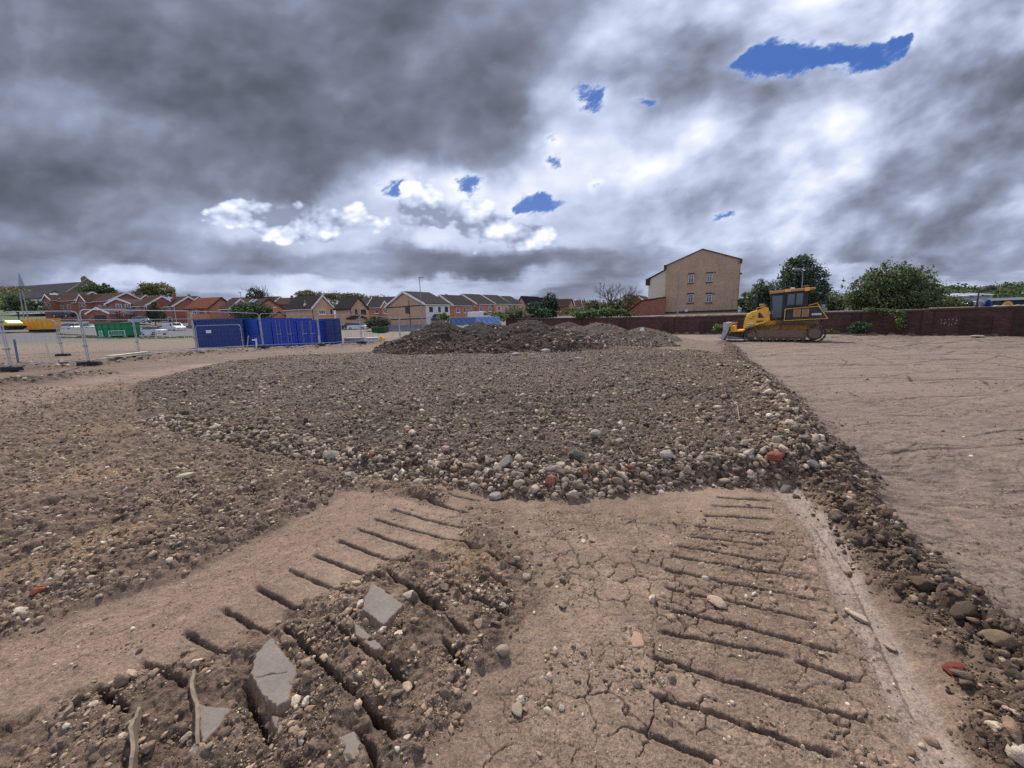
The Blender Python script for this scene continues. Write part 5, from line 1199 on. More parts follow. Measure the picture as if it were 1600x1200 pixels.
# ---------------------------------------------------------------- site fence panels
def fence_panel(p0, p1, h=2.0, label='', group='mesh fence panels round the compound', wires=True, z0=.12):
    """p0, p1: ground points of the two end posts"""
    d = Vector((p1.x - p0.x, p1.y - p0.y, p1.z - p0.z)); L = math.hypot(d.x, d.y); rz = math.atan2(d.y, d.x); sl = d.z / L
    t = thing('mesh_fence', label, 'fence panel', p0, rz, group); r = .019; c = .16
    zz = lambda x, z: z + sl * x
    fr = MB()
    fr.tube([(0.03, 0, zz(0, z0)), (0.03, 0, zz(0, h - c)), (.03 + c * .3, 0, zz(0, h - c * .3)), (c + .03, 0, zz(c, h)), (L - c - .03, 0, zz(L - c, h)), (L - .03 - c * .3, 0, zz(L, h - c * .3)), (L - .03, 0, zz(L, h - c)), (L - .03, 0, zz(L, z0))], r, 6)
    fr.tube([(.03, 0, zz(0, z0 + .06)), (L - .03, 0, zz(L, z0 + .06))], r * .9, 6)
    fr.obj('frame', GALV, t)
    if wires:
        w = MB(); n = int(L / .11)
        for i in range(1, n): x = L * i / n; w.tube([(x, .0, zz(x, z0 + .08)), (x, .0, zz(x, h - .03))], .0007, 3, cap=False)
        for z in (.38, .62, .86, 1.1, 1.34, 1.58, 1.8): w.tube([(.04, .006, zz(0, z)), (L - .04, .006, zz(L, z))], .0008, 3, cap=False)
        w.obj('wire_mesh', WIREM, t)
    k = MB()
    for z in (h * .35, h * .8): k.box(L - .08, -.05, zz(L, z), L + .06, .05, zz(L, z + .05))
    k.obj('coupler', GALV2, t)
    return t
def foot(p, rz, label, mat=BLK):
    m = MB(); m.prism([(-.34, 0), (.34, 0), (.30, .13), (-.30, .13)], -.11, .11, 'y'); m.cyl((0, 0, .131), .04, .03, n=8)
    return m.obj('fence_foot', mat, loc=(p.x, p.y, p.z), rz=rz, bevel=.015, label=label, cat='fence foot', group='feet under the mesh fence')
def gpt(px, py, D):
    p = P(px, py, D); p.z = max(g1(p.x, p.y) - .02, p.z - .15) if D > 30 else gz_any(p.x, p.y); return p
def gz_any(x, y):
    r = math.hypot(x, y); return gz(x, y) if r < 70 and abs(math.atan2(x, y)) < 1.1 else g1(x, y)
front_posts = [(-150, 592, 12.4), (20, 583, 13.0), (141, 574, 14.1), (309, 556, 19.0), (412.5, 549, 22.7), (501, 544, 25.6), (566, 541, 27.6), (626, 537, 30.5), (690, 533, 34)]
fp = [gpt(*q) for q in front_posts]
lab = ['mesh fence panel cut by the left edge of the view', 'leftmost whole mesh fence panel in front of the yellow skip', 'wide mesh fence panel in front of the green container and white van', 'mesh fence panel in front of the left blue container', 'mesh fence panel in front of the bright blue container',
       'mesh fence panel in front of the last blue container doors', 'mesh fence panel in front of the stacked grey sheets', 'mesh fence panel running in behind the dark heap']
for i in range(len(fp) - 1): fence_panel(fp[i], fp[i + 1], label=lab[i], h=2.0 if i != 1 else 1.95)
fl = ['black rubber fence foot nearest the left edge', 'black rubber foot at the nearest post of the mesh fence', 'grey foot at the post left of the blue containers', 'dark foot at the post between the left and bright blue containers', 'dark foot at the post before the last blue container', 'dark foot at the post left of the grey sheets', 'foot at the post touching the toe of the dark heap']
for i, p in enumerate(fp[1:8]): foot(p, math.radians(-8 + 6 * (i % 3)) + (.3 if i == 1 else 0), fl[i], CONC if i == 2 else BLK)
bp_ = [gpt(-60, 556, 20.0), gpt(98, 552, 21.5), gpt(217, 549, 22.8), gpt(308, 546, 23.6)]
for i, l in enumerate(['back row mesh fence panel in front of the yellow machine', 'back row mesh fence panel between the yellow skip and the green container', 'back row mesh fence panel in front of the parked white car']): fence_panel(bp_[i], bp_[i + 1], label=l, group='second row of mesh fence panels')
for i, p in enumerate(bp_[1:3]): foot(p, .1, ['dark foot under the back row post right of the yellow skip', 'dark foot under the back row post right of the green container'][i])
a, b = gpt(310, 545, 27.5), gpt(381, 543, 27.5); fence_panel(a, b, h=1.75, label='low mesh gate panel with a small sign leaning by the left blue container', group=None)
q = a.lerp(b, .30); m = MB(); m.box(-.17, -.03, 0, .17, -.01, .2); m.obj('sign', LETW, loc=(q.x, q.y - .05, q.z + 1.22), label='small white sign with blue print on the low mesh gate', cat='sign')
# props and stakes
def post(px, y0, y1, D, r, mat, label, lean=0.0, name='stake', cat='stake', cap=None):
    p = P(px, y0, D); top = P(px + lean, y1, D); g = gz_any(p.x, p.y) - .05
    m = MB(); m.tube([(0, 0, 0), (top.x - p.x, 0, max(.3, top.z - g))], r, 6)
    if cap: m.box(top.x - p.x - cap, -.03, top.z - g - .12, top.x - p.x + .02, .03, top.z - g - .04)
    return m.obj(name, mat, loc=(p.x, p.y, g), label=label, cat=cat)
post(26, 557, 530, 15.8, .035, NETB, 'blue grey stake leaning behind the nearest fence panel', lean=-4)
post(81, 568, 536, 14.6, .025, WOODP, 'brown wooden stake leaning left in front of the yellow skip', lean=-10)
post(402, 550, 529, 23.6, .045, WHT, 'white T-headed marker post in front of the left blue container', lean=-2, cap=.25)
post(500, 542, 523, 26.6, .05, WOODP, 'pinkish white marker post beside the last blue container', lean=-2)
post(385, 541, 525, 27.4, .03, GALV, 'metal prop beside the low mesh gate', lean=3)
# pale planks on the bank
for i, (x0, y0, x1, y1) in enumerate(((168, 562, 236, 555), (176, 566, 232, 561))):
    a, b = P(x0, y0, 15.6 + i * -.6), P(x1, y1, 17.6 - i * .6); za, zb = gz_any(a.x, a.y) + .10, gz_any(b.x, b.y) + .12
    m = MB(); L = math.hypot(b.x - a.x, b.y - a.y); m.hexa([(0, -.14, 0), (L, -.14, zb - za), (L, .14, zb - za), (0, .14, 0), (0, -.14, .06), (L, -.14, zb - za + .06), (L, .14, zb - za + .06), (0, .14, .06)])
    m.obj('plank', WOODP, loc=(a.x, a.y, za), rz=math.atan2(b.y - a.y, b.x - a.x), label=['longer pale plank lying on the soil bank behind the fence', 'shorter pale plank in front of the longer one on the soil bank'][i], cat='plank')

# ---------------------------------------------------------------- containers
def container(pa, da, pb, db, ytop, ybot, label, mat, depth=2.4, doors=False, name='container', cat='container', ribs=True, end_mat=None, two=False):
    A, Bq = P(pa, ybot, da), P(pb, ybot, db); L = math.hypot(Bq.x - A.x, Bq.y - A.y); rz = math.atan2(Bq.y - A.y, Bq.x - A.x)
    h = P(pa, ytop, da).z - A.z
    t = thing(name, label, cat, A, rz)
    m = MB(); m.box(.06, .06, .1, L - .06, depth, h - .08); m.obj('body', mat, t)
    f = MB()
    for x in (0, L - .14): f.box(x, -.0, 0, x + .14, .14, h)
    f.box(.14, 0, h - .16, L - .14, .13, h); f.box(.14, 0, 0, L - .14, .13, .16)
    f.box(0, .14, h - .16, .1, depth + .05, h - .003); f.box(L - .1, .14, h - .16, L, depth + .05, h - .003)
    f.obj('corner_frame', mat, t)
    if doors:
        for k in (0, 1):
            x0 = .15 + k * (L / 2 - .15); x1 = x0 + L / 2 - .17
            d = MB(); d.box(x0, .0, .17, x1, .055, h - .17)
            if doors == 2:
                for z in np.linspace(.3, h - .7, 6): d.box(x0 + .12, -.03, z, x1 - .12, -.001, z + .22)
            dd = d.obj('door', mat, t)
            b = MB()
            for xx in (x0 + .3, x1 - .3): b.tube([(xx, -.06, .1), (xx, -.06, h - .08)], .02, 6)
            b.box(x0 + .28, -.09, 1.0, x0 + .7, -.062, 1.06); b.obj('lock_bar', mat if doors == 2 else GALV2, dd)
    elif ribs:
        c = MB(); n = int(L / .28)
        for i in range(n):
            x = .18 + (L - .36) * i / n; w = (L - .36) / n; c.prism([(x, .058), (x + w * .25, .01), (x + w * .55, .01), (x + w * .8, .058)], .17, h - .17, 'z')
        c.obj('corrugation', mat, t)
    return t
container(307, 33.5, 384, 34.2, 499, 543.5, 'navy blue site container with ribbed side behind the low mesh gate', BLUE2)
t = container(381, 35, 427.5, 34.0, 498.5, 542.5, 'mid blue container with a shuttered window beside the bright blue pair', BLUE)
m = MB(); m.box(.75, -.05, 1.2, 2.0, -.004, 2.35); m.obj('window_shutter', BLUE, t)
container(429, 33.4, 466, 33.2, 498.3, 541.2, 'bright blue container with plain double doors, left of the pair', BLUE3, doors=1)
container(467.5, 33.2, 499, 33.2, 500.5, 540.5, 'bright blue container with plain double doors, right of the pair', BLUE3, doors=1)
container(502.5, 34.5, 535.5, 35.2, 498.0, 539.5, 'dark blue container with panelled cargo doors at the right end of the row', BLUE2, doors=2)
def skip(pa, pb, D, ytop, ybot, label, mat, name='skip', cat='skip', flare=.02):
    A, Bq = P(pa, ybot, D), P(pb, ybot, D); L = Bq.x - A.x; h = P(pa, ytop, D).z - A.z; t = thing(name, label, cat, A)
    m = MB(); f = L * flare * .4
    m.hexa([(f, 0, .1), (L - f, 0, .1), (L - f, 1.8, .1), (f, 1.8, .1), (0, -.1, h - .1), (L, -.1, h - .1), (L, 1.9, h - .1), (0, 1.9, h - .1)]); m.obj('body', mat, t)
    r = MB(); r.box(-.06, -.18, h - .098, L + .06, -.08, h); r.box(-.06, 1.88, h - .098, L + .06, 1.98, h); r.box(-.06, -.08, h - .098, .06, 1.88, h); r.box(L - .06, -.08, h - .098, L + .06, 1.88, h); r.obj('rim', mat, t)
    k = MB(); n = 5
    for i in range(n + 1):
        x = f + (L - 2 * f) * i / n; u = (i / n - .5) * 2 * f; k.hexa([(x - .05, -.06, .1), (x + .05, -.06, .1), (x + .05, .02, .1), (x - .05, .02, .1), (x + u - .05, -.17, h - .1), (x + u + .05, -.17, h - .1), (x + u + .05, -.05, h - .1), (x + u - .05, -.05, h - .1)])
    k.obj('stiffener', mat, t)
    fl = MB(); fl.box(f + .2, .1, -.3, L - f - .2, 1.7, .098); fl.obj('skid', BLK, t)
    return t
skip(41, 75, 58, 498, 516.5, 'large yellow ochre metal skip with faded white patches', YEL)
skip(153.5, 202, 54, 505, 527, 'large bright green metal skip beside the white cars', GRN)
skip(582, 601, 52, 511.5, 521, 'dark green skip in front of the bush and grey hoarding', GRN2)
# barriers
def barrier(p, w, h, rz, label, group='white barriers along the far edge of the yard', mat=WHT):
    t = thing('barrier', label, 'barrier', p, rz, group); m = MB()
    m.tube([(0, 0, .02), (0, 0, h - .08), (.08, 0, h), (w - .08, 0, h), (w, 0, h - .08), (w, 0, .02)], .03, 6); m.tube([(0, 0, .2), (w, 0, .2)], .025, 6); m.obj('frame', mat, t)
    b = MB(); n = max(3, int(w / .2))
    for i in range(1, n): b.tube([(w * i / n, 0, .2), (w * i / n, 0, h)], .012, 4)
    b.obj('bar', mat, t); f = MB(); f.box(-.03, -.25, 0, .03, .25, .04); f.box(w - .03, -.25, 0, w + .03, .25, .04); f.obj('foot', mat, t); return t
for i, (pa, pb, y, hh, D, l) in enumerate([(156, 161, 526.5, 9.5, 50, 'narrow white barrier at the left end of the green skip'), (171, 196, 526.5, 9.5, 50, 'wide white barrier in front of the green skip'), (222, 232, 527, 7, 50, 'white barrier in front of the parked white car'),
          (243.5, 255, 528, 8, 49, 'white barrier left of the white van'), (266, 277.5, 529, 9, 48, 'white barrier in front of the white van'), (289, 301.5, 531, 9, 46, 'white barrier nearest the left blue container'),
          (541, 549.5, 529, 11, 40, 'white barrier between the last container and the grey sheets'), (571, 591.5, 536, 15, 35, 'white barrier frame behind the grey sheets'), (613, 634, 534, 13, 36, 'white barrier frame at the left toe of the dark heap')]):
    p = P(pa, y, D); w = (pb - pa) * D / 609; barrier(p, w, hh * D / 618, 0, l)
for i, (pa, pb, yt, yb, D, mt) in enumerate(((538, 567, 528, 538.5, 37, GREY), (569, 592, 527.5, 536.5, 36.2, GALV))):
    p = P(pa, yb, D); w = (pb - pa) * D / 609; h_ = (yb - yt) * D / 618; m = MB()
    for k in range(5): m.box(0, -.02 * (k % 2), h_ * k / 5 + .004, w, .9, h_ * (k + 1) / 5 - .01)
    m.obj('sheet_stack', mt, loc=p, label=['dark grey stack of metal sheets beside the last container', 'pale grey stack of metal sheets right of the dark grey one'][i], cat='metal sheets')
p = P(596, 532, 36); m = MB(); m.box(-.25, -.2, 0, .3, .2, .22); m.prism([(-.15, .22), (.2, .22), (.1, .4), (-.1, .4)], -.15, .15, 'y'); m.obj('site_box', YEL, loc=p, bevel=.03, label='small yellow box on the ground beside the pale grey sheets', cat='box')
# grey hoarding with bars and blue netted fence
p = P(607, 521, 55); w = 55 * 55 / 609; t = thing('hoarding', 'grey slatted hoarding below the largest buff house', 'hoarding', p); m = MB()
for i in range(34): m.box(w * i / 34, 0, 0, w * (i + .82) / 34, .04, 1.15)
m.obj('slats', plain('hoard_grey', lin(110, 118, 136), .7), t); m = MB(); m.box(0, .045, .2, w, .1, .3); m.box(0, .045, .9, w, .1, 1.0); m.obj('rail', GALV2, t)
for i, (pa, pb, D, yt, yb) in enumerate(((703, 743, 42, 496, 510), (743, 781, 42, 495, 509))):
    A, Bq = P(pa, yb, D), P(pb, yb, D); t = thing('sheeted_fence', ['fence panel hung with blue and white sheeting above the left heap', 'fence panel hung with paler blue sheeting above the middle heap'][i], 'fence panel', A, 0, 'blue sheeted fence panels'); w = Bq.x - A.x; h_ = P(pa, yt, D).z - A.z
    m = MB(); m.tube([(0, 0, -1.6), (0, 0, h_ ), (w, 0, h_), (w, 0, -1.6)], .03, 6); m.obj('frame', GALV, t)
    N = 24; V = []; F = []
    for a in range(N + 1):
        for b in range(8): V.append((w * a / N, -.05 - .05 * math.sin(a * 1.3) * math.sin(b), h_ - .05 - (h_ * .85 + .08 * math.sin(a * .7)) * b / 7))
    for a in range(N):
        for b in range(7): q = a * 8 + b; F.append((q, q + 1, q + 9, q + 8))
    m = MB(); m.add(V, F); o = m.obj('sheeting', NETB if i == 0 else plain('pale_netting', lin(112, 146, 196), .7, var=.25, scale=2), t); md = o.modifiers.new('thick', 'SOLIDIFY'); md.thickness = .01

# ---------------------------------------------------------------- cars and vans
def car(p, rz, label, paint, kind='car', L=4.2, group='vehicles parked in the street', s=1.0):
    t = thing('parked_' + kind, label, kind, p, rz, group); t.scale = (s, s, s)
    if kind == 'car':
        prof = [(0, .35), (.02, .75), (.25, .95), (1.15, 1.02), (L - .55, .98), (L - .05, .88), (L, .6), (L, .3)]; green = [(.55, .98), (.85, 1.42), (1.3, 1.5), (2.3, 1.48), (3.1, 1.01)]; W = 1.75
    else:
        L = 4.9; prof = [(0, .35), (0, 1.5), (.08, 1.9), (.3, 1.96), (3.1, 1.92), (3.75, 1.25), (4.6, 1.08), (4.85, .85), (4.9, .35)]; green = None; W = 1.9
    m = MB(); n = len(prof)
    body = [(x, z) for x, z in prof] + [(L - .05, .22), (.05, .22)]
    m.prism(body, 0, W, 'y'); m.obj('body', paint, t, bevel=.05, smooth=True)
    if green:
        g = MB(); k = len(green); V = [(x, .12 if z < 1.1 else .25, z) for x, z in green] + [(x, W - .12 if z < 1.1 else W - .25, z) for x, z in green]
        g.add(V, [tuple(range(k)), tuple(range(2 * k - 1, k - 1, -1))] + [(i, i + k, (i + 1) % k + k, (i + 1) % k) for i in range(k)]); g.obj('windows', CARGL, t, bevel=.03, smooth=True)
        r = MB(); r.box(1.0, .28, 1.475, 2.25, W - .28, 1.52); r.obj('roof', paint, t, bevel=.015)
    else:
        g = MB(); g.prism([(3.02, 1.78), (3.12, 1.84), (3.68, 1.30), (2.75, 1.28), (2.75, 1.75)], -.008, .03, 'y'); g.obj('side_window', CARGL, t); g = MB(); g.prism([(3.02, 1.78), (3.12, 1.84), (3.68, 1.30), (2.75, 1.28), (2.75, 1.75)], W - .03, W + .008, 'y'); g.obj('side_window', CARGL, t)
        g = MB(); g.hexa([(3.74, .12, 1.28), (3.74, W - .12, 1.28), (3.70, W - .12, 1.26), (3.70, .12, 1.26), (3.22, .2, 1.87), (3.22, W - .2, 1.87), (3.12, W - .2, 1.80), (3.12, .2, 1.80)]); g.obj('windscreen', CARGL, t)
    for x in (.75, L - .85):
        for y in (-.01, W - .19):
            w = MB(); w.cyl((x, y, .32), .32, .2, 'y', 16); wo = w.obj('wheel', BLK, t); h = MB(); h.cyl((x, y - .008 if y < 0 else y + .2, .32), .19, .012, 'y', 10); h.obj('rim', GALV, wo)
    for y in (.15, W - .4):
        hl = MB(); hl.box(L - .06, y, .62, L + .01, y + .25, .76); hl.obj('headlight', GALV, t)
        tl = MB(); tl.box(-.012, y, .75, .02, y + .2, .95); tl.obj('tail_light', PINKM, t)
    return t
def on(px, py, D): return P(px, py, D)
car(on(255, 519, 84), math.radians(-22), 'white panel van parked on the road behind the barriers', WHT, 'van')
car(on(217, 524.5, 62), math.radians(-12), 'white hatchback parked right of the green skip', WHT, 'car', s=.92)
car(on(200, 505.5, 88), math.radians(2), 'silver blue car on the road behind the green skip', SLV, 'car', s=1.0)
car(on(131, 517, 76), math.radians(170), 'white pickup parked left of the green skip', WHT, 'car', s=1.0)
car(on(112, 516.5, 78), math.radians(4), 'white car partly behind the post of the back fence row', WHT, 'car', s=.85)
car(on(80, 496, 96), math.radians(5), 'black car beside the red house with the solar panel', DKC, 'car')
car(on(285, 512, 98), math.radians(20), 'white car seen beyond the nose of the van', WHT, 'car')
car(on(542, 516.5, 66), math.radians(-8), 'white saloon parked by the buff house with the dark porch', WHT, 'car', s=.85)
car(on(534, 515.5, 68), math.radians(-8), 'dark car partly behind the white saloon', DKC, 'car', s=.8)
car(on(731, 505.5, 60), math.radians(2), 'white van roof showing above the blue sheeted fence', WHT, 'van', s=.9)
# yellow machine at the left edge
p = P(-10, 518, 55); t = thing('site_machine', 'yellow topped machine on black tracks cut by the left edge of the view', 'machine', p)
m = MB(); m.prism([(-.5, .75), (2.3, .75), (2.25, 1.1), (1.7, 1.55), (-.5, 1.65)], 0, 1.8, 'y'); m.obj('cover', plain('machine_yellow', lin(226, 196, 50), .45), t, bevel=.06)
m = MB(); m.prism([(-.5, .2), (1.9, .15), (2.5, .45), (2.6, .74), (-.5, .74)], -.1, 1.9, 'y'); m.obj('track', BLK, t, bevel=.05); m = MB(); m.box(1.1, -.02, 1.15, 1.6, -.002, 1.3); m.obj('grille', BLK, t)

# ---------------------------------------------------------------- lamps and poles
def lamp(px, ybase, ytop, D, label, kind='flat', r=.07, arm=.5, mat=GALV2, dirx=1):
    p = P(px, ybase, D); g = g1(p.x, p.y) - .1; H = P(px, ytop, D).z - g
    t = thing('street_lamp', label, 'street lamp', (p.x, p.y, g))
    m = MB(); m.tube([(0, 0, 0), (0, 0, H * .2)], r * 1.5, 8); m.tube([(0, 0, H * .2), (0, 0, H)], r, 8, r * .6); m.obj('pole', mat, t)
    if kind == 'flat':
        a = MB(); a.box(-.15 * dirx, -.12, H - .02, arm * dirx, .12, H + .09); a.obj('lamp_head', mat, t, bevel=.02)
    elif kind == 'tee':
        a = MB(); a.box(-arm, -.1, H - .02, arm * .6, .1, H + .09); a.obj('lamp_head', mat, t, bevel=.02)
    elif kind == 'swan':
        a = MB(); a.tube([(0, 0, H - .01), (-.06, 0, H + .35), (-.35, 0, H + .55), (-arm, 0, H + .62)], r * .6, 6); a.obj('arm', mat, t)
        b = MB(); b.box(-arm - .55, -.12, H + .55, -arm, .12, H + .68); b.obj('lamp_head', mat, t, bevel=.03)
    else:
        a = MB(); a.tube([(0, 0, H - .1), (.6, 0, H + .02)], r * .6, 6); a.obj('arm', mat, t)
        b = MB(); b.tube([(.45, 0, H - .04), (.5, 0, H + .1), (.9, 0, H + .22), (1.3, 0, H + .1), (1.35, 0, H - .04)], .16, 8); b.obj('lamp_head', mat, t)
lamp(660.5, 512, 433.5, 54, 'tall grey street lamp in front of the largest buff house', 'flat', arm=.55)
lamp(381.5, 500, 457, 70, 'street lamp rising from the dark hedge', 'tee', arm=.25)
lamp(1058.5, 493, 434, 47, 'slim street lamp in front of the flats gable', 'tee', arm=.35)
lamp(937.5, 492, 443, 55, 'thin lamp post left of the bare tree trunk', 'tee', arm=.2, r=.05)
lamp(1250, 480, 432, 34, 'grey swan necked lamp behind the dozer cab', 'swan', arm=.35, r=.06)
lamp(1182, 480, 463, 42, 'small swan necked lamp left of the dozer exhaust', 'swan', arm=.25, r=.04)
lamp(1525, 484, 453, 34, 'black street lamp with a domed head above the right end of the wall', 'dome', r=.07, mat=T_DK)
post(36, 497, 457, 70, .09, CONC, 'taller pale pole, left one of the pair in front of the bungalow', lean=-5, name='pole', cat='pole')
post(43, 497, 457, 70, .09, CONC, 'pale pole, right one of the pair in front of the bungalow', lean=-7, name='pole', cat='pole')

# ---------------------------------------------------------------- drums and canopy at far right, over the wall
def halfround(pa, pb, D, ytop, ybot, label, mat, name, cat, ribs=0, depth=2.2, disc=None):
    A, Bq = P(pa, ybot, D), P(pb, ybot, D); w = Bq.x - A.x; g = g1(A.x, A.y); hh = P((pa + pb) / 2, ytop, D).z - A.z; t = thing(name, label, cat, (A.x, A.y, A.z), -math.atan2((pa + pb) / 2 - 800, 609)); w *= .62; depth = .7
    poly = [(w / 2 - w / 2 * math.cos(a), hh * math.sin(a)) for a in np.linspace(0, PI, 17)]
    m = MB(); m.prism([(0, -1.5)] + poly + [(w, -1.5)], 0, depth, 'y'); m.obj('cover', mat, t, smooth=True)
    if ribs:
        r = MB()
        for k in range(ribs):
            q = .35 + .6 * k / ribs; r.tube([(w / 2 - w / 2 * q * math.cos(a), -.02, hh * q * math.sin(a)) for a in np.linspace(0, PI, 13)], .03, 4)
        r.obj('rib', disc or GREY, t)
    return t
halfround(1522, 1538.5, 38, 468, 481, 'white ribbed dome cover above the wall beside the black lamp', WHT, 'dome_cover', 'cover', 4)
t = halfround(1536, 1550, 37.5, 468, 481, 'blue round cover with radiating spokes above the wall', plain('drum_blue', lin(40, 96, 176), .5), 'drum_cover', 'cover', 0)
m = MB(); w = 14 * 37.5 / 609 * .62
for a in np.linspace(.15, PI - .15, 9): m.tube([(w / 2 - .1 * math.cos(a), -.03, .1 * math.sin(a)), (w / 2 - w * .44 * math.cos(a), -.03, .72 * math.sin(a))], .02, 4)
m.obj('spoke', plain('spoke_navy', lin(26, 50, 110), .5), t)
halfround(1551, 1564.5, 37.5, 470, 481, 'dark grey green rounded cover between the blue and orange ones', plain('cover_dark', lin(56, 62, 60), .6), 'drum_cover', 'cover', 0)
halfround(1564, 1583, 37, 470.5, 480, 'orange and cream rounded cover right of the dark one', plain('cover_orange', lin(226, 166, 84), .5, var=.25, scale=2), 'drum_cover', 'cover', 2, disc=YEL)
h = House('white_shed', 'long low shed with a white roof edge behind the round covers', 'shed', (1549, 42), (1640, 39), 481)
m = MB(); z_ = h.z(470); m.box(0, 0, -1.5, h.w, 4, z_ - .02); m.obj('wall', plain('shed_navy', lin(58, 64, 82), .6), h.root); m = MB(); m.box(-.3, -.4, z_, h.w + .3, 4.3, z_ + .26); m.obj('roof', WHT, h.root)
p = P(1514, 478, 60); m = MB(); m.box(0, 0, -1.5, 1.4, 2, .3); m.prism([(-.1, .3), (1.5, .3), (1.3, .7), (.1, .55)], -.1, 2.1, 'y'); m.obj('white_cabin', WHT, loc=p, label='small white cabin roof left of the black lamp', cat='cabin')
for i, (pa, pb, y0, y1) in enumerate(((1484, 1496, 463, 459.5), (1504, 1514, 462, 459), (1522, 1532, 461, 457.5), (1547, 1552, 460, 456.5))):
    A, Bq = P(pa, y0, 150), P(pb, y1, 150); t = thing('far_shed', ['white roofed shed furthest left among the far woods', 'second white roofed shed among the far woods', 'white roofed shed behind the black lamp', 'smallest white roofed shed in the far woods'][i], 'shed', (A.x, A.y, A.z)); w = Bq.x - A.x
    m = MB(); m.box(0, 0, -6, w, 8, -.3); m.obj('wall', GREY, t); m = MB(); m.hexa([(-.2, -.3, -.29), (w + .2, -.3, -.29), (w + .2, 8, .8), (-.2, 8, .8), (-.2, -.3, 0), (w + .2, -.3, 0), (w + .2, 8, 1.1), (-.2, 8, 1.1)]); m.obj('roof', WHT, t)
# ---------------------------------------------------------------- heaps of dark soil and rubble
def heap_mat():
    m = bpy.data.materials.new('heap_soil'); m.use_nodes = True; nt = m.node_tree; b = nt.nodes['Principled BSDF']
    a = nt.nodes.new('ShaderNodeAttribute'); a.attribute_name = 'tint'; tc = nt.nodes.new('ShaderNodeTexCoord'); O = VX(nt, tc.outputs['Object'])
    n1 = noise(nt, O, 9, 6, .68); n2 = noise(nt, O, 34, 4, .65)
    c = VX(nt, a.outputs['Color']).scale(n1 * 1.3 + n2 * .9 - .1); nt.links.new(c.k, b.inputs['Base Color']); b.inputs['Roughness'].default_value = .95; b.inputs['Specular IOR Level'].default_value = .2
    bp = nt.nodes.new('ShaderNodeBump'); bp.inputs['Strength'].default_value = 1; bp.inputs['Distance'].default_value = .06; nt.links.new((n1 + n2 * .5).k, bp.inputs['Height']); nt.links.new(bp.outputs[0], b.inputs['Normal']); return m
M_HEAP = heap_mat(); HEAPSTONES = []
def heap(label, cones, col, stones=1500, seed=0, res=.055, palm=dict(grey=3, dark=6, clod=2, pale=.35), big=.09):
    """cones: (px, ytop, D, radius x, radius y) peaks"""
    C_ = []
    for px, yt, D, rx, ry in cones:
        q = P(px, yt, D); C_.append((q.x, q.y, q.z, rx, ry))
    x0 = min(c[0] - c[3] for c in C_) - .4; x1 = max(c[0] + c[3] for c in C_) + .4; y0 = min(c[1] - c[4] for c in C_) - .4; y1 = max(c[1] + c[4] for c in C_) + .4
    nx, ny = int((x1 - x0) / res), int((y1 - y0) / res); X, Y = np.meshgrid(np.linspace(x0, x1, nx), np.linspace(y0, y1, ny))
    g = sampleg(GI['Z'], X, Y); w = fbm(X, Y, .9, 3, seed=seed) * .25; H = np.full(X.shape, -1.0)
    for cx, cy, cz, rx, ry in C_:
        d = np.sqrt(((X - cx + w) / rx) ** 2 + ((Y - cy - w) / ry) ** 2); gh = float(np.interp(0, [0], [0])) ; h = (cz - gz_any(cx, cy)) * (1.10 - np.sqrt(d * d + .035) * 1.12)
        H = np.maximum(H, h) + .10 * np.exp(-((H - h) / .25) ** 2)
    foot_ = sst(-.15, .25, H); f1, f2, cv = voro(X, Y, 5.5, seed=seed + 3)
    rough = .13 * fbm(X, Y, 1.3, 6, .66, seed=seed + 5) + .08 * ridged(X, Y, 4, 4, .66, seed=seed + 9) - .03 + .05 * (1 - f1) * cv
    Z = np.where(H > -.35, g + np.maximum(H, -.2) * 1.0 + rough * foot_ - .05 * (1 - foot_) , g - .3)
    idx = np.arange(nx * ny).reshape(ny, nx); F = np.stack([idx[:-1, :-1], idx[:-1, 1:], idx[1:, 1:], idx[1:, :-1]], -1).reshape(-1, 4)
    k = (H > -.3)[:-1, :-1].ravel() | (H > -.3)[1:, 1:].ravel(); F = F[k]
    cx, cy = X.mean(), Y.mean(); V = np.column_stack([X.ravel() - cx, Y.ravel() - cy, Z.ravel()])
    sm = fbm(X, Y, 2.2, 4, .6, seed=seed + 30).ravel()[:, None]; c = np.array(col) * (1 + .25 * sm); low = np.clip(1 - H.ravel() / .8, 0, 1)[:, None]; c = c * (1 + .35 * low)
    used = np.unique(F); rm = np.full(nx * ny, -1); rm[used] = np.arange(len(used)); F = rm[F]
    link('spoil_heap', mesh_np('spoil_heap', V[used], F, M_HEAP, smooth=True, col=c[used]), loc=(cx, cy, 0), label=label, cat='spoil heap', group='heaps of dark soil and rubble')
    # stones on it
    rng = np.random.default_rng(seed + 77); ok = H.ravel() > .02; wt = (ok * (0.10 + np.clip(1 - H.ravel() / 1.1, 0, 1) ** 1.3 * 1.3)); wt = wt / wt.sum()
    pi_ = rng.choice(nx * ny, stones, p=wt); xs = X.ravel()[pi_] + rng.uniform(-.03, .03, stones); ys = Y.ravel()[pi_] + rng.uniform(-.03, .03, stones); s = .013 * rng.uniform(1e-3, 1, stones) ** (-1 / 1.8); s = np.minimum(s, big)
    zs = Z.ravel()[pi_] + s * .15; c = colours(stones, palm, rng); R = rot_rand(stones, rng); vv = rng.integers(0, 10, stones)
    for v in range(10):
        for L, mk in ((1, s < .06), (2, s >= .06)):
            mm = (vv == v) & mk; Vb, Fb = SHP[(L, 'rock')][v]; HEAPSTONES.append((Vb, Fb, np.stack([xs, ys, zs], 1)[mm], s[mm], R[mm], c[mm]))
DKH = lin(62, 54, 49)
heap('left dark soil heap with a rounded top', [(690, 499.5, 19.0, 3.0, 2.6), (645, 526, 18.3, 1.9, 1.6)], DKH, 4500, 1)
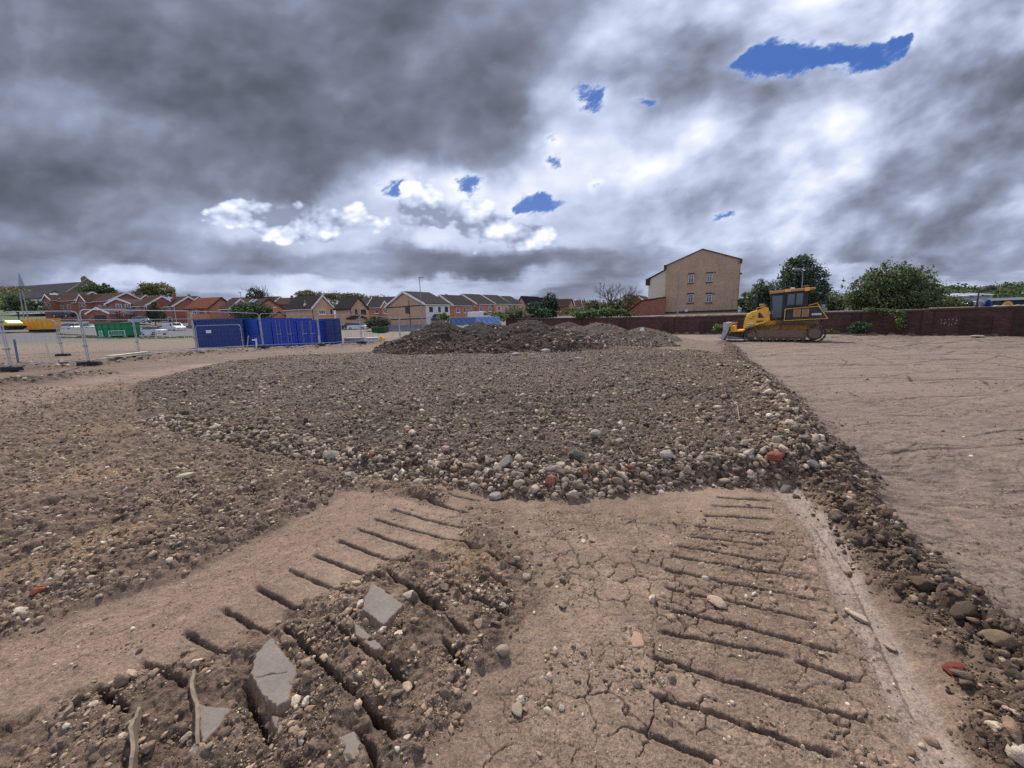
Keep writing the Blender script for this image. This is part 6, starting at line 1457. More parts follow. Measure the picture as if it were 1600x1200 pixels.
heap('low dark heap behind the dip between the two dark heaps', [(748, 500, 22.5, 2.6, 2.4)], lin(66, 57, 51), 1200, 2)
heap('broad dark middle heap with stony lower slopes', [(828, 496, 19.2, 3.3, 2.9), (770, 503, 18.8, 2.6, 2.5), (880, 520, 18.9, 2.4, 2.2), (730, 528, 18.2, 1.8, 1.7)], DKH, 9000, 3)
heap('low dark heap by the wall behind the grey rubble heap', [(888, 501, 33, 3.5, 2.5)], lin(78, 68, 62), 900, 4)
heap('grey stony rubble heap right of the middle heap', [(938, 500.5, 23.5, 3.4, 3.0), (900, 508, 21.8, 2.6, 2.6), (985, 520, 22.5, 2.8, 2.3)], lin(92, 83, 76), 9000, 5, palm=dict(grey=5, dark=5, clod=2, pale=.5))
heap('rightmost low rubble heap with a white scrap of sheet', [(1004, 510, 28, 2.7, 2.4), (1026, 518, 27.6, 1.6, 1.4)], lin(96, 86, 78), 3000, 6, palm=dict(grey=5, dark=5, clod=2, pale=.4))
V, F, c = merge_instances(HEAPSTONES); link('heap_stones', mesh_np('heap_stones', V, F, M_STONE, col=c), kind='stuff', label='broken stones scattered over the slopes of the dark heaps', cat='rubble')
def scrap(px, py, D, w, h, label, mat, rx=0.5, rz=0, name='sheet_scrap', cat='scrap'):
    p = P(px, py, D); m = MB(); m.prism([(-w / 2, 0), (w / 2, .1 * h), (w * .4, h), (-w * .1, h * .8)], 0, .015, 'y'); o = m.obj(name, mat, loc=p, label=label, cat=cat); o.rotation_euler = (-rx, 0, rz); return o
M_PLASTIC = plain('white_plastic', lin(206, 200, 190), .6)
scrap(1003, 517, 25.8, .35, .28, 'white scrap of sheet on the rightmost rubble heap', M_PLASTIC)
def lumpb(px, py, s, label, seed):
    r0 = np.random.default_rng(seed); V, F = rock_shape(3, 'rock', r0); x, y = gp(px, py)
    for _ in range(4): x, y = gp(px, py, gz_any(x, y) * .9)
    o = link('pale_boulder', mesh_np('pale_boulder', V * np.array([1.3, .8, .8]), F, M_STONE, col=np.ones((len(V), 3)) * np.array(lin(170, 160, 148))), loc=(x, y, gz_any(x, y) + s * .3), label=label, cat='boulder', group='pale boulders at the foot of the heaps'); o.scale = (s, s, s)
lumpb(673, 558, .13, 'pale boulder at the foot of the left dark heap', 1); lumpb(806, 556, .15, 'pale boulder at the foot of the middle heap, left one', 2); lumpb(831, 556, .11, 'small pale boulder at the foot of the middle heap beside another', 3); lumpb(853, 551, .16, 'long pale boulder at the right foot of the middle heap', 4)
lumpb(906, 564, .14, 'flat pale slab lying alone in front of the middle heap', 5)
# ---------------------------------------------------------------- the bulldozer
def muddy(m, amt=.6):
    nt = m.node_tree; b = nt.nodes['Principled BSDF']; l = b.inputs['Base Color'].links[0]; src = VX(nt, l.from_socket)
    tc = nt.nodes.new('ShaderNodeTexCoord'); O = VX(nt, tc.outputs['Object']); x, y, z = O.xyz()
    f = noise(nt, O * (1, 1, .6), 2.6, 6, .68).ss(.46, .66) * (z.ss(2.2, .2) * .7 + .25) * amt
    nt.links.new(mix(nt, f, src, lin(128, 104, 84)).k, b.inputs['Base Color'])
muddy(YDZ, .8); muddy(TRK, 1.1); muddy(CABK, .6); muddy(BLADE, .7)
SX, SZ = .00495, .00583
def dz(zx, zy): return ((zx - 768) * SX, (1035 - zy) * SZ)
_p = P(1221.2, 535.2, 23.7); _g = gz_any(_p.x, _p.y)
dozer = thing('bulldozer', 'yellow crawler bulldozer with a dark cab and pale blade parked before the brick wall', 'bulldozer', (_p.x, _p.y, _g - .03), -math.atan2(425, 609) + .02)
poly = lambda l: [dz(*q) for q in l]
W = 2.45
def track(y0):
    path = []
    fr, rr = dz(425, 958), dz(1090, 945)
    def arc(c, r, a0, a1, n): return [(c[0] + r * math.cos(a), c[1] + r * math.sin(a)) for a in np.linspace(a0, a1, n)]
    path += arc(fr, .41, math.radians(110), math.radians(262), 9)
    path += arc(rr, .50, math.radians(-88), math.radians(75), 10)
    path += [dz(950, 850), dz(700, 850)]
    path.append(path[0])
    # even steps
    P_ = [Vector((a, 0, b)) for a, b in path]; Ls = [0]
    for a, b in zip(P_, P_[1:]): Ls.append(Ls[-1] + (b - a).length)
    n = int(Ls[-1] / .19); m = MB()
    for k in range(n):
        s = Ls[-1] * k / n; i = max(j for j in range(len(Ls)) if Ls[j] <= s + 1e-9); i = min(i, len(P_) - 2)
        u = (s - Ls[i]) / (Ls[i + 1] - Ls[i]); c = P_[i].lerp(P_[i + 1], u); d = (P_[i + 1] - P_[i]).normalized(); nn = Vector((d.z, 0, -d.x))
        a = .085
        q = [c - d * a - nn * .02, c + d * a - nn * .02, c + d * a + nn * .025, c - d * a + nn * .025]
        m.prism([(v.x, v.z) for v in q], y0, y0 + .56, 'y')
        g = [c + d * (a - .03) + nn * .025, c + d * a + nn * .025, c + d * a + nn * .075, c + d * (a - .02) + nn * .075]
        m.prism([(v.x, v.z) for v in g], y0, y0 + .56, 'y')
    tr = m.obj('track', TRK, dozer)
    f = MB(); f.prism(poly([(490, 905), (1000, 905), (1010, 930), (1010, 1000), (490, 1000)]), y0 + .06, y0 + .48, 'y'); f.prism(poly([(505, 925), (985, 925), (985, 985), (505, 985)]), y0 + .02, y0 + .058, 'y'); f.obj('track_frame', DUSTY, tr, bevel=.02)
    c = dz(425, 958); w = MB(); w.cyl((c[0], y0 + .1, c[1]), .34, .36, 'y', 24); w.obj('idler_wheel', TRK, tr); w = MB(); w.cyl((c[0], y0 + .05, c[1]), .14, .05, 'y', 16); w.obj('hub', DUSTY, tr)
    c = dz(1085, 945); w = MB(); w.cyl((c[0], y0 + .1, c[1]), .40, .36, 'y', 13); w.obj('sprocket', TRK, tr); w = MB(); w.cyl((c[0], y0 + .0, c[1]), .29, .1, 'y', 24, .26); w.obj('final_drive_cover', DUSTY, tr, smooth=True)
    for zx in (640, 855): c = dz(zx, 882); w = MB(); w.cyl((c[0], y0 + .1, c[1]), .08, .3, 'y', 12); w.obj('carrier_roller', DUSTY, tr)
    for zx in np.linspace(530, 980, 7): c = dz(zx, 1003); w = MB(); w.cyl((c[0], y0 + .08, c[1]), .11, .4, 'y', 12); w.obj('track_roller', TRK, tr)
track(0); track(W - .56)
# chassis, hood
m = MB(); m.prism(poly([(345, 905), (345, 960), (640, 960), (1120, 950), (1130, 830), (1130, 805), (620, 805), (480, 870)]), .62, W - .62, 'y'); m.obj('chassis', YDZ, dozer, bevel=.02)
m = MB(); m.prism(poly([(1130, 812), (700, 812), (690, 850), (1120, 855)]), .30, .60, 'y'); m.obj('platform', DUSTY, dozer)
m = MB(); m.prism(poly([(345, 895), (342, 850), (352, 790), (372, 738), (420, 706), (490, 690), (560, 664), (604, 668), (618, 740), (636, 802), (560, 850), (440, 880)]), .52, W - .52, 'y'); hood = m.obj('hood', YDZ, dozer, bevel=.035, smooth=True)
m = MB(); m.prism(poly([(500, 718), (515, 718), (566, 774), (500, 774)]), .49, .515, 'y'); m.obj('vent', CABK, hood)
for q in ([(432, 757), (462, 757), (462, 763), (432, 763)], [(400, 777), (440, 777), (440, 784), (400, 784)], [(485, 805), (560, 805), (560, 825), (485, 825)]):
    m = MB(); m.prism(poly(q), .50, .516, 'y'); m.obj('slot', DUSTY, hood)
m = MB(); m.prism(poly([(350, 812), (352, 770), (375, 735), (350, 745), (338, 800)]), .6, W - .6, 'y'); m.obj('radiator_guard', DUSTY, hood)
c = dz(535, 668); m = MB(); m.cyl((c[0], 1.0, c[1]), .13, .13, n=16); m.cyl((c[0], 1.0, c[1] + .131), .17, .09, n=16); m.obj('air_cleaner', PINKM, hood); m = MB(); m.cyl((c[0], 1.0, c[1] + .222), .16, .035, n=16); m.obj('cap', WHT, hood)
c = dz(468, 690); m = MB(); m.tube([(c[0], .85, c[1]), (c[0], .85, c[1] + .72), (c[0] - .1, .85, c[1] + .85)], .075, 10); m.obj('exhaust', CABK, hood)
m = MB(); a, b, cc, d = dz(470, 690), dz(482, 668), dz(575, 648), dz(585, 668); m.tube([(a[0], .6, a[1]), (b[0], .6, b[1]), (cc[0], .6, cc[1]), (d[0], .6, d[1])], .02, 6); m.obj('handrail', YDZ, hood)
m = MB(); a, b = dz(385, 862), dz(480, 848); m.tube([(a[0], .36, a[1]), (b[0], .36, b[1])], .035, 8); m.obj('lift_rod', GALV, dozer)
m = MB(); a, b = dz(478, 850), dz(612, 815); m.tube([(a[0], .36, a[1]), (b[0], .36, b[1])], .075, 10); m.obj('lift_cylinder', YDZ, dozer, smooth=True)
m = MB(); a, b = dz(380, 838), dz(460, 838); m.box(a[0], .47, a[1] - .03, b[0], .515, a[1] + .03); m.obj('decal', LETW, hood)
# blade and push frame
m = MB(); outer = [(118, 822), (122, 860), (122, 900), (112, 945), (92, 985)]; inner = [(128, 1008), (158, 960), (182, 905), (192, 860), (190, 825)]
m.prism(poly(outer + inner), -.32, W + .32, 'y'); blade = m.obj('blade', BLADE, dozer, smooth=True)
m = MB(); m.prism(poly([(90, 987), (65, 1008), (112, 1038), (127, 1010)]), -.34, W + .34, 'y'); m.obj('cutting_edge', LETW, blade)
m = MB(); m.prism(poly([(112, 842), (128, 816), (200, 822), (252, 824), (250, 836), (200, 842)]), -.1, .14, 'y'); m.prism(poly([(112, 842), (128, 816), (200, 822), (252, 824), (250, 836), (200, 842)]), W - .14, W + .1, 'y'); m.obj('tilt_bracket', PINKM, blade)
m = MB(); m.prism(poly([(192, 862), (246, 852), (248, 905), (345, 905), (345, 925), (200, 928)]), .30, W - .30, 'y'); m.obj('push_frame', YDZ, dozer, bevel=.015)
m = MB(); m.prism(poly([(165, 965), (195, 935), (360, 935), (470, 950), (470, 990), (200, 990)]), .58, W - .58, 'y'); m.obj('lower_frame', DUSTY, dozer)
m = MB(); m.prism(poly([(150, 985), (200, 975), (360, 990), (360, 1004), (180, 1012)]), .35, .57, 'y'); m.prism(poly([(150, 985), (200, 975), (360, 990), (360, 1004), (180, 1012)]), W - .57, W - .35, 'y'); m.obj('push_arm', GREY, dozer)
# cab
cab = MB(); y0, y1 = .50, W - .50
m = cab
m.prism(poly([(775, 680), (995, 660), (995, 800), (640, 800), (632, 790), (775, 790)]), y0, y1, 'y')               # lower walls
for q in ([(612, 535), (632, 535), (650, 792), (633, 792)], [(742, 535), (775, 535), (778, 792), (748, 792)], [(776, 535), (792, 535), (792, 680), (776, 680)], [(866, 528), (880, 528), (880, 660), (866, 660)], [(948, 522), (995, 522), (995, 662), (948, 662)]):
    m.prism(poly(q), y0 - .012, y0 + .07, 'y'); m.prism(poly(q), y1 - .07, y1 + .012, 'y')
m.prism(poly([(610, 520), (998, 508), (998, 528), (610, 545)]), y0, y1, 'y')
m.prism(poly([(795, 648), (948, 648), (948, 664), (795, 680)]), y0 - .01, y0 + .05, 'y')
a = dz(625, 545); b = dz(640, 700); 
cb = m.obj('cab', CABK, dozer, bevel=.008)
m = MB(); m.prism(poly([(633, 545), (742, 545), (748, 775), (655, 775)]), y0 + .02, y0 + .035, 'y'); m.obj('door_glass', CABGL, cb); m = MB(); m.prism(poly([(633, 545), (742, 545), (748, 775), (655, 775)]), y1 - .035, y1 - .02, 'y'); m.obj('door_glass', CABGL, cb)
for q in ([(793, 530), (865, 530), (865, 648), (793, 648)], [(881, 528), (947, 528), (947, 648), (881, 648)]):
    m = MB(); m.prism(poly(q), y0 + .02, y0 + .035, 'y'); m.obj('side_glass', CABGL, cb); m = MB(); m.prism(poly(q), y1 - .035, y1 - .02, 'y'); m.obj('side_glass', CABGL, cb)
m = MB(); m.prism(poly([(618, 545), (624, 545), (640, 700), (634, 700)]), y0 + .1, y1 - .1, 'y'); m.obj('windscreen', CABGL, cb)
m = MB(); m.prism(poly([(690, 640), (735, 640), (735, 775), (680, 775)]), 1.0, 1.45, 'y'); m.prism(poly([(735, 580), (760, 580), (750, 720), (735, 720)]), 1.0, 1.45, 'y'); m.obj('seat', T_DK, cb, bevel=.02)
m = MB(); m.prism(poly([(602, 500), (780, 488), (1060, 480), (1060, 500), (1000, 508), (780, 515), (604, 528)]), .36, W - .36, 'y'); rf = m.obj('cab_roof', PINKM, cb, bevel=.02)
m = MB(); m.prism(poly([(760, 485), (820, 482), (820, 512), (760, 516)]), .33, .357, 'y'); m.prism(poly([(955, 478), (1000, 476), (1000, 514), (955, 516)]), .33, .357, 'y'); m.obj('roof_beam', YDZ, rf)
for zx, zy in ((835, 478), (968, 462), (1030, 505), (612, 498)):
    c = dz(zx, zy); m = MB(); m.box(c[0] - .11, .5, c[1] - .05, c[0] + .11, .72, c[1] + .05); m.obj('work_lamp', WHT if zx == 835 else DUSTY, rf, bevel=.015)
m = MB(); m.prism(poly([(1000, 508), (1060, 500), (1050, 530), (1010, 530)]), .7, W - .7, 'y'); m.obj('aircon_unit', DUSTY, rf)
# rear fender and tank
m = MB(); m.prism(poly([(782, 694), (1096, 678), (1184, 792), (782, 806)]), .16, .60, 'y'); fd = m.obj('fender', CABK, dozer, bevel=.01)
m = MB(); 
for a, b in (((776, 690), (1100, 673)), ((1100, 673), (1194, 796)), ((1194, 796), (776, 810)), ((776, 810), (776, 690))):
    (ax, az), (bx, bz) = dz(*a), dz(*b); m.tube([(ax, .15, az), (bx, .15, bz)], .022, 6)
m.obj('fender_rail', YDZ, fd)
for x0, x1 in ((862, 932), (946, 1012)):
    m = MB(); a, b = dz(x0, 772), dz(x1, 696); m.box(a[0], .135, a[1], b[0], .158, b[1]); lv = m.obj('louvre', plain('louvre_tan', lin(186, 140, 92), .6), fd)
    s = MB()
    for z in np.linspace(a[1] + .05, b[1] - .05, 6): s.box(a[0] + .03, .118, z, b[0] - .03, .134, z + .02)
    s.obj('slat', DUSTY, lv)
m = MB(); a, b = dz(1042, 760), dz(1136, 741)
n = 7
for k in range(n): x = a[0] + (b[0] - a[0]) * k / n; m.box(x, .145, a[1], x + (b[0] - a[0]) / n * .8, .158, b[1])
m.obj('lettering', LETW, fd)
m = MB(); m.prism(poly([(1000, 665), (1120, 660), (1190, 790), (1130, 850), (1000, 820)]), .64, W - .64, 'y'); m.obj('fuel_tank', CABK, dozer, bevel=.03)
m = MB(); a, b, c_ = dz(1010, 660), dz(1090, 650), dz(1125, 690); m.tube([(a[0], .6, a[1]), (b[0], .6, b[1] + .06), (c_[0], .6, c_[1])], .03, 6); m.obj('grab_rail', YDZ, fd)
m = MB(); a = dz(1145, 670); m.tube([(a[0], 1.2, a[1] - .35), (a[0] + .05, 1.2, a[1] + .1)], .12, 8); m.box(a[0] - .05, .9, a[1] - .3, a[0] + .25, 1.5, a[1] - .1); m.obj('rear_winch', GREY, dozer)
# ---------------------------------------------------------------- leaves and trees
def leaf_mat(name, c1, c2, c3=None):
    m = bpy.data.materials.new(name); m.use_nodes = True; nt = m.node_tree; b = nt.nodes['Principled BSDF']
    a = nt.nodes.new('ShaderNodeAttribute'); a.attribute_name = 'tint'
    nt.links.new(a.outputs['Color'], b.inputs['Base Color']); b.inputs['Roughness'].default_value = .5; b.inputs['Specular IOR Level'].default_value = .4
    tr = nt.nodes.new('ShaderNodeBsdfTranslucent'); nt.links.new(a.outputs['Color'], tr.inputs['Color'])
    mx = nt.nodes.new('ShaderNodeMixShader'); mx.inputs[0].default_value = .35; out = nt.nodes['Material Output']
    nt.links.new(b.outputs[0], mx.inputs[1]); nt.links.new(tr.outputs[0], mx.inputs[2]); nt.links.new(mx.outputs[0], out.inputs[0]); return m
M_LEAF = leaf_mat('leaves', 0, 0); M_BARK = plain('bark', lin(84, 74, 64), .9, var=.2, scale=5)
def leaves(points, size, cols, rng, flat=.0):
    """small folded leaf sprays at points"""
    n = len(points); s = size * rng.uniform(.6, 1.4, n)
    a = rng.normal(size=(n, 3)); a /= np.linalg.norm(a, axis=1)[:, None]; b = rng.normal(size=(n, 3)); b -= (b * a).sum(1)[:, None] * a; b /= np.linalg.norm(b, axis=1)[:, None]
    a *= s[:, None]; b *= s[:, None] * .55
    V = np.stack([points - a, points + b * .8, points + a, points - b], 1).reshape(-1, 3); F = np.arange(n * 4).reshape(-1, 4)
    cols = np.array(cols); c = cols[rng.integers(0, len(cols), n)] * rng.uniform(.75, 1.5, (n, 1)); return V, F, np.repeat(c, 4, 0)
def crown_points(lobes, n, rng, shell=.55, clump=.10):
    """lobes (cx,cy,cz,rx,ry,rz); points gathered in clumps near the lobes' surface"""
    vol = np.array([l[3] * l[5] for l in lobes]); pr = vol / vol.sum(); k = max(12, n // 26)
    li = rng.choice(len(lobes), k, p=pr); L = np.array(lobes)[li]
    d = rng.normal(size=(k, 3)); d /= np.linalg.norm(d, axis=1)[:, None]; rad = rng.uniform(shell ** 3, 1.06, k) ** (1 / 3)
    c = L[:, :3] + d * rad[:, None] * L[:, 3:6]
    idx = rng.integers(0, k, n); sc = (L[idx, 3:6]).mean(1) * clump * rng.uniform(.5, 1.6, k)[idx]
    return c[idx] + rng.normal(size=(n, 3)) * sc[:, None] * np.array([1, 1, .7])
GREENS = dict(dark=[lin(56, 70, 52), lin(70, 86, 62), lin(48, 60, 46)], mid=[lin(84, 102, 66), lin(100, 116, 76), lin(70, 88, 58)], olive=[lin(110, 112, 62), lin(94, 96, 56), lin(124, 118, 74)], light=[lin(116, 136, 80), lin(102, 124, 72), lin(134, 148, 94)],
              grey=[lin(92, 100, 88), lin(112, 116, 104), lin(76, 86, 74)], blue=[lin(40, 62, 54), lin(52, 76, 62)], brown=[lin(104, 92, 72), lin(120, 104, 84), lin(86, 84, 60)], pink=[lin(206, 140, 160), lin(180, 110, 130)])
def tree(label, D, lobes_px, cols, n=2500, size=.16, base=None, name='tree', cat='tree', trunk=True, group=None, shell=.5, clump=.12, depth=1.0, spikes=0, seed=0, glint=None):
    """lobes in photo pixels: (px, py, rx, ry)"""
    rng = np.random.default_rng(abs(hash(label)) % 1000 + seed if False else sum(map(ord, label)) + seed)
    cx = sum(l[0] for l in lobes_px) / len(lobes_px); yb = base if base else max(l[1] + l[3] for l in lobes_px)
    p = P(cx, yb, D); g = g1(p.x, p.y); z0 = min(g, p.z) if base is None else g
    t = thing(name, label, cat, (p.x, p.y, z0), group=group); L = []
    for px, py, rx, ry in lobes_px:
        q = P(px, py, D); w = rx * D / 609; h = ry * D / 618; L.append((q.x - p.x, rng.uniform(-.2, .2) * w, q.z - z0, w, w * depth, h))
    n = int(n * 1.7); pts = crown_points(L, n, rng, shell, clump)
    if spikes:
        k = spikes; top = []
        for _ in range(k):
            l = L[rng.integers(0, len(L))]; a = rng.uniform(-1.3, 1.3); base_ = np.array([l[0] + l[3] * math.sin(a) * .95, l[1] + rng.normal() * l[4] * .4, l[2] + l[5] * math.cos(a) * .95]); d_ = np.array([math.sin(a) * .6, 0, 1.0]); ln = rng.uniform(.08, .22) * l[5]
            top.append(base_ + d_ * ln * rng.uniform(0, 1, (14, 1)) + rng.normal(size=(14, 3)) * size * .5)
        pts = np.vstack([pts] + top)
    V, F, c = leaves(pts, size * .78, sum([GREENS[k] for k in cols], []), rng)
    link('crown' if trunk else 'foliage', mesh_np('crown', V, F, M_LEAF, col=c), t)
    if trunk:
        m = MB(); top = max(L, key=lambda l: l[2]); H = top[2]; r0 = max(.10, H * .028)
        m.tube([(0, 0, -.3), (.03 * H, 0, H * .35), (top[0] * .5, 0, H * .7), (top[0], 0, H)], r0, 7, r0 * .2)
        for l in L:
            for k in range(3): e = rng.normal(size=3) * .5; m.tube([(0, 0, H * .25), (l[0] * .5, l[1] * .5, l[2] * .75), (l[0] + e[0] * l[3], l[1] + e[1] * l[4], l[2] + abs(e[2]) * l[5])], r0 * .4, 5, r0 * .08)
        m.obj('trunk', M_BARK, t)
    return t
# trees right of the flats
tree('tall dark ivy leaved tree behind the dozer cab', 40, [(1250, 425, 24, 24), (1236, 447, 24, 28), (1266, 446, 22, 28), (1250, 465, 34, 28), (1248, 410, 14, 12)], ['dark', 'dark', 'mid', 'grey'], 9000, .15, base=490, glint=1)
tree('smaller grey green tree between the flats and the tall dark tree', 44, [(1192, 455, 16, 17), (1185, 470, 18, 20), (1200, 470, 14, 20)], ['grey', 'mid', 'dark'], 4000, .14, base=490)
tree('low dark green bush at the corner of the flats', 50, [(1166, 472, 9, 14), (1178, 478, 10, 12)], ['dark', 'mid'], 1600, .15, base=492, name='bush', cat='bush')
tree('pale flowering bush right of the tall dark tree', 42, [(1302, 470, 17, 14), (1312, 477, 12, 10), (1292, 478, 12, 10)], ['light', 'grey', 'mid'], 3000, .13, base=490, name='bush', cat='bush')
tree('wide spiky topped green tree behind the wall', 33, [(1385, 440, 34, 26), (1358, 455, 26, 26), (1410, 450, 34, 28), (1435, 462, 26, 22), (1385, 468, 50, 20), (1340, 470, 14, 14)], ['mid', 'dark', 'mid', 'light', 'brown'], 14000, .12, base=488, spikes=60)
tree('low olive hedge behind the wall right of the spiky tree', 45, [(1470, 473, 22, 9), (1495, 476, 16, 7), (1448, 474, 14, 9)], ['mid', 'olive', 'dark'], 3500, .14, base=486, name='hedge', cat='hedge', trunk=False)
tree('dark bush behind the pale flowering bush', 52, [(1328, 472, 12, 12), (1345, 474, 12, 10)], ['mid', 'dark'], 1500, .15, base=490, name='bush', cat='bush')
# plants at the wall
tree('green creeper trailing over the coping left of the bare tree', 44.5, [(905, 492, 14, 5), (928, 490, 14, 6), (950, 488, 16, 7), (972, 489, 12, 5), (985, 492, 8, 3)], ['light', 'mid', 'mid'], 4500, .13, base=497, name='creeper', cat='creeper', trunk=False, depth=.5)
tree('ivy clump hanging down the wall right of the weeds', 27.5, [(1405, 492, 7, 9), (1408, 505, 7, 11), (1398, 488, 8, 4)], ['mid', 'light'], 1200, .09, base=517, name='ivy_clump', cat='ivy', trunk=False, depth=.5)
tree('thin ivy over the coping in front of the spiky tree', 28.6, [(1365, 484, 14, 2.5), (1380, 487, 10, 5)], ['mid', 'light', 'grey'], 700, .08, base=490, name='ivy_clump', cat='ivy', trunk=False, depth=.3)
tree('dark green weeds at the wall foot below the spiky tree', 28.8, [(1346, 510, 11, 8), (1340, 514, 10, 6)], ['dark', 'mid'], 1300, .10, base=520, name='weed_clump', cat='weeds', trunk=False)
tree('green weeds at the wall foot behind the dozer blade', 33, [(1122, 513, 8, 6), (1130, 516, 9, 5)], ['mid', 'light'], 1200, .10, base=521, name='weed_clump', cat='weeds', trunk=False)
tree('small weeds at the wall foot right of the dozer tracks', 27.5, [(1293, 518, 7, 3), (1302, 519, 6, 3)], ['mid', 'olive'], 400, .08, base=521, name='weed_clump', cat='weeds', trunk=False)
tree('dark shrubs behind the creeper left of the bare tree', 60, [(925, 480, 12, 10), (945, 482, 14, 9), (962, 478, 10, 12)], ['dark', 'olive'], 3000, .16, base=494, name='bush', cat='bush')
tree('olive bush beside the small brick gable', 62, [(985, 468, 14, 8), (975, 475, 12, 10)], ['olive', 'brown'], 1500, .15, base=494, name='bush', cat='bush')
# middle distance
tree('dark blue green conifer beyond the middle heap', 62, [(860, 470, 9, 12), (855, 482, 13, 14), (866, 482, 9, 14)], ['blue', 'dark'], 3500, .15, base=500)
tree('grey leafless looking shrub left of the conifer', 50, [(803, 489, 13, 12), (790, 494, 12, 8), (818, 494, 10, 9)], ['grey', 'brown', 'olive'], 3000, .12, base=505, name='shrub', cat='shrub')
tree('bushy dark green shrub left of the conifer foot', 56, [(831, 482, 10, 10), (838, 490, 12, 9), (849, 490, 12, 8)], ['blue', 'mid'], 2600, .14, base=502, name='bush', cat='bush')
tree('light green shrub behind the blue sheeted fence', 46, [(778, 492, 10, 5), (785, 494, 9, 4)], ['light', 'mid'], 900, .12, base=500, name='shrub', cat='shrub')
tree('small bright green bush on the crest behind the left heap', 50, [(692, 494, 8, 6), (698, 498, 7, 5)], ['light', 'mid'], 900, .13, base=505, name='bush', cat='bush')
tree('dark leaved bush with white flowers left of the largest buff house', 57, [(590, 502, 15, 8), (578, 505, 8, 7), (602, 504, 8, 7)], ['grey', 'brown', 'dark'], 2600, .14, base=514, name='bush', cat='bush')
tree('row of bushes behind the conifer toward the creeper', 80, [(893, 486, 14, 6), (910, 488, 10, 6)], ['light', 'mid', 'dark'], 1500, .2, base=494, name='bush', cat='bush')
# left
tree('dark clipped hedge behind the blue containers', 66, [(376, 484, 12, 9), (392, 482, 15, 9), (410, 484, 14, 9), (390, 490, 28, 8)], ['dark', 'blue', 'mid'], 6000, .16, base=500, name='hedge', cat='hedge', trunk=False)
tree('dark pointed conifer in front of the red houses', 88, [(241, 478, 4, 6), (242, 487, 9, 8), (246, 495, 12, 8)], ['dark', 'blue'], 2600, .18, base=506)
tree('round topped dark green tree on the skyline above the red houses', 165, [(140, 454, 14, 9), (155, 452, 16, 9), (166, 456, 12, 7)], ['dark', 'mid'], 3500, .4, base=470)
tree('broad olive tree on the skyline behind the red houses', 150, [(236, 452, 16, 9), (248, 452, 18, 9), (225, 458, 14, 6), (262, 458, 10, 5)], ['olive', 'brown', 'olive'], 4000, .36, base=472)
tree('dark bush in front of the cream bungalow', 100, [(28, 470, 14, 8), (20, 480, 14, 8), (34, 478, 12, 8)], ['dark', 'mid'], 3000, .22, base=490, name='bush', cat='bush')
tree('dark hedge between the bungalow and the solar panel house', 98, [(52, 483, 16, 4), (58, 474, 7, 5)], ['dark', 'mid'], 1500, .2, base=490, name='hedge', cat='hedge', trunk=False)
tree('pink blossom bush under the windows of the front gabled red house', 92, [(187, 489, 5, 5)], ['pink', 'pink', 'mid'], 500, .13, base=500, name='bush', cat='bush')
tree('small round shrub by the door of the front gabled red house', 90, [(207, 497, 5, 6)], ['dark'], 500, .16, base=506, name='bush', cat='bush')
tree('dark tree line beyond the buff houses', 210, [(475, 460, 14, 6), (500, 462, 20, 4), (530, 463, 20, 4), (555, 463, 14, 4)], ['brown', 'dark', 'olive'], 4500, .45, base=475, name='tree_belt', cat='trees')
# bare trees
def bare_tree(label, D, px, ybase, ytop, spread, n0=5, seed=1, levels=6, r0=.16, mat=M_BARK, lean=0.0):
    r = random.Random(seed); p = P(px, ybase, D); g = g1(p.x, p.y); H = P(px, ytop, D).z - g; t = thing('bare_tree', label, 'tree', (p.x, p.y, g)); m = MB(); tw = MB()
    def grow(p0, d, ln, rad, lv):
        q = [p0]; c = p0; dd = d
        for k in range(3):
            dd = (dd + Vector((r.gauss(0, .12), r.gauss(0, .12), r.gauss(.04, .08)))).normalized(); c = c + dd * ln / 3; q.append(c)
        (m if rad > .02 else tw).tube(q, rad, 5 if rad > .02 else 3, rad * .62, cap=False)
        if lv <= 0: return
        for k in range(r.choice((2, 3, 3))):
            ax = Vector((r.gauss(0, 1), r.gauss(0, 1), r.gauss(0, .25))).normalized(); nd = (dd + ax * r.uniform(.35, .85) * spread).normalized(); grow(q[r.choice((2, 3, 3))], nd, ln * r.uniform(.62, .85), rad * .6, lv - 1)
    for k in range(n0):
        a = 2 * PI * k / n0 + r.random(); d = Vector((math.cos(a) * .42 * spread, math.sin(a) * .42 * spread, 1)).normalized(); grow(Vector((math.cos(a) * .2, math.sin(a) * .2, -.1)), d, H * .30, r0, levels)
    m.obj('trunk', mat, t); tw.obj('twigs', mat, t); return t
bare_tree('bare leafless tree with many spreading branches left of the small brick gable', 56, 962, 494, 428, 1.0, 5, 4, 4, .12)
bare_tree('bare upright tree behind the skylight house', 100, 404, 480, 437, .5, 6, 9, 4, .2, lean=0)
tree('ivy covered lower stems of the bare upright tree', 100, [(396, 458, 7, 7), (408, 460, 8, 6), (388, 463, 5, 5)], ['dark', 'grey'], 900, .22, base=480, name='ivy_clump', cat='ivy', trunk=False)
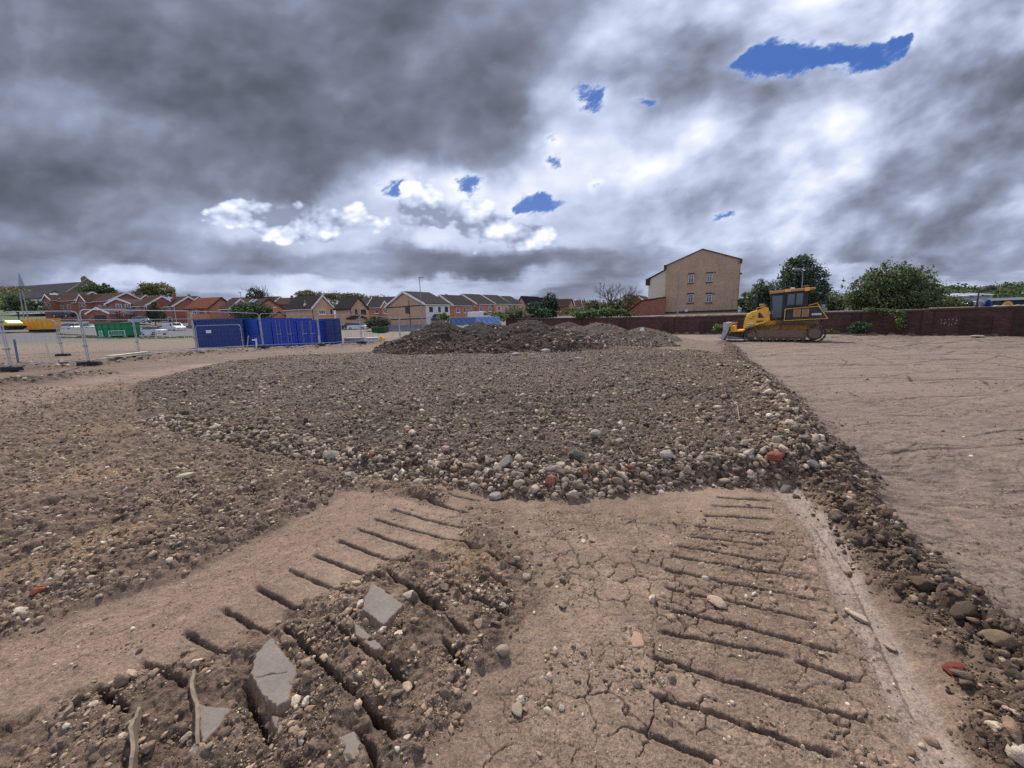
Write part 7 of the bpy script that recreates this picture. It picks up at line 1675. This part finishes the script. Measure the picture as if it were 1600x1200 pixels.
# far woods as one mass
def woods(label, pts_, D0, ybase, cols, n, size, name='woods', dep=30):
    rng = np.random.default_rng(sum(map(ord, label))); out = []
    xs = np.array([p[0] for p in pts_], float); ys = np.array([p[1] for p in pts_], float)
    px = rng.uniform(xs[0], xs[-1], n // 22); yt = np.interp(px, xs, ys); py = yt + (ybase - yt) * rng.uniform(0, 1, len(px)) ** 1.5 + np.abs(rng.normal(0, .8, len(px)))
    for a, b in zip(px, py):
        D = D0 + (ybase - b) / 25 * dep; q = P(a, b, D); k = 22; out.append(np.array([q.x, q.y, q.z]) + rng.normal(size=(k, 3)) * size * np.array([2.6, 2.6, 1.7]))
    V, F, c = leaves(np.vstack(out), size, sum([GREENS[k] for k in cols], []), rng); o = link(name, mesh_np(name, V, F, M_LEAF, col=c), label=label, cat='woods', kind='stuff'); return o
woods('far dark wooded hillside beyond the right end of the wall', [(1425, 462), (1450, 456), (1480, 452), (1530, 455), (1560, 453), (1580, 447), (1610, 449), (1720, 440)], 170, 480, ['dark', 'mid', 'mid', 'olive', 'blue'], 26000, .75)
woods('scrubby green hillside below the church', [(-80, 452), (0, 450), (40, 452), (70, 456), (110, 461)], 150, 484, ['olive', 'mid', 'olive', 'brown'], 14000, .38)
woods('far tree line low behind the houses', [(480, 466), (560, 464), (690, 467), (840, 470), (930, 474), (1010, 476)], 260, 480, ['brown', 'dark', 'olive'], 12000, .7, 'woods')
woods('far tree line low behind the flats and trees', [(1150, 470), (1210, 468), (1330, 462), (1440, 460)], 240, 484, ['dark', 'mid', 'olive'], 12000, .7, 'woods')
# rough grass along the yard edge
rng = np.random.default_rng(3); gpnt = []
for _ in range(9000):
    px = rng.uniform(90, 305); D = rng.uniform(50, 57); q = P(px, 528, D); z = g1(q.x, q.y) if _ % 300 == 0 else None
    gpnt.append((q.x, q.y))
gpnt = np.array(gpnt); zz = G(gpnt[:, 0], gpnt[:, 1]); keep = fbm(gpnt[:, 0], gpnt[:, 1], .25, 3, seed=4) > -.05
V, F, c = leaves(np.column_stack([gpnt, zz + .05])[keep], .12, GREENS['olive'] + GREENS['mid'], rng); link('grass', mesh_np('grass', V, F, M_LEAF, col=c), label='thin rough grass along the far edge of the yard', cat='grass', kind='stuff')
